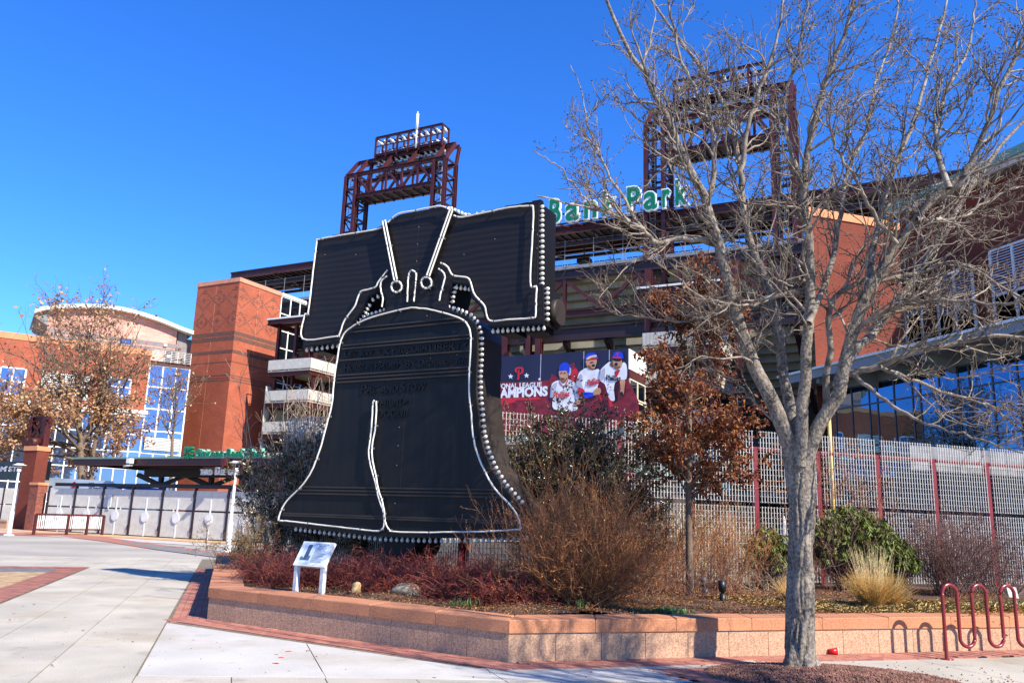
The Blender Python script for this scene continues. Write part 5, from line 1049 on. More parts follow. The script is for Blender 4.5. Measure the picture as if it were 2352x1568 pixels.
# player two
pp('jersey', 'white', [(1145, 640), (1150, 540), (1190, 440), (1290, 378), (1340, 400), (1400, 412), (1475, 405), (1482, 560), (1455, 650), (1432, 740), (1280, 745), (1250, 700)]); pp('jersey_fold', 'shade', [(1150, 560), (1200, 470), (1230, 520), (1220, 620), (1240, 690), (1150, 645)]); pp('face', 'skin', [(1278, 275), (1290, 262), (1430, 250), (1440, 300), (1420, 360), (1395, 405), (1350, 400), (1310, 370), (1285, 330)]); pp('beard', 'beard', [(1310, 345), (1350, 350), (1360, 380), (1400, 392), (1390, 412), (1345, 402)]); pp('mouth', 'dark', ell(1392, 345, 24, 20)); pp('eye_black', 'dark', [(1345, 296), (1390, 290), (1390, 304), (1350, 310)]); pp('cheek_shade', 'skin_dark', [(1285, 300), (1310, 360), (1350, 398), (1335, 405), (1300, 370), (1280, 330)]); pp('cap', 'blue', [(1280, 265), (1280, 210), (1310, 170), (1370, 155), (1430, 170), (1450, 230), (1380, 240)]); pp('brim', 'red', [(1300, 268), (1320, 240), (1420, 225), (1472, 236), (1440, 248), (1360, 256)]); pp('goggles', 'cream', [(1290, 245), (1340, 205), (1430, 190), (1440, 215), (1370, 228), (1310, 255)]); pp('arm_sleeve', 'red', [(1160, 690), (1250, 700), (1260, 760), (1200, 800), (1170, 760)]); pp('wristband', 'blue', [(1250, 745), (1380, 750), (1400, 800), (1290, 825), (1250, 800)]); pp('hand', 'skin', [(1390, 750), (1430, 690), (1490, 680), (1510, 730), (1480, 775), (1410, 790)])
ptext('Phillies', 1292, 1470, 660, 560, 'red', .03, .15, 'script', -45)
# player three
pp('arm', 'skin', [(1790, 560), (1865, 560), (1855, 680), (1840, 780), (1795, 790), (1800, 680)]); pp('jersey', 'white', [(1490, 560), (1500, 440), (1520, 390), (1640, 290), (1690, 365), (1740, 390), (1800, 385), (1835, 300), (1888, 345), (1886, 540), (1790, 560), (1715, 610), (1700, 720), (1712, 860), (1640, 850), (1590, 700), (1560, 620)]); pp('jersey_fold', 'shade', [(1500, 450), (1560, 380), (1570, 470), (1540, 560), (1495, 560)]); pp('undershirt', 'red', [(1710, 440), (1790, 405), (1770, 470), (1735, 520)]); pp('face', 'skin', [(1680, 265), (1800, 250), (1822, 300), (1810, 360), (1780, 395), (1720, 395), (1690, 360)]); pp('hair', 'hair', [(1640, 330), (1680, 262), (1690, 350), (1672, 370)]); pp('shadow_band', 'dark', [(1692, 255), (1810, 250), (1800, 280), (1740, 285), (1700, 275)]); pp('mouth', 'dark', ell(1735, 330, 26, 24)); pp('beard', 'beard', [(1700, 355), (1740, 362), (1790, 350), (1780, 395), (1725, 400)]); pp('cheek_shade', 'skin_dark', [(1685, 290), (1700, 350), (1720, 392), (1695, 370), (1680, 330)]); pp('cap', 'blue', [(1690, 235), (1698, 180), (1730, 145), (1790, 140), (1830, 170), (1842, 250), (1800, 235)]); pp('brim', 'red', [(1670, 236), (1700, 222), (1800, 225), (1815, 250), (1740, 244)]); pp('glove', 'dark', ell(1815, 770, 26, 34)); pp('cap_letter', 'red', [(1740, 172), (1765, 160), (1776, 175), (1758, 188), (1754, 202), (1744, 202)])
ptext('Phillies', 1580, 1800, 565, 490, 'dark', .03, .15, 'script', 10)
s = MB()
for x in (600, 1240, 1620): A0 = N_(x, 300)[0]; s.box(A0-.03, A0+.03, BN-.003, BN-.001, zb_, zt_)
s.build('seam', PM['shade'], bnr, None, 'stuff')

# ------------------------------------------------------------------ right hand building
CG = 30.55; fr_ = FP
def R3(x, y): return 1996.3+x*.5017, 302.5+y*.5017
def G_(px, py, c=CG): return FP.ona(px, py, c)
rb = thing('glass_brick_building', 'brick building with a long blue glass wall and a green roof edge on the right', 'building', FP, (CG, 30, 0))
dL = 37.4; dR = 12.0; zgt = np.mean([G_(1930, 899)[1], G_(2095, 859)[1]]); zgm = np.mean([G_(1996, 932)[1], G_(2256, 879)[1]]); zg2 = G_(2200, 1003)[1]; zg3 = zg2-1.6
ds = [G_(R3(x, 1250)[0], 920)[0] for x in (-155, -80, 0, 38, 115, 200, 236, 325, 413, 465, 572, 690, 800)]
ds = [d for d in ds if d < dL] ; step = 1.25
while ds[-1] > dR: ds.append(ds[-1]-step)
ds = [dL]+ds
fm = MB()
for d in ds: fm.box(CG-.015, CG+.05, d-.035, d+.035, 0, zgt)
zs = [zgt, zgm, zg2, zg3, 0.0]
for z in zs[:-1]: fm.box(CG-.012, CG+.05, dR-2, dL, z-.04, z+.04)
fo = fm.build('curtain_wall_frame', M['mullion'], rb)
for i in range(len(ds)-1):
    for j in range(3):
        s = MB(); e1, e2 = rnd.uniform(-.004, .004), rnd.uniform(-.004, .004); y1, y0 = ds[i]-.035, ds[i+1]+.035; z1, z0 = zs[j]-.04, max(0, zs[j+1]+.04)
        s.add([(CG+.02+e1, y1, z0), (CG+.02+e2, y0, z0), (CG+.02-e1, y0, z1), (CG+.02-e2, y1, z1)], [(0, 1, 2, 3)]); s.build('pane', M['glass_blue'], rb)
s = MB(); s.box(CG-.03, CG+.29, dR-2, dL, 0, zg3-.045); s.build('base_wall', M['dark_wall'], rb)
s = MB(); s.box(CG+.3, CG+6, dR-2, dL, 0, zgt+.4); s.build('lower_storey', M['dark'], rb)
s = MB(); s.box(CG-.02, CG+6, dL+.002, dL+.3, 0, zgt+.4); s.build('end_wall', M['brick_red'], rb)
# projecting cornice with brackets
CC = CG-2.0; zc0 = np.mean([FP.ona(*R3(0, 1085), CC)[1], FP.ona(*R3(709, 890), CC)[1]]); zc1 = zc0+.55
s = MB(); s.box(CC, CG+6.2, dR-3, dL+1.6, zc0, zc1-.12); s.build('cornice', M['grey_panel'], rb); s = MB(); s.box(CC-.12, CG+6.2, dR-3, dL+1.7, zc1-.117, zc1); s.build('cornice_edge', M['white'], rb)
for d in np.arange(dR, dL+1, 2.4):
    s = MB(); s.hexa([(CC+.25, d, zc0-.25), (CG-.065, d, zc0-.7), (CG-.065, d+.22, zc0-.7), (CC+.25, d+.22, zc0-.25), (CC+.25, d, zc0-.002), (CG-.065, d, zc0-.002), (CG-.065, d+.22, zc0-.002), (CC+.25, d+.22, zc0-.002)]); s.build('bracket', M['soffit'], rb)
s = MB(); s.box(CG-.07, CG-.02, dR-2, dL, zgt+.04, zc0-.003); s.build('frieze', M['soffit'], rb)
# brick upper storeys
CU = 44.0; CB = 36.6; dF = 38.0; aF0 = FP.onb(1868, 700, dF)[0]; zcap = FP.onb(1960, 494, dF)[1]
CE = CU-1.3; ze = np.mean([FP.ona(2060, 478, CE)[1], FP.ona(2200, 418, CE)[1]]); dE = FP.ona(2040, 492, CE)[0]
kf = (dF+9)/dF; s = MB(); s.slab([(aF0, dF), (CB, dF), (CB*kf-1, dF+9), (aF0*kf+.5, dF+9)], 0, zcap-.5); s.build('lit_brick_block', M['brick_red'], rb); s = MB(); s.slab([(aF0-.08, dF-.08), (CB+.08, dF-.08), (CB*kf-.9, dF+9), (aF0*kf+.45, dF+9)], zcap-.497, zcap); s.build('coping', M['stone_orange'], rb)
s = MB(); s.box(CU, CU+7, 2, dF+14, 0, ze-.3); s.build('side_wall', M['brick_red'], rb)
s = MB(); s.box(CE, CU+8, 0, dE, ze-.25, ze-.1); s.build('roof_soffit', M['soffit'], rb); s = MB(); s.box(CE-.1, CE+.1, 0, dE+.1, ze-.5, ze-.097); s.build('roof_fascia', M['beige'], rb)
s = MB(); s.hexa([(CE-.25, 0, ze-.094), (CU+8, 0, ze-.094), (CU+8, dE+.2, ze-.094), (CE-.25, dE+.2, ze-.094), (CE-.25, 0, ze+.45), (CU+8, 0, ze+2.8), (CU+8, dE+.2, ze+2.8), (CE-.25, dE+.2, ze+.45)]); s.build('roof', M['roofgreen'], rb)
def U_(x, y): return FP.ona(*R3(x, y), CU)
def upper_window(x0, y0, x1, y1, yl, name):
    d1, zt0 = U_(x0, y0); d0, zt1 = U_(x1, y1); z1 = (zt0+zt1)/2; zl = U_(x0, yl)[1]; zb0 = zc1+.3
    if zl < z1: 
        f = MB()
        for d in np.linspace(d0, d1, 3): f.box(CU-.14, CU+.02, d-.06, d+.06, zb0, z1)
        for z in (zl, z1): f.box(CU-.135, CU+.02, d0+.06, d1-.06, z-.06, z+.06)
        o = f.build('window', M['white'], rb); n = 16
        for k in range(n):
            z = zl+.06+(z1-zl-.12)*k/n; s = MB(); s.hexa([(CU-.13, d0+.06, z), (CU-.02, d0+.06, z+.08), (CU-.02, d1-.06, z+.08), (CU-.13, d1-.06, z), (CU-.11, d0+.06, z+.03), (CU-.01, d0+.06, z+.12), (CU-.01, d1-.06, z+.12), (CU-.11, d1-.06, z+.03)]); s.build('slat', M['white'], o)
    else: o = rb
    for i in range(2):
        for j in range(2):
            y0_, y1_ = d0+.06+(d1-d0-.12)*i/2, d0+.06+(d1-d0-.12)*(i+1)/2; z0_, z1_ = zb0+(zl-zb0)*j/2, zb0+(zl-zb0)*(j+1)/2
            s = MB(); s.box(CU-.06, CU-.03, y0_+.06, y1_-.02, z0_+.03, z1_-.08); s.build('pane', M['glass_blue'], o)
upper_window(308, 665, 470, 610, 850, 'w'); upper_window(556, 560, 760, 470, 760, 'w'); upper_window(860, 430, 1060, 330, 640, 'w'); upper_window(95, 840, 240, 800, 870, 'w')
for z in (zc1+2.2, zc1+6.2): s = MB(); s.box(CU-.012, CU+.02, 2, dF, z-.18, z+.18); s.build('dark_band', M['brick_char'], rb)

# ------------------------------------------------------------------ grating fence behind the planting
DF = 16.2; zft = FP.onb(1450, 967, DF)[1]; zfg = FP.onb(1470, 1146, DF)[1]; zfb = .50
pc = [FP.onb(px, 1300, DF)[0] for px in (1744.8, 1886, 2023, 2155, 2290)]; sp = (pc[-1]-pc[0])/4; cs_ = [pc[0]+sp*k for k in range(-4, 9)]
fe = thing('grating_fence', 'tall pale grating fence with dark red posts behind the planting', 'fence', FP, (pc[0], DF, .4))
M['bar'] = mat('fence_bar', lin(190, 186, 176), .5, .05, .08, 3); bm_lo = MB().box(-.0062, .0062, -.009, .009, 0, zfg-.04-zfb).mesh('bar', M['bar']); bm_up = MB().box(-.0062, .0062, -.009, .009, 0, zft-zfg-.04).mesh('bar', M['bar']); cnt = [0]
def rods(w_, h):
    s = MB(); n = int(h/.115)
    for j in range(n+1): z = .02+(h-.04)*j/n; s.box(0, w_, .012, .018, z-.0035, z+.0035)
    return s
def fence_run(parent, fr, c0list, d, singles, gap=.07):
    og = ORIG[parent.name]
    for k in range(len(c0list)-1):
        x0, x1 = c0list[k]+gap, c0list[k+1]-gap; nbar = 20
        for z0, h, bme_ in ((zfb, zfg-.04-zfb, bm_lo), (zfg+.04, zft-zfg-.04, bm_up)):
            p = link('fence_panel', rods(x1-x0, h).mesh('fence_panel', M['bar']), parent, (x0-og[0], d-og[1], z0-og[2])); bulk = MB()
            for i in range(nbar):
                x = (x1-x0)*(i+.5)/nbar
                if singles(k): link('bar', bme_, p, (x, 0, 0)); cnt[0] += 1
                else: bulk.box(x-.0062, x+.0062, -.009, .009, 0, h)
            if not singles(k): o = link('bar', bulk.mesh('bar', M['bar']), p); o['kind'] = 'stuff'
    for c in c0list: s = MB(); s.box(c-.055, c+.055, d+.03, d+.15, .2, zft-.45); s.build('fence_post', M['red_post'], parent)
fence_run(fe, FP, cs_, DF, lambda k: 3 <= k <= 9)
s = MB(); s.box(cs_[0], cs_[-1], DF+.05, DF+.13, zft-.44, zft-.36); s.build('fence_rail', M['red_post'], fe)
FQ = Frame(-32.8); cor = FP.W(cs_[0], DF); qL = FQ.L(cor); FE2 = Frame(-32.8)
fe2 = thing('grating_fence', 'return leg of the pale grating fence seen beneath the black bell', 'fence', FE2, (qL[0]-4, qL[1], .4)); fence_run(fe2, FE2, [qL[0]-1.32*k for k in range(4, -1, -1)], qL[1], lambda k: False)
# weathered board wall behind the fence on the right
a0 = FP.onb(2088, 1030, DF+.5)[0]; zt_ = FP.onb(2150, 1026, DF+.5)[1]; bw = thing('board_wall', 'weathered white board wall rising behind the right end of the grating fence', 'wall', FP, (a0+2, DF+.5, 0)); x = a0
M['weathered'] = mat('weathered_white', lin(120, 120, 122), .8, 0, .25, 2.5, .2, 20)
while x < a0+6: w_ = 1.05; s = MB(); s.box(x+.01, x+w_-.01, DF+.5, DF+.56, zt_-.62, zt_); s.build('panel', M['weathered'], bw); x += w_
P = FP.W(FP.onb(1905, 980, 26)[0], 26); zt_ = FP.onb(1905, 885, 26)[1]; yp = thing('yellow_pole', 'yellow pole standing behind the fence at the end of the glass wall', 'pole', FW, (P[0], P[1], 0)); s = MB(); s.cyl((P[0], P[1], 0), (P[0], P[1], zt_), .07, n=12); s.build('pole', mat('yellow_paint', lin(222, 176, 84), .5), yp)
# things seen through the fence
ks = thing('concession_stand', 'small stand with pale green roof and red sign behind the fence', 'stand', FB, (4, 27, 0)); kb = 28.
A0, Z1 = FB.onb(1425, 1062, kb); A1, Z0 = FB.onb(1535, 1098, kb)
s = MB(); s.hexa([(A0, kb-1.2, Z0), (A1, kb-1.2, Z0-.1), (A1, kb+2, Z0+.35), (A0, kb+2, Z0+.45), (A0, kb-1.2, Z0+.12), (A1, kb-1.2, Z0+.02), (A1, kb+2, Z0+.5), (A0, kb+2, Z0+.6)]); s.build('roof', M['roofgreen'], ks)
s = MB(); s.box(A0, A0+1.0, kb-1.3, kb-1.22, Z0-.15, Z0+.18); s.build('red_sign', PM['red'], ks); s = MB(); s.box(A0+.2, A1+.3, kb-.5, kb+1.6, 0, Z0-.55); s.build('counter', M['dark_wall'], ks); s = MB(); s.box(A0+.3, A1-.2, kb, kb+1.5, Z0-.55, Z0+.0); s.build('service_hatch', M['dark'], ks)
for i, (px, py, lab) in enumerate(((1735, 1150, 'grey patio table with a folded white umbrella left of the tree trunk, behind the fence'), (1800, 1150, 'grey patio table with a folded white umbrella behind the tree trunk and fence'), (1560, 1150, 'grey patio table with a folded white umbrella behind the brown leaved tree'), (1975, 1150, 'grey patio table with folded white umbrella seen above the green shrub'), (2170, 1140, 'grey patio table with folded white umbrella behind the right end of the fence'))):
    Y = 24.5+i % 2; P = aty(px, py, Y); t = thing('patio_table', lab, 'table', FW, (P[0], P[1], 0), 'patio tables behind the fence'); s = MB(); s.lathe([(.0, 1.08), (.5, 1.08), (.52, 1.11), (0, 1.12)], (P[0], P[1], 0), 20); s.build('table_top', M['grey_panel'], t); s = MB(); s.cyl((P[0], P[1], 0), (P[0], P[1], 1.08), .04, n=8); s.build('leg', M['galv'], t); s = MB(); s.lathe([(.03, 1.2), (.10, 1.3), (.08, 1.6), (.04, 1.95), (.0, 2.05)], (P[0], P[1], 0), 10); s.build('folded_umbrella', M['galv'], t)
P0 = aty(1659, 1180, 23.); P1 = aty(1700, 1250, 23.); t = thing('brick_planter_post', 'low stepped red brick post seen through the fence', 'post', FW, ((P0[0]+P1[0])/2, 23, 0)); s = MB(); s.box(P0[0], P1[0], 23, 23.5, 0, P0[2]-.35); s.build('base', M['brick_red'], t); s = MB(); s.box(P0[0]+.12, P1[0]-.12, 23.06, 23.44, P0[2]-.35, P0[2]+.05); s.build('top', M['brick_red'], t)

# ------------------------------------------------------------------ information plaque
PD = 8.8+.80; ip = thing('information_plaque', 'white tilted information plaque on two legs beside the planter wall', 'plaque', FQ, (FQ.onb(708, 1300, PD)[0], PD, .42))
def z7(x, y): return 635.2+x*.1273, 1179.6+y*.1273
aBL, zBL = FQ.onb(*z7(292, 942), PD); aBR, zBR = FQ.onb(*z7(850, 938), PD); zb0 = (zBL+zBR)/2; PT = PD+.2; aTL, zTL = FQ.onb(*z7(475, 489), PT); aTR, zTR = FQ.onb(*z7(1018, 520), PT); zt0 = (zTL+zTR)/2; a0 = aBL; a1 = aBR
tv = np.array([0, PT-PD, zt0-zb0]); tv /= np.linalg.norm(tv); nv = np.array([0, -tv[2], tv[1]]); L_ = math.hypot(PT-PD, zt0-zb0)
def pq(u, v, h=0.): return np.array([a0+(a1-a0)*u, PD, zb0]) + tv*L_*v + nv*h
def pq_box(mb, u0, u1, v0, v1, h0, h1): return mb.hexa([pq(u0, v0, h0), pq(u1, v0, h0), pq(u1, v1, h0), pq(u0, v1, h0), pq(u0, v0, h1), pq(u1, v0, h1), pq(u1, v1, h1), pq(u0, v1, h1)])
s = MB(); pq_box(s, 0, 1, 0, 1, -.05, 0); s.build('board', M['white'], ip)
s = MB(); pq_box(s, .05, .95, .05, .95, .001, .003); s.build('printed_panel', mat('plaque_print', lin(214, 224, 232), .35, 0, .04, 3), ip)
s = MB(); pq_box(s, .12, .46, .08, .93, .004, .005); s.build('picture_ground', mat('picture_sky', lin(196, 210, 224), .35, 0, .1, 6), ip)
s = MB(); pq_box(s, .24, .34, .25, .86, .006, .007); pq_box(s, .34, .37, .35, .86, .006, .0072)
for k in range(10): u = .14+.03*k; pq_box(s, u, u+.022, .22, .26+.16*rnd.random(), .0062, .0075)
s.build('picture_tower', mat('picture_dark', lin(70, 84, 108), .35), ip)
s = MB()
for k in range(17): pq_box(s, .50, .86-(.1 if k in (5, 11) else 0)-.02*(k % 3), .16+k*.037, .172+k*.037, .004, .005)
s.build('printed_line', M['grey_panel'], ip, kind='stuff')
def plaque_text(txt, u0, u1, v0, v1):
    V, Fc = text_np(txt, .01, .5); x0, x1 = V[:, 0].min(), V[:, 0].max(); s = MB(); s.add([pq(u0+(x-x0)/(x1-x0)*(u1-u0), v0+y/.7*(v1-v0), .004+.001*(z+.5)) for x, y, z in V], Fc); s.build('heading', mat('heading_grey', lin(110, 110, 116), .4), ip, kind='stuff')
plaque_text('VETERANS STADIUM', .50, .86, .88, .925); plaque_text('LIBERTY BELL', .56, .80, .815, .855)
for a in (a0+.05, a1-.05): s = MB(); s.box(a-.035, a+.035, PD+.02, PD+.09, .3, zb0+.02); s.build('leg', M['white'], ip)

# ------------------------------------------------------------------ bike rack, cup, garden lights, rocks
rk = thing('bike_rack', 'dark red serpentine bike rack bolted to the paving', 'bike rack', FW, (6.02, 11.83, 0))
M['rack_red'] = mat('rack_red', lin(122, 30, 32), .28, 0, .08, 2, spec=.6)
tq = np.array([.966, .259]); tq /= np.linalg.norm(tq); hw = .122; pts = []; x = 0; P0 = np.array([6.02, 11.83])
zt, zb_ = .855, .285
pts += [(0, 0.0), (0, .4), (0, zt-.02)]
n_arch = 4
for k in range(n_arch):
    for th in np.linspace(180, 0, 9): pts.append((k*4*hw+hw+hw*math.cos(R_(th)), zt+hw*math.sin(R_(th))))
    if k < n_arch-1:
        pts.append((k*4*hw+2*hw, .57))
        for th in np.linspace(180, 360, 9): pts.append((k*4*hw+3*hw+hw*math.cos(R_(th)), zb_+hw*math.sin(R_(th))))
        pts.append((k*4*hw+4*hw, .57))
pts += [((n_arch-1)*4*hw+2*hw, .4), ((n_arch-1)*4*hw+2*hw, 0)]
tube_obj('tube', [(P0[0]+tq[0]*x, P0[1]+tq[1]*x, z) for x, z in pts], .0245, M['rack_red'], rk, 12, len(pts)*3)
for x in (0, (n_arch-1)*4*hw+2*hw): s = MB(); s.lathe([(.085, .0), (.085, .012), (.02, .014)], (P0[0]+tq[0]*x, P0[1]+tq[1]*x, .004), 20); s.build('floor_flange', M['rack_red'], rk)
P = gz(1908, 1499, 0.) + np.array([-.02, -.14, 0]); cp_ = thing('paper_cup', 'red disposable cup lying on its side by the planter wall', 'cup', FW, (P[0], P[1], 0)); s = MB(); s.cyl((P[0]-.06, P[1], .038), (P[0]+.05, P[1]-.015, .052), .033, .047, 20); s.build('cup_body', mat('cup_red', lin(206, 26, 20), .35), cp_); s = MB(); s.cyl((P[0]+.0505, P[1]-.0151, .052), (P[0]+.056, P[1]-.0158, .052), .049, .049, 20); s.build('rim', M['white'], cp_)
M['black_pl'] = mat('black_fixture', lin(22, 24, 28), .45)
def garden_light(px, py, h, tilt, lab, m, r=.06):
    P = gz(px, py, .46); t = thing('garden_light', lab, 'garden light', FW, (P[0], P[1], .44), 'small lights in the planting bed'); s = MB(); s.cyl((P[0], P[1], .40), (P[0], P[1], .46+h*.42), r*.85, n=14); s.build('base', m, t)
    s = MB(); s.cyl((P[0], P[1], .46+h*.42), (P[0], P[1], .46+h*.5), r*.5, n=10); s.build('swivel', m, t); s = MB(); s.cyl((P[0], P[1], .46+h*.5), (P[0]+tilt*h*.5, P[1], .46+h), r, r*1.05, 14); s.build('lamp_head', m, t)
garden_light(1660, 1384, .35, -.05, 'black cylindrical garden light standing left of the tree trunk', M['black_pl'], .055)
garden_light(1494, 1362, .42, .45, 'black garden light with tilted head beside the orange twiggy shrub', M['black_pl'], .06)
garden_light(1620, 1364, .30, -.3, 'grey garden light behind the stem of the brown leaved tree', M['mullion'], .06)
P = gz(2332, 1392, .46); t = thing('garden_floodlight', 'grey square garden floodlight on a stake behind the bike rack', 'garden light', FW, (P[0], P[1], .44)); s = MB(); s.cyl((P[0]+.04, P[1], .4), (P[0], P[1], .62), .022, n=8); s.build('stake', M['galv'], t); s = MB(); s.hexa([(P[0]-.12, P[1]-.05, .62), (P[0]+.05, P[1]-.05, .60), (P[0]+.05, P[1]+.05, .64), (P[0]-.12, P[1]+.05, .66), (P[0]-.14, P[1]-.02, .80), (P[0]+.03, P[1]-.02, .78), (P[0]+.03, P[1]+.06, .79), (P[0]-.14, P[1]+.06, .81)]); s.build('housing', M['galv'], t)
def rock(px, py, rx, ry, rz, lab, m):
    P = gz(px, py, .46); bm_ = MB(); n1, n2 = 14, 9; V = []; rr = np.random.default_rng(int(px))
    ph = rr.uniform(0, 6, 8)
    for j in range(n2+1):
        for i in range(n1):
            th = math.pi*j/n2; q = 2*math.pi*i/n1; k = 1+.14*math.sin(2*q+ph[0]+3*th)+.1*math.sin(3*q+ph[1])*math.sin(2*th+ph[2]); k *= 1/max(abs(math.cos(th))**.6, abs(math.sin(th)))**.35
            V.append((P[0]+rx*k*math.sin(th)*math.cos(q), P[1]+ry*k*math.sin(th)*math.sin(q), .46+rz*.55+rz*.8*math.cos(th)*min(k, 1.15)))
    bm_.add(V, [(j*n1+i, (j+1)*n1+i, (j+1)*n1+(i+1) % n1, j*n1+(i+1) % n1) for j in range(n2) for i in range(n1)], True); o = bm_.build('rock', m); tag(o, lab, 'rock')
M['rock'] = speckle(mat('pale_rock', lin(128, 119, 102), .9, 0, .2, 6, .5, 30), lin(90, 82, 68), lin(180, 170, 150), 40, .4); M['rock2'] = mat('tan_rock', lin(196, 160, 110), .9, 0, .2, 8, .5, 30)
rock(935, 1366, .24, .14, .13, 'pale grey boulder half hidden in the dark red bushes', M['rock']); rock(818, 1362, .08, .07, .12, 'small tan stone in the dark red bushes right of the plaque', M['rock2'])
# ------------------------------------------------------------------ vegetation helpers
def unit(v): return v/(np.linalg.norm(v, axis=-1, keepdims=True)+1e-9)
def grow(P0, D, L, k, wob, up=0., rg=rng, sag=0.):
    n = len(P0); P = np.empty((n, k, 3)); P[:, 0] = P0; d = unit(np.asarray(D, float)); st = (np.asarray(L)/(k-1))[:, None]
    for i in range(1, k):
        d = unit(d + rg.normal(0, wob, (n, 3)) + np.array([0, 0, up - sag*i/k])); P[:, i] = P[:, i-1] + d*st
    return P
def taper(r0, r1, k): r0 = np.asarray(r0, float)[:, None]; r1 = np.asarray(r1, float)*np.ones_like(r0) if np.ndim(r1) == 0 else np.asarray(r1)[:, None]; return r0 + (r1-r0)*np.linspace(0, 1, k)[None]**.8
def spawn(P, per, tmin, tmax, ang, rg=rng, spread=.25, up=0.):
    n, k, _ = P.shape; ids = np.repeat(np.arange(n), per); t = rg.uniform(tmin, tmax, len(ids))*(k-1); i = np.clip(t.astype(int), 0, k-2); f = (t-i)[:, None]
    A, B = P[ids, i], P[ids, i+1]; pos = A+(B-A)*f; T = unit(B-A); rnd_ = rg.normal(0, 1, (len(ids), 3)); S = unit(rnd_ - (rnd_*T).sum(1, keepdims=True)*T)
    an = (ang + rg.normal(0, spread, len(ids)))[:, None]; d = unit(T*np.cos(an) + S*np.sin(an) + np.array([0, 0, up])); return pos, d, ids, t/(k-1)
def leaf_arr(P, A, N, L, Wd, bend=.15):
    A = unit(A); S = unit(np.cross(A, N)); N = np.cross(S, A); L = np.asarray(L)[:, None]; Wd = np.asarray(Wd)[:, None]
    V = np.stack([P, P+A*L*.45+S*Wd/2+N*L*bend, P+A*L - N*L*bend*.6, P+A*L*.45-S*Wd/2+N*L*bend], 1).reshape(-1, 3); i = np.arange(len(P))*4
    Fc = np.concatenate([np.stack([i, i+1, i+2], 1), np.stack([i, i+2, i+3], 1)]); return V, Fc
def link_np(name, V, Fc, m, parent, smooth=False, kind=None):
    o = ORIG.get(parent.name, np.zeros(3)); ob = link(name, mesh_np(name, V-o, Fc, m, smooth), parent); tag(ob, None, None, None, kind); return ob
def rand_dirs(n, rg=rng): return unit(rg.normal(0, 1, (n, 3)))
M['bark'] = speckle(mat('grey_bark', lin(138, 126, 112), .92, 0, .22, 7, .8, 60, col2=lin(66, 57, 48), stretch=(1, 1, .3)), lin(52, 44, 36), lin(168, 156, 140), 30, .4)
M['branch'] = mat('pale_branch', lin(152, 140, 124), .8, 0, .25, 7, .3, 60, col2=lin(82, 71, 60))
M['twig'] = mat('pale_twig', lin(148, 132, 113), .75, 0, .2, 5, col2=lin(70, 58, 48))
M['bud'] = mat('dark_bud', lin(70, 50, 38), .8)
M['brown_bark'] = mat('brown_bark', lin(112, 94, 76), .9, 0, .2, 6, .4, 60)
M['rust_leaf'] = leafmat('rust_leaf', lin(138, 80, 50), .6, .022, .45, .3)
M['tan_leaf'] = leafmat('tan_leaf', lin(184, 140, 102), .45, .018, .55, .3)
M['holly'] = leafmat('dark_evergreen', lin(88, 74, 42), .62, .05, .22, .08, .8)
M['rhodo'] = leafmat('olive_leaf', lin(108, 112, 50), .6, .05, .45, .25, .25)
M['orange_twig'] = tint_island(mat('orange_twig', lin(150, 96, 58), .7, 0, .2, 4), .4, .012)
M['red_twig'] = tint_island(mat('red_twig', lin(128, 58, 48), .42, 0, .2, 4), .45, .012)
M['purple_twig'] = tint_island(mat('purple_twig', lin(110, 78, 70), .7, 0, .2, 4), .4, .012)
M['grey_twig'] = tint_island(mat('grey_twig', lin(164, 140, 118), .75, 0, .2, 4), .35, .01)
M['dry_leaf'] = leafmat('dry_leaf', lin(172, 112, 64), .45, .02, .5, .2)
M['grass_gold'] = tint_island(mat('golden_grass', lin(206, 162, 88), .6, 0, .15, 4), .3, .012)
M['grass_pale'] = tint_island(mat('pale_dry_grass', lin(214, 190, 140), .65, 0, .15, 4), .3, .012)
M['green_leaf'] = leafmat('fresh_green', lin(92, 116, 66), .3, .02, .45, .25)

# ------------------------------------------------------------------ the big bare tree
TY = 10.42; tb = aty(1838, 1537, TY); tb[2] = 0.
tree = thing('bare_tree', 'large leafless tree with grey ridged bark in the gravel tree pit', 'tree', FW, (tb[0], TY, 0))
def vnoise(x, y, seed):
    r_ = np.random.default_rng(seed); G = r_.uniform(-1, 1, (64, 64)); xi, yi = np.floor(x).astype(int), np.floor(y).astype(int); fx, fy = x-xi, y-yi; fx = fx*fx*(3-2*fx); fy = fy*fy*(3-2*fy)
    return (G[xi % 64, yi % 64]*(1-fx)+G[(xi+1) % 64, yi % 64]*fx)*(1-fy)+(G[xi % 64, (yi+1) % 64]*(1-fx)+G[(xi+1) % 64, (yi+1) % 64]*fx)*fy
tpx = [(1838, 1548, .215), (1838, 1528, .185), (1837, 1490, .172), (1838, 1400, .164), (1838, 1280, .158), (1841, 1160, .165), (1838, 1095, .185), (1834, 1050, .205), (1832, 1012, .19), (1831, 975, .10), (1831, 955, .02)]
tp = np.array([aty(x, y, TY) for x, y, _ in tpx]); tr = np.array([q[2] for q in tpx]); nz = 240; na = 88
path = smooth_path(tp, nz); rad = np.interp(np.linspace(0, len(tr)-1, nz), np.arange(len(tr)), tr); an = np.arange(na)*2*np.pi/na; AA, ZZ = np.meshgrid(an, path[:, 2]); per = 64/ (2*np.pi)
def bark(AA, ZZ, f, seed): u_ = AA/(2*np.pi)*f + .35*vnoise(AA/(2*np.pi)*8, ZZ*2.2, seed+5); return 1-np.abs(vnoise(u_*1.0, ZZ*3.2, seed))*2
def per_noise(AA, ZZ, f, zf, seed):                           # wraps round the trunk
    w_ = AA/(2*np.pi); return vnoise(w_*f, ZZ*zf, seed)*(1-w_) + vnoise(w_*f-f, ZZ*zf, seed)*w_
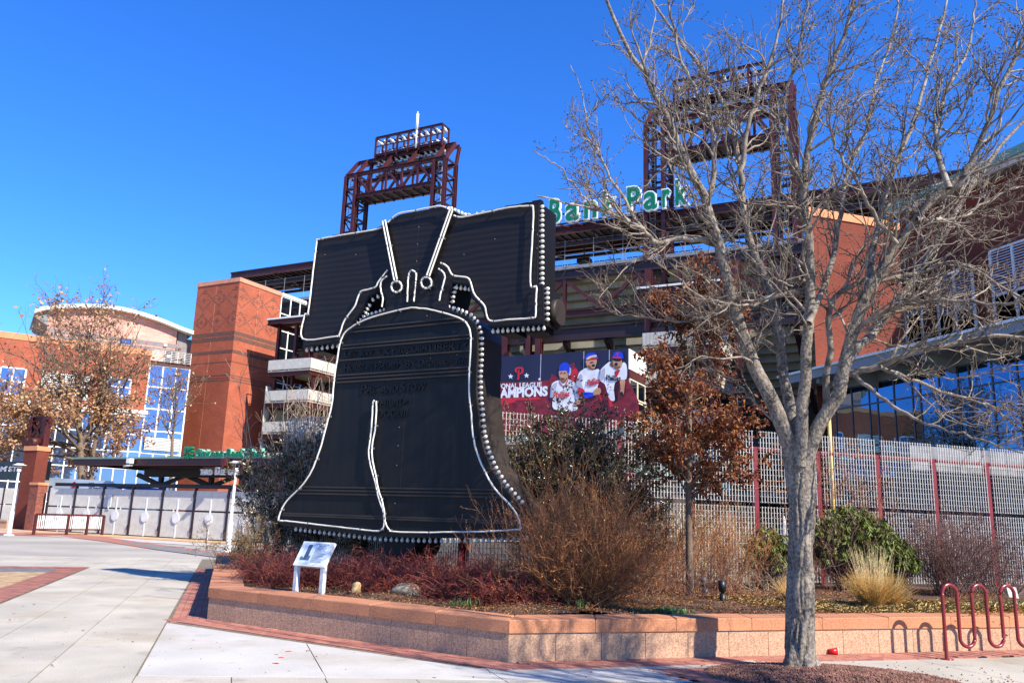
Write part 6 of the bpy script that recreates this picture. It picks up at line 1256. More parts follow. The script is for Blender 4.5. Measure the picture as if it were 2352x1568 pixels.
rid = 1-2.2*np.abs(per_noise(AA + .22*per_noise(AA, ZZ, 6, 3, 9), ZZ, 17, 2.3, 3)); rid = np.clip(rid, -.6, 1); fine = per_noise(AA, ZZ, 60, 22, 11)
dr = (-.030*np.clip(rid-.35, 0, 1)/.65 + .009*per_noise(AA, ZZ, 9, 1.4, 21) + .004*fine)*np.clip(rad/.15, 0, 1)[:, None]
flare = np.clip((.32-ZZ)/.32, 0, 1)**2*(.045+.05*np.cos(5*AA+.7)); RR = rad[:, None]+dr+flare
V = np.stack([path[:, 0][:, None]+RR*np.cos(AA), path[:, 1][:, None]+RR*np.sin(AA), ZZ], -1).reshape(-1, 3); ii = np.arange(nz*na).reshape(nz, na); nx_ = np.roll(ii, -1, 1)
link_np('trunk', V, np.stack([ii[:-1], nx_[:-1], nx_[1:], ii[1:]], -1).reshape(-1, 4), M['bark'], tree, True)
def zoom8(x, y): return 1754.3+x*.5014, 302.5+y*.5014
LIMBS = [  # pixel track, start and end radius, depth offset at start and end (m)
 ([(1834, 1085), (1805, 1000), (1769, 914), (1728, 830), (1697, 745), (1664, 602), (1641, 527), (1624, 466), (1591, 401), (1562, 340), (1530, 262), (1490, 185), (1440, 110), (1400, 20), (1370, -60)], .115, .016, 0, -1.0),
 ([(1624, 466), (1640, 390), (1632, 300), (1600, 210), (1560, 130), (1545, 40), (1520, -60)], .04, .012, -.35, -.2),
 ([(1834, 1070), (1814, 930), (1798, 850), (1782, 742), (1760, 650), (1732, 577), (1712, 502), (1704, 426), (1691, 326), (1661, 240), (1612, 160), (1550, 75), (1480, -20), (1440, -90)], .085, .015, .25, 1.4),
 ([(1704, 426), (1712, 330), (1735, 240), (1765, 150), (1792, 60), (1810, -60)], .045, .013, .75, .2),
 ([(1838, 1070), (1848, 900), (1857, 742), (1862, 602), (1850, 502), (1846, 420), (1866, 300), (1890, 215), (1925, 125), (1955, 30), (1975, -80)], .085, .015, -.15, -1.2),
 ([(1846, 430), (1815, 330), (1800, 240), (1830, 140), (1850, 40), (1855, -50)], .035, .012, -.5, -.9),
 ([(1842, 1085), (1876, 985), (1920, 915), (1950, 779), (1985, 690), (2015, 628), (2060, 560), (2105, 503), (2180, 433), (2235, 363), (2262, 300), (2300, 200), (2350, 90), (2390, 0)], .10, .016, -.1, -1.6),
 ([(1985, 690), (2010, 560), (2030, 470), (2055, 380), (2110, 260), (2130, 160), (2160, 60), (2190, -50)], .05, .013, -.6, .4),
 ([(1905, 930), (1945, 829), (2000, 770), (2060, 690), (2110, 620), (2155, 553), (2205, 468), (2260, 390), (2330, 300), (2420, 200), (2500, 120)], .075, .016, .1, 1.5),
 ([(1930, 870), (1955, 854), (2020, 842), (2075, 819), (2150, 799), (2256, 776), (2352, 774), (2460, 760)], .055, .014, .0, -1.2),
 ([(1895, 960), (1905, 800), (1905, 704), (1960, 655), (2060, 640), (2170, 606), (2230, 613), (2306, 663), (2380, 700)], .05, .012, .1, -.6),
 ([(1950, 780), (1990, 740), (2080, 700), (2190, 690), (2290, 700), (2380, 690)], .04, .012, -.3, -1.8),
 ([(1862, 645), (1817, 647), (1762, 687), (1737, 700), (1686, 697), (1611, 682), (1560, 640)], .036, .009, -.2, -.9),
 ([(1641, 560), (1575, 547), (1510, 556), (1477, 527), (1428, 501), (1379, 484), (1313, 468), (1231, 450)], .045, .008, -.3, -1.3),
 ([(1880, 660), (1750, 690), (1707, 700), (1608, 733), (1543, 737), (1444, 724), (1399, 714)], .036, .007, .1, .9),
 ([(1477, 527), (1440, 470), (1400, 400), (1370, 340), (1350, 280), (1335, 210), (1310, 150)], .022, .006, -.75, -.8),
 ([(1379, 484), (1330, 440), (1290, 390), (1225, 345)], .018, .005, -1.0, -1.6),
 ([(1960, 860), (2010, 900), (2080, 950), (2160, 985), (2250, 1010), (2350, 1040)], .03, .008, -.3, -1.9),
 ([(2020, 842), (2090, 870), (2180, 905), (2270, 930), (2352, 985), (2420, 1000)], .03, .008, -.4, .8),
 ([(1857, 742), (1900, 640), (1925, 520), (1945, 400), (1990, 300), (2010, 200), (2050, 90), (2060, -40)], .045, .012, -.5, 1.0),
 ([(2060, 560), (2000, 480), (1960, 400), (1915, 330), (1900, 240)], .03, .01, -.9, -1.4),
 ([(2180, 433), (2150, 330), (2170, 220), (2220, 120), (2240, 0)], .04, .012, -1.2, -.5),
 ([(2105, 503), (2200, 500), (2290, 450), (2380, 420)], .03, .01, -1.0, .2),
 ([(1797, 985), (1740, 930), (1690, 880), (1640, 840), (1620, 800)], .02, .006, 0, .8)]
lp = []; lr = []
KL = 26
for px, r0, r1, d0, d1 in LIMBS:
    k = len(px); P = np.array([aty(x, y, TY+d0+(d1-d0)*(i/(k-1))) for i, (x, y) in enumerate(px)]); P = smooth_path(P, KL); P[2:-1] += rng.normal(0, .012, (KL-3, 3)); r = r0+(r1-r0)*np.linspace(0, 1, KL)**.75; lp.append(P); lr.append(r)
    V, Fc = tubes([(P[None], r[None], 9 if r0 > .03 else 6)]); link_np('limb', V, Fc, M['bark'] if r0 > .07 else M['branch'], tree, True)
LP = np.array(lp); LR = np.array(lr); lenL = np.linalg.norm(np.diff(LP, axis=1), axis=2).sum(1)
axis_xy = np.array([tb[0]+.1, TY])
def outward(pos, d, k_out=.35, k_up=.15):
    o = pos-np.array([axis_xy[0], axis_xy[1], 0]); o[:, 2] = 0; return unit(d + unit(o)*k_out + np.array([0, 0, k_up]))
def keep(pos): c = np.array([tb[0]+.35, TY, 5.2]); e = (pos-c)/np.array([3.9, 3.3, 4.9]); return ((e**2).sum(-1) < 1.0) & (pos[:, 2] > 2.55)
W_ = np.repeat(np.arange(len(LP)), np.maximum(4, (lenL*6.2).astype(int))); t = rng.uniform(.16, 1, len(W_))*(KL-1); i = np.clip(t.astype(int), 0, KL-2); f = (t-i)[:, None]
pos = LP[W_, i]*(1-f)+LP[W_, i+1]*f; T = unit(LP[W_, i+1]-LP[W_, i]); q = rand_dirs(len(W_)); S = unit(q-(q*T).sum(1, keepdims=True)*T); an_ = rng.uniform(.55, 1.1, len(W_))[:, None]
d = outward(pos, T*np.cos(an_)+S*np.sin(an_), .3, .12); rp = LR[W_, i]; L = rng.uniform(.5, 1.5, len(W_))*(.6+.4*np.clip(rp/.03, 0, 1.4)); k2 = keep(pos+d*L[:, None]*.8); pos, d, L, rp = pos[k2], d[k2], L[k2], rp[k2]
B1 = grow(pos, d, L, 10, .19, .05); r1 = np.minimum(rp*.5, .019)*rng.uniform(.6, 1.1, len(rp))+.003; R1 = taper(r1, .0028, 10)
p2, d2, id2, t2 = spawn(B1, 7, .12, 1, .75, spread=.3, up=.1); L2 = rng.uniform(.14, .62, len(p2))*(1.1-.5*t2)*np.clip(L[id2]/1.0, .6, 1.4); B2 = grow(p2, d2, L2, 7, .22, .06); R2 = taper(np.minimum(r1[id2]*.55, .0075)+.0014, .0021, 7)
p3, d3, id3, t3 = spawn(B2, 3, .1, 1, .85, spread=.35, up=.12); L3 = rng.uniform(.03, .17, len(p3)); B3_ = grow(p3, d3, L3, 4, .25, .08); R3_ = taper(np.full(len(p3), .0028), .0018, 4)
V, Fc = tubes([(B1, R1, 5)]); link_np('branches', V, Fc, M['branch'], tree, True, 'stuff')
V, Fc = tubes([(B2, R2, 4), (B3_, R3_, 3)]); link_np('twigs', V, Fc, M['twig'], tree, True, 'stuff')
be = np.concatenate([B2[:, -1], B3_[:, -1], B3_[rng.random(len(B3_)) < .4, 2]]); bd_ = rand_dirs(len(be)); bl_ = rng.uniform(.018, .034, len(be)); V, Fc = leaf_arr(be-bd_*bl_[:, None]*.4, bd_, rand_dirs(len(be)), bl_, bl_*.55, .25); link_np('buds', V, Fc, M['bud'], tree, False, 'stuff')

t_ = copy_tree(tree); t_.location = (6.95, 4.6, 0); t_.rotation_euler = (0, 0, R_(140)); t_.scale = (.85, .85, .85); t_['label'] = 'leafless tree at the right edge, mostly out of view, shading the planter corner'
# ------------------------------------------------------------------ generic tree from a pixel trunk
def crown_tree(name, label, Y, trunk, rads, nl, Llen, leaf_fn, m_bark, m_twig, fr_t=(.35, 1.), up=.12, per2=7, per3=4, tw=.006, sides=6, zmin=0, ang=.8, cat='tree', wob=.16, L2=(.25, .7), group=None, L3s=.45):
    P = np.array([aty(x, y, Y) for x, y in trunk]); P[0, 2] = zmin; k = 16; Q = smooth_path(P, k); r = np.interp(np.linspace(0, len(rads)-1, k), np.arange(len(rads)), rads); t = thing(name, label, cat, FW, (P[0, 0], P[0, 1], zmin), group)
    V, Fc = tubes([(Q[None], r[None], 12)]); link_np('trunk', V, Fc, m_bark, t, True)
    p1, d1, i1, t1 = spawn(Q[None], nl, fr_t[0], fr_t[1], ang, spread=.2, up=up); L1 = Llen*rng.uniform(.6, 1.15, nl)*(1.15-.75*t1); B = grow(p1, d1, L1, 9, wob, up*.5); rr = np.interp(t1, np.linspace(0, 1, k), r)*.5; Rr = taper(rr, tw*.8, 9)
    p2, d2, i2, t2 = spawn(B, per2, .2, 1, .75, spread=.3, up=up); Lb = rng.uniform(*L2, len(p2))*L1[i2]*.8; Bb = grow(p2, d2, Lb, 6, wob*1.2, up*.4); Rb = taper(np.minimum(rr[i2]*.4, tw*2.5)+tw*.3, tw*.6, 6)
    p3, d3, i3, t3 = spawn(Bb, per3, .2, 1, .8, spread=.3, up=up); Lc = rng.uniform(.3, .9, len(p3))*Lb[i3]*L3s*1.6; Bc = grow(p3, d3, Lc, 5, wob*1.3, up*.3); Rc = taper(np.full(len(p3), tw*.8), tw*.45, 5)
    V, Fc = tubes([(B, Rr, sides)]); link_np('branches', V, Fc, m_bark, t, True, 'stuff'); V, Fc = tubes([(Bb, Rb, 4), (Bc, Rc, 3)]); link_np('twigs', V, Fc, m_twig, t, True, 'stuff')
    if leaf_fn:
        V, Fc, m = leaf_fn(B, Bb, Bc); link_np('foliage', V, Fc, m, t, False, 'stuff')
    return t
def leaves_on(Bs, n_per, size, m, ratio=.55, droop=.5, filt=None, cl=.0, rg=rng):
    p = np.concatenate([b.reshape(-1, 3) if False else b[:, 1:].reshape(-1, 3) for b in Bs]); idx = rg.integers(0, len(p), n_per); P = p[idx] + rg.normal(0, cl, (n_per, 3))
    if filt is not None: P = P[filt(P)]
    n = len(P); A = unit(rand_dirs(n) + np.array([0, 0, -droop])); L = size*rg.uniform(.6, 1.3, n); return (*leaf_arr(P, A, rand_dirs(n), L, L*ratio, .18), m)
crown_tree('brown_leaved_tree', 'slim young tree holding rust brown leaves in front of the balconies', 14.95, [(1585, 1373), (1583, 1250), (1582, 1100), (1584, 950), (1592, 800), (1606, 665)], [.075, .06, .052, .042, .028, .008], 52, 1.75, lambda B, Bb, Bc: leaves_on([B[:, 3:], Bb, Bc], 15000, .088, M['rust_leaf'], .5, .7, None, .035), M['brown_bark'], M['brown_bark'], (.32, 1.), .06, 7, 4, .004, 5, .42, 1.05)
bt_ = 43.5
def oakY(px, b): d = ray(px, 1000); return float((d*(b/(d@FB.v)))[1])
Yo = oakY(188, 40.0)
crown_tree('oak_tree', 'oak tree holding tan winter leaves behind the gates on the left', Yo, [(186, 1215), (187, 1100), (184, 1020), (181, 930), (184, 840), (182, 745)], [.30, .26, .22, .17, .10, .03], 50, 9.6, lambda B, Bb, Bc: leaves_on([B[:, 3:], Bb, Bc], 80000, .27, M['tan_leaf'], .62, .4, lambda P: rng.random(len(P)) < np.clip((10.4-P[:, 2])/3.4, .02, 1), .16), M['brown_bark'], M['brown_bark'], (.26, 1.), .09, 8, 4, .016, 6, 0, 1.08)
crown_tree('oak_tree', 'second leafy oak stem leaning right under the pink building', Yo+.8, [(205, 1140), (213, 1050), (224, 980), (236, 900), (232, 820), (229, 750)], [.16, .15, .13, .10, .06, .02], 30, 7.4, lambda B, Bb, Bc: leaves_on([B[:, 3:], Bb, Bc], 17000, .25, M['tan_leaf'], .62, .4, lambda P: rng.random(len(P)) < np.clip((9.6-P[:, 2])/3., .04, 1), .14), M['brown_bark'], M['brown_bark'], (.25, 1.), .12, 7, 4, .015, 6, 1.5, .95)
crown_tree('slender_bare_tree', 'slender nearly bare tree in front of the glazed bay', oakY(395, 44.), [(392, 1180), (394, 1060), (396, 1010), (402, 960), (404, 920), (402, 880)], [.13, .12, .10, .08, .05, .015], 30, 5.0, lambda B, Bb, Bc: leaves_on([Bb, Bc], 260, .24, M['tan_leaf'], .6, .4), M['brown_bark'], M['brown_bark'], (.35, 1.), .14, 6, 4, .011, 5, 0, .85)
crown_tree('fringe_tree', 'greenish brown leafy tree cut off by the left edge', oakY(10, 40.), [(-25, 1215), (-25, 1080), (-22, 1000), (-20, 900)], [.2, .17, .1, .03], 30, 3.9, lambda B, Bb, Bc: leaves_on([Bb, Bc], 3200, .22, M['tan_leaf'], .6, .4, lambda P: rng.random(len(P)) < np.clip((8.4-P[:, 2])/3., .05, 1), .15), M['brown_bark'], M['brown_bark'], (.35, 1.), .22, 7, 4, .013, 5, 0, .9)

# ------------------------------------------------------------------ shrubs
def twig_shrub(name, label, base, spread, height, n, m, tw=.004, br=.12, out=.55, wob=.16, up=.10, per2=5, per3=0, sag=0., leaf=None, group=None, L2=.45, cat='shrub', lean=(0, 0)):
    P0 = np.array([base[0], base[1], base[2]]) + np.concatenate([rng.normal(0, br, (n, 2)), np.zeros((n, 1))], 1); az = rng.uniform(0, 2*np.pi, n); tilt = out*np.sqrt(rng.random(n)); D = np.stack([np.cos(az)*np.sin(tilt)*spread+lean[0], np.sin(az)*np.sin(tilt)*spread+lean[1], np.cos(tilt)], 1); L = height*rng.uniform(.65, 1.12, n); t = thing(name, label, cat, FW, base, group)
    B = grow(P0, D, L, 9, wob, up, rng, sag); R1 = taper(rng.uniform(.7, 1.3, n)*tw*1.6, tw*.6, 9); p2, d2, i2, _ = spawn(B, per2, .2, .98, .6, spread=.25, up=.1-sag*.3); Lb = rng.uniform(.4, 1.1, len(p2))*L[i2]*L2; Bb = grow(p2, d2, Lb, 6, wob*1.2, up*.5, rng, sag); Rb = taper(np.full(len(p2), tw*.8), tw*.45, 6); G = [(B, R1, 4), (Bb, Rb, 3)]; LB = [B, Bb]
    if per3: p3, d3, i3, _ = spawn(Bb, per3, .2, .98, .7, spread=.3, up=.05); Lc = rng.uniform(.3, .8, len(p3))*Lb[i3]*.6; Bc = grow(p3, d3, Lc, 4, wob*1.3, up*.4, rng, sag); G.append((Bc, taper(np.full(len(p3), tw*.6), tw*.4, 4), 3)); LB.append(Bc)
    V, Fc = tubes(G); link_np('stems', V, Fc, m, t, False, 'stuff')
    if leaf: V, Fc, m2 = leaves_on(LB[1:], leaf[0], leaf[1], leaf[2], leaf[3] if len(leaf) > 3 else .5, leaf[4] if len(leaf) > 4 else .2, None, leaf[5] if len(leaf) > 5 else .01); link_np('foliage', V, Fc, m2, t, False, 'stuff')
    return t
def soil_at(px, py): P = gz(px, py, .46); return (P[0], P[1], .43)
def at_(px, Y, z=.43): P = aty(px, 1200, Y); return (P[0], Y, z)
# orange twiggy shrub
twig_shrub('twiggy_shrub', 'big fountain shaped shrub of orange brown twigs right of the bell', at_(1335, 13.1), 1.5, 1.6, 330, M['orange_twig'], .0032, .24, 1.3, .13, .10, 7, 3, 0., (15000, .028, M['dry_leaf'], .45, .1, .006), L2=.42)
twig_shrub('twiggy_shrub', 'tall wispy tan shoots rising behind the orange twiggy shrub', at_(1325, 14.0), .7, 2.35, 70, M['orange_twig'], .003, .3, .6, .09, .08, 4, 2, 0., (900, .03, M['dry_leaf'], .45, .1, .006), L2=.3)
# evergreen shrubs: leafy shoots
def evergreen(name, label, base, r, h, nst, nleaf, size, m, ratio=.5, seedlift=.3, spread=1., per2=8, per3=5, out=.5, droop=-.2, cat='shrub', tw=.006):
    return twig_shrub(name, label, base, spread, h, nst, M['grey_twig'], tw, r*.45, out, .10, .12, per2, per3, 0., (nleaf, size, m, ratio, droop, .02), L2=.38, cat=cat)
evergreen('holly_shrub', 'dark glossy evergreen shrub right of the bell below the banner', at_(1305, 16.4), .6, 2.9, 50, 38000, .062, M['holly'], .5, out=.5, spread=.8)
evergreen('holly_shrub', 'shorter dark glossy evergreen beside the brown leaved tree', at_(1385, 16.2), .7, 2.6, 36, 26000, .062, M['holly'], .5, out=.5, spread=.8)
evergreen('evergreen_shrub', 'tall dark evergreen shrub left of the bell', at_(705, 19.4), .8, 2.5, 44, 34000, .062, M['holly'], .5, out=.55, spread=.75)
evergreen('evergreen_shrub', 'dark evergreen shrub below the left rim of the bell', at_(770, 19.2), .9, 2.2, 40, 40000, .06, M['holly'], .5, out=.8, spread=1.)
evergreen('evergreen_shrub', 'dark low evergreen under the middle of the bell', at_(905, 18.6), .8, 1.0, 30, 14000, .055, M['holly'], .5, out=.9, spread=1.2)
twig_shrub('bare_shrub', 'tall bare grey twigged shrub rising left of the bell', at_(700, 19.9), .9, 4.2, 60, M['grey_twig'], .008, .4, .5, .08, .10, 6, 4, 0., None, L2=.28)
twig_shrub('bare_shrub', 'dense grey twig ball beside the canopy lettering', at_(640, 21.0), .8, 2.2, 70, M['grey_twig'], .005, .35, .5, .10, .05, 8, 4, 0., None, L2=.25)
twig_shrub('leafy_bush', 'brownish olive bush at the back left corner of the planter', at_(592, 17.6), 1.1, 1.05, 60, M['brown_bark'], .004, .3, .95, .15, .08, 6, 3, 0., (6500, .032, leafmat('bronze_leaf', lin(120, 92, 50), .5, .04, .5, .2), .5, .1, .02), L2=.4)
# dark red barberry
barb = [(600, 1345, .62, 'dark red barberry bush by the inner left corner of the planter'), (655, 1352, .55, 'dark red barberry bush behind the left leg of the plaque'), (720, 1352, .5, 'dark red barberry bush behind the plaque legs'), (800, 1362, .52, 'dark red barberry bush just right of the plaque'), (870, 1372, .58, 'dark red barberry bush left of the pale boulder'), (960, 1372, .6, 'dark red barberry bush behind the pale boulder'), (1030, 1384, .62, 'dark red barberry bush right of the pale boulder'), (1095, 1390, .66, 'dark red barberry bush below the bell rim'), (1165, 1398, .66, 'dark red barberry bush touching the orange twiggy shrub')]
for k, (px, py, h, lab) in enumerate(barb):
    b = soil_at(px, py-10); bb2 = (b[0], b[1]+.35, b[2]); twig_shrub('barberry_bush', lab, bb2, 1.35, h*1.02, 130, M['red_twig'], .0046, .18, 1.25, .20, .10, 5, 2, .30, (500, .02, M['dry_leaf'], .5, .1, .006), 'dark red barberry bushes along the planter', L2=.5)
for k, (px, Y, lab) in enumerate(((840, 14.9, 'dark red barberry bush in the second row right of the plaque'), (1000, 15.2, 'dark red barberry bush in front of the clapper support'), (1120, 14.6, 'dark red barberry bush in the second row near the orange shrub'))):
    twig_shrub('barberry_bush', lab, at_(px, Y), 1.35, .62, 100, M['red_twig'], .0044, .2, 1.2, .2, .1, 6, 3, .25, None, 'dark red barberry bushes along the planter', L2=.5)
# rhododendrons: whorls of long drooping leaves
def rhodo(label, base, rx, ry, h, nwh, nl=9, size=.135):
    t = thing('rhododendron_shrub', label, 'shrub', FW, base); q = rand_dirs(nwh); q[:, 2] = np.abs(q[:, 2])*1.1-.25; rad_ = rng.uniform(.62, 1.0, nwh)[:, None]; P = np.array(base)+np.array([0, 0, h*.48])+q*rad_*np.array([rx, ry, h*.55]); P = P[P[:, 2] > base[2]+.12]; nwh = len(P)
    st = grow(np.tile(np.array(base), (nwh, 1))+rng.normal(0, .1, (nwh, 3))*np.array([1, 1, 0]), P-np.array(base), np.linalg.norm(P-np.array(base), axis=1), 6, .05); st += (P-st[:, -1])[:, None, :]*np.linspace(0, 1, 6)[None, :, None]; V, Fc = tubes([(st, taper(np.full(nwh, .009), .004, 6), 4)]); link_np('stems', V, Fc, M['brown_bark'], t, True, 'stuff')
    ids = np.repeat(np.arange(nwh), nl); az = rng.uniform(0, 2*np.pi, len(ids)); dr_ = rng.uniform(.5, 1.5, len(ids)); A = np.stack([np.cos(az)*.8, np.sin(az)*.8, -dr_], 1); L = size*rng.uniform(.7, 1.2, len(ids)); V, Fc = leaf_arr(P[ids]+rng.normal(0, .012, (len(ids), 3)), A, rand_dirs(len(ids)), L, L*.32, .10); link_np('foliage', V, Fc, M['rhodo'], t, False, 'stuff'); return t
rhodo('large olive green shrub with long drooping leaves right of the tree trunk', (7.2, 17.7, .43), 1.05, .8, 1.85, 700)
rhodo('lower right lobe of long leaved olive shrub beside the dry grass', (8.0, 17.5, .43), .5, .5, 1.25, 180)
rhodo('sparse olive shrub with yellowing drooping leaves left of the tree trunk', (5.3, 17.2, .43), .6, .5, 1.4, 150)
# grasses
def grass(label, base, n, h, r, m, lean=.5, name='ornamental_grass', tw=.0028, plume=0):
    t = thing(name, label, 'grass clump', FW, base); az = rng.uniform(0, 2*np.pi, n); rr_ = r*np.sqrt(rng.random(n))*.45; P0 = np.array(base)+np.stack([np.cos(az)*rr_, np.sin(az)*rr_, np.zeros(n)], 1); tl = lean*rng.random(n)**.7; D = np.stack([np.cos(az)*np.sin(tl), np.sin(az)*np.sin(tl), np.cos(tl)], 1); B = grow(P0, D, h*rng.uniform(.5, 1.1, n), 7, .05, 0, rng, .16); V, Fc = tubes([(B, taper(np.full(n, tw), tw*.3, 7), 3)]); link_np('blades', V, Fc, m, t, False, 'stuff')
    if plume: D[:plume, 2] += 1.2; B = grow(P0[:plume], D[:plume], h*rng.uniform(1.1, 1.7, plume), 7, .03, .02); V, Fc = tubes([(B, taper(np.full(plume, tw*.8), tw*.5, 7), 3)]); link_np('seed_stems', V, Fc, M['grass_pale'], t, False, 'stuff')
    return t
grass('clump of golden ornamental grass in front of the olive shrub', (6.2, 14.5, .43), 1300, .62, .30, M['grass_gold'], .75, plume=130)
grass('paler right hand clump of golden grass beside the first', (6.52, 14.6, .43), 700, .52, .24, M['grass_gold'], .85, plume=40)
grass('small golden grass tuft just right of the tree trunk', (5.0, 15.0, .43), 400, .42, .2, M['grass_gold'], .7)
grass('tall dry tan grass behind the fence left of the brown leaved tree', (3.6, 19.2, 0.), 900, 2.0, .9, M['grass_pale'], .4, tw=.005)
grass('tall dry tan grass behind the fence right of the brown leaved tree', (5.0, 19.9, 0.), 900, 2.1, .9, M['grass_pale'], .4, tw=.005)
twig_shrub('bare_shrub', 'purple brown leafless shrub in front of the fence right of the olive shrub', at_(2165, 17.6), 1.0, 1.6, 90, M['purple_twig'], .005, .14, .75, .11, .06, 7, 4, 0., None, L2=.4)
twig_shrub('bare_shrub', 'thin leafless shrub behind the bike rack near the right edge', at_(2300, 18.0), 1.1, 1.1, 40, M['purple_twig'], .005, .2, 1.0, .14, .04, 6, 3, 0., None, L2=.4)
twig_shrub('bare_shrub', 'loose low twigs round the foot of the brown leaved tree', at_(1600, 14.7), 1.2, .9, 40, M['purple_twig'], .0038, .18, 1.0, .14, .05, 5, 3, 0., None, L2=.4)
twig_shrub('bare_shrub', 'low dark twigs beside the tilted garden light', at_(1440, 14.6), 1.2, .9, 50, M['purple_twig'], .004, .2, 1.1, .16, .05, 5, 3, 0., (500, .035, M['dry_leaf'], .5, .2, .01), L2=.4)
twig_shrub('bare_shrub', 'tangle of low stems under the sparse olive shrub', at_(1750, 17.0), 1.2, .9, 60, M['grey_twig'], .004, .3, 1.2, .2, .05, 5, 2, .1, None, L2=.4)
for px, Y, n_, lab in ((1480, 16.0, 60, 'thin tan twigs against the fence left of the brown leaved tree'), (1540, 16.2, 60, 'thin tan twigs against the fence behind the stem of the brown leaved tree'), (1660, 16.3, 60, 'thin tan twigs against the fence right of the brown leaved tree'), (1920, 17.3, 40, 'thin brown twigs against the fence left of the large olive shrub'), (2235, 18.1, 60, 'dense brown twigs against the fence right of the purple brown shrub')):
    twig_shrub('bare_shrub', lab, at_(px, Y), 1.0, 1.5, n_, M['orange_twig'] if px < 1700 else M['purple_twig'], .0042, .25, .7, .14, .06, 7, 3, 0., (300, .035, M['dry_leaf'], .5, .2, .01), 'thin bare twigs against the fence', L2=.4)
# vines on the fence
vt = thing('climbing_vine', 'leafless brown vine tangled over the top of the fence', 'vine', FP, (12.5, DF-.1, .4)); n = 120
P0 = np.array([FP.W(*(lambda c: (c, DF-.06, .6+2.2*rng.random()))(rng.uniform(11.9, 14.6))) for _ in range(n)]); D = np.stack([rng.normal(0, .8, n), rng.normal(0, .12, n), rng.uniform(.2, 1.2, n)], 1); B = grow(P0, D, rng.uniform(.7, 1.7, n), 12, .28, .05); lo_ = B@FP.v; B -= ((lo_-(DF-.06))*.8)[..., None]*FP.v; B[..., 2] = np.minimum(B[..., 2], zft+.12-.1*rng.random(B.shape[:2])); p2, d2, i2, _ = spawn(B, 5, .1, .98, .9); Bb = grow(p2, d2, rng.uniform(.15, .45, len(p2)), 6, .3, .03)
V, Fc = tubes([(B, taper(np.full(n, .006), .003, 12), 4), (Bb, taper(np.full(len(p2), .0032), .002, 6), 3)]); Wm = np.array([[FP.u@np.array([1, 0, 0]), 0, 0]]); Vl = np.stack([V@FP.u-12.5, V@FP.v-(DF-.1), V[:, 2]-.4], 1); link('stems', mesh_np('stems', Vl, Fc, M['orange_twig']), vt)['kind'] = 'stuff'
# fresh shoots
def shoots(label, px, py, n, size, name='green_seedlings', r=.2, wide=.5, up=1.4):
    b = soil_at(px, py); t = thing(name, label, 'plant', FW, b); P = np.array(b)+np.concatenate([rng.normal(0, r, (n, 2))*np.array([1, .35]), np.full((n, 1), .02)], 1); A = rand_dirs(n); A[:, 2] = np.abs(A[:, 2])+up; L = size*rng.uniform(.6, 1.2, n); V, Fc = leaf_arr(P, A, rand_dirs(n), L, L*wide, .12); link_np('leaves', V, Fc, M['green_leaf'], t, False, 'stuff')
shoots('low rosette of fresh green leaves at the planter edge', 1530, 1408, 130, .10, r=.20, wide=.55, up=.6)
shoots('short green bulb shoots under the orange twiggy shrub', 1330, 1398, 18, .16, 'bulb_shoots', .04, .12, 3)
shoots('short green bulb shoots near the wall below the red bushes', 1060, 1390, 26, .12, 'bulb_shoots', .12, .12, 3)
shoots('green weeds under the bike rack in the planting bed', 2318, 1388, 160, .09, 'green_weeds', .28, .25, 1)

# ------------------------------------------------------------------ litter, straw, gravel
def scatter_leaves(name, n, region, size, m, ratio, zf, flat=.35):
    P = region(n); n = len(P); A = rand_dirs(n); A[:, 2] *= flat; N = rand_dirs(n)*flat+np.array([0, 0, 1.]); L = size*rng.uniform(.5, 1.3, n); Pz = np.concatenate([P, (zf(P[:, 0], P[:, 1])+rng.uniform(.004, .03, n))[:, None]], 1); V, Fc = leaf_arr(Pz, A, N, L, L*ratio, .2); o = link(name, mesh_np(name, V, Fc, m)); o['kind'] = 'stuff'
def reg_poly(poly, bounds):
    def f(n):
        P = np.stack([rng.uniform(bounds[0], bounds[1], n*2), rng.uniform(bounds[2], bounds[3], n*2)], 1); return P[in_poly(P[:, 0], P[:, 1], poly)][:n]
    return f
scatter_leaves('leaf_litter', 42000, reg_poly(SOILP, (-5, 10, 10.6, 19)), .036, M['litter'], .5, soil_h)
scatter_leaves('straw_litter', 12000, lambda n: np.concatenate([np.stack([rng.normal(6.2, .95, n), rng.normal(14.2, .42, n)], 1)]), .10, M['straw'], .05, soil_h, .25)
scatter_leaves('straw_litter', 5000, lambda n: np.stack([rng.normal(8.3, .8, n), rng.normal(14.5, .3, n)], 1), .10, M['straw'], .05, soil_h, .25)
def stones(name, n, pts, smin, smax, m, kind='stuff'):
    base = np.array([(1, 0, 0), (-1, 0, 0), (0, 1, 0), (0, -1, 0), (0, 0, 1), (0, 0, -1)], float); fc = np.array([(0, 2, 4), (2, 1, 4), (1, 3, 4), (3, 0, 4), (2, 0, 5), (1, 2, 5), (3, 1, 5), (0, 3, 5)])
    s = rng.uniform(smin, smax, n); V = base[None]*rng.uniform(.5, 1.2, (n, 6, 1))*s[:, None, None]*np.array([1, 1, .75]); a = rng.uniform(0, 6.28, n); c_, s_ = np.cos(a)[:, None], np.sin(a)[:, None]; x = V[..., 0]*c_-V[..., 1]*s_; y = V[..., 0]*s_+V[..., 1]*c_; V = np.stack([x, y, V[..., 2]], -1)+pts[:, None, :]+np.array([0, 0, .3])*s[:, None, None]; Fc = (fc[None]+(np.arange(n)*6)[:, None, None]).reshape(-1, 3); o = link(name, mesh_np(name, V.reshape(-1, 3), Fc, m)); o['kind'] = kind
pcx, pcy = tb[0]+.25, TY-.35
def pit_h(x, y): r_ = np.hypot((x-pcx)/1.35, (y-pcy)/.95); return .085*np.clip(1-r_**2, 0, 1)
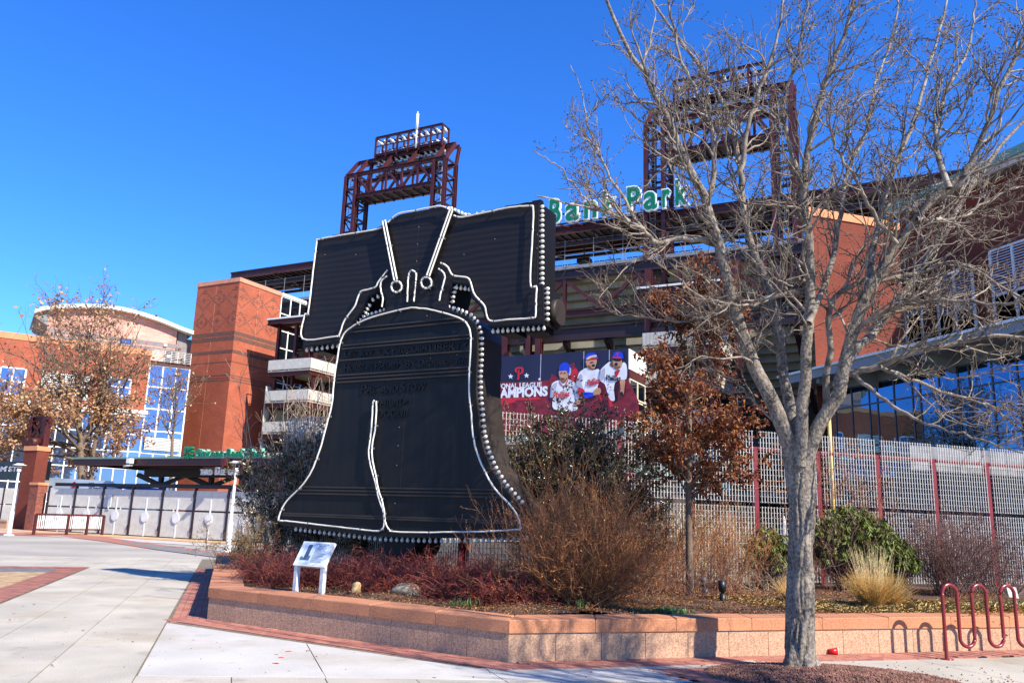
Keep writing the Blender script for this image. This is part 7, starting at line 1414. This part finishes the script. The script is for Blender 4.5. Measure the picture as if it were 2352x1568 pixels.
gx = np.linspace(-1.5, 1.5, 40); GX, GY = np.meshgrid(pcx+gx*1.0, pcy+gx*.75); V = np.stack([GX.ravel(), GY.ravel(), (pit_h(GX, GY)-.004).ravel()], 1); ii = np.arange(1600).reshape(40, 40); rr_ = np.hypot((GX-pcx)/1.35, (GY-pcy)/.95); okq = (rr_[:-1, :-1] < 1); o = link('tree_pit_soil', mesh_np('tree_pit_soil', V, np.stack([ii[:-1, :-1][okq], ii[:-1, 1:][okq], ii[1:, 1:][okq], ii[1:, :-1][okq]], 1), M['mulch'], True)); o['kind'] = 'structure'
n = 15000; rr = np.sqrt(rng.random(n))*1.12; a = rng.uniform(0, 6.28, n); x = pcx+rr*1.3*np.cos(a); y = pcy+rr*.92*np.sin(a); stones('lava_gravel', n, np.stack([x, y, pit_h(x, y)], 1), .008, .022, M['mulch'])
n = 500; x = rng.normal(pcx+.9, 1.3, n); y = rng.normal(pcy-.1, .55, n); ok_ = (y < 10.9+.34*(x-2.0)); x, y = x[ok_], y[ok_]; stones('loose_gravel', len(x), np.stack([x, y, np.full(len(x), .006)], 1), .006, .016, M['mulch'])
n = 90; x = rng.uniform(-7, 1.5, n); y = rng.uniform(9, 13, n); ok_ = y < 12.4-.65*(x+4); stones('loose_grit', int(ok_.sum()), np.stack([x[ok_], y[ok_], np.full(ok_.sum(), .004)], 1), .004, .011, M['joint'])

# gum spots, blown leaves on the paving
n = 320; x = rng.uniform(-13, 3, n); y = rng.uniform(8.8, 30, n)**1.0; ok_ = (y < 12.0-.65*(x+4)) | (x < -9); x, y = x[ok_], y[ok_]; k_ = 7; an_ = np.arange(k_)*2*np.pi/k_; rr = rng.uniform(.008, .022, len(x)); V = np.stack([x[:, None]+rr[:, None]*np.cos(an_), y[:, None]+rr[:, None]*np.sin(an_)*rng.uniform(.6, 1, len(x))[:, None], np.full((len(x), k_), .0065)], -1).reshape(-1, 3); o = link('gum_spots', mesh_np('gum_spots', V, np.arange(len(x)*k_).reshape(-1, k_), mat('gum', lin(78, 74, 70), .9, 0, .2, 9))); o['kind'] = 'stuff'
def pave_region(n): x = rng.uniform(-9, 8, n); y = rng.uniform(9, 22, n); k = (y < 12.9-.65*(x+4.5)) & (x < .2) | (x > 0) & (y < 10.6+.33*x); return np.stack([x[k], y[k]], 1)
scatter_leaves('blown_leaves', 110, pave_region, .04, M['litter'], .5, lambda x, y: np.full(len(x), .008), .25)

P_r = np.array([gz((800+x/1.96)*.60494, (1900+y/1.96)*.60494, .0075) for x, y in ((570, 1118), (590, 1117), (730, 1112), (490, 1140), (525, 1162), (495, 1207), (480, 1206), (1475, 1118))]); k_ = 9; an_ = np.arange(k_)*2*np.pi/k_; rr = rng.uniform(.02, .04, len(P_r)); V = np.stack([P_r[:, 0, None]+rr[:, None]*np.cos(an_), P_r[:, 1, None]+rr[:, None]*.7*np.sin(an_), np.full((len(P_r), k_), .0078)], -1).reshape(-1, 3); o = link('paint_spots', mesh_np('paint_spots', V, np.arange(len(P_r)*k_).reshape(-1, k_), mat('paint_red', lin(216, 96, 84), .8))); o['kind'] = 'stuff'
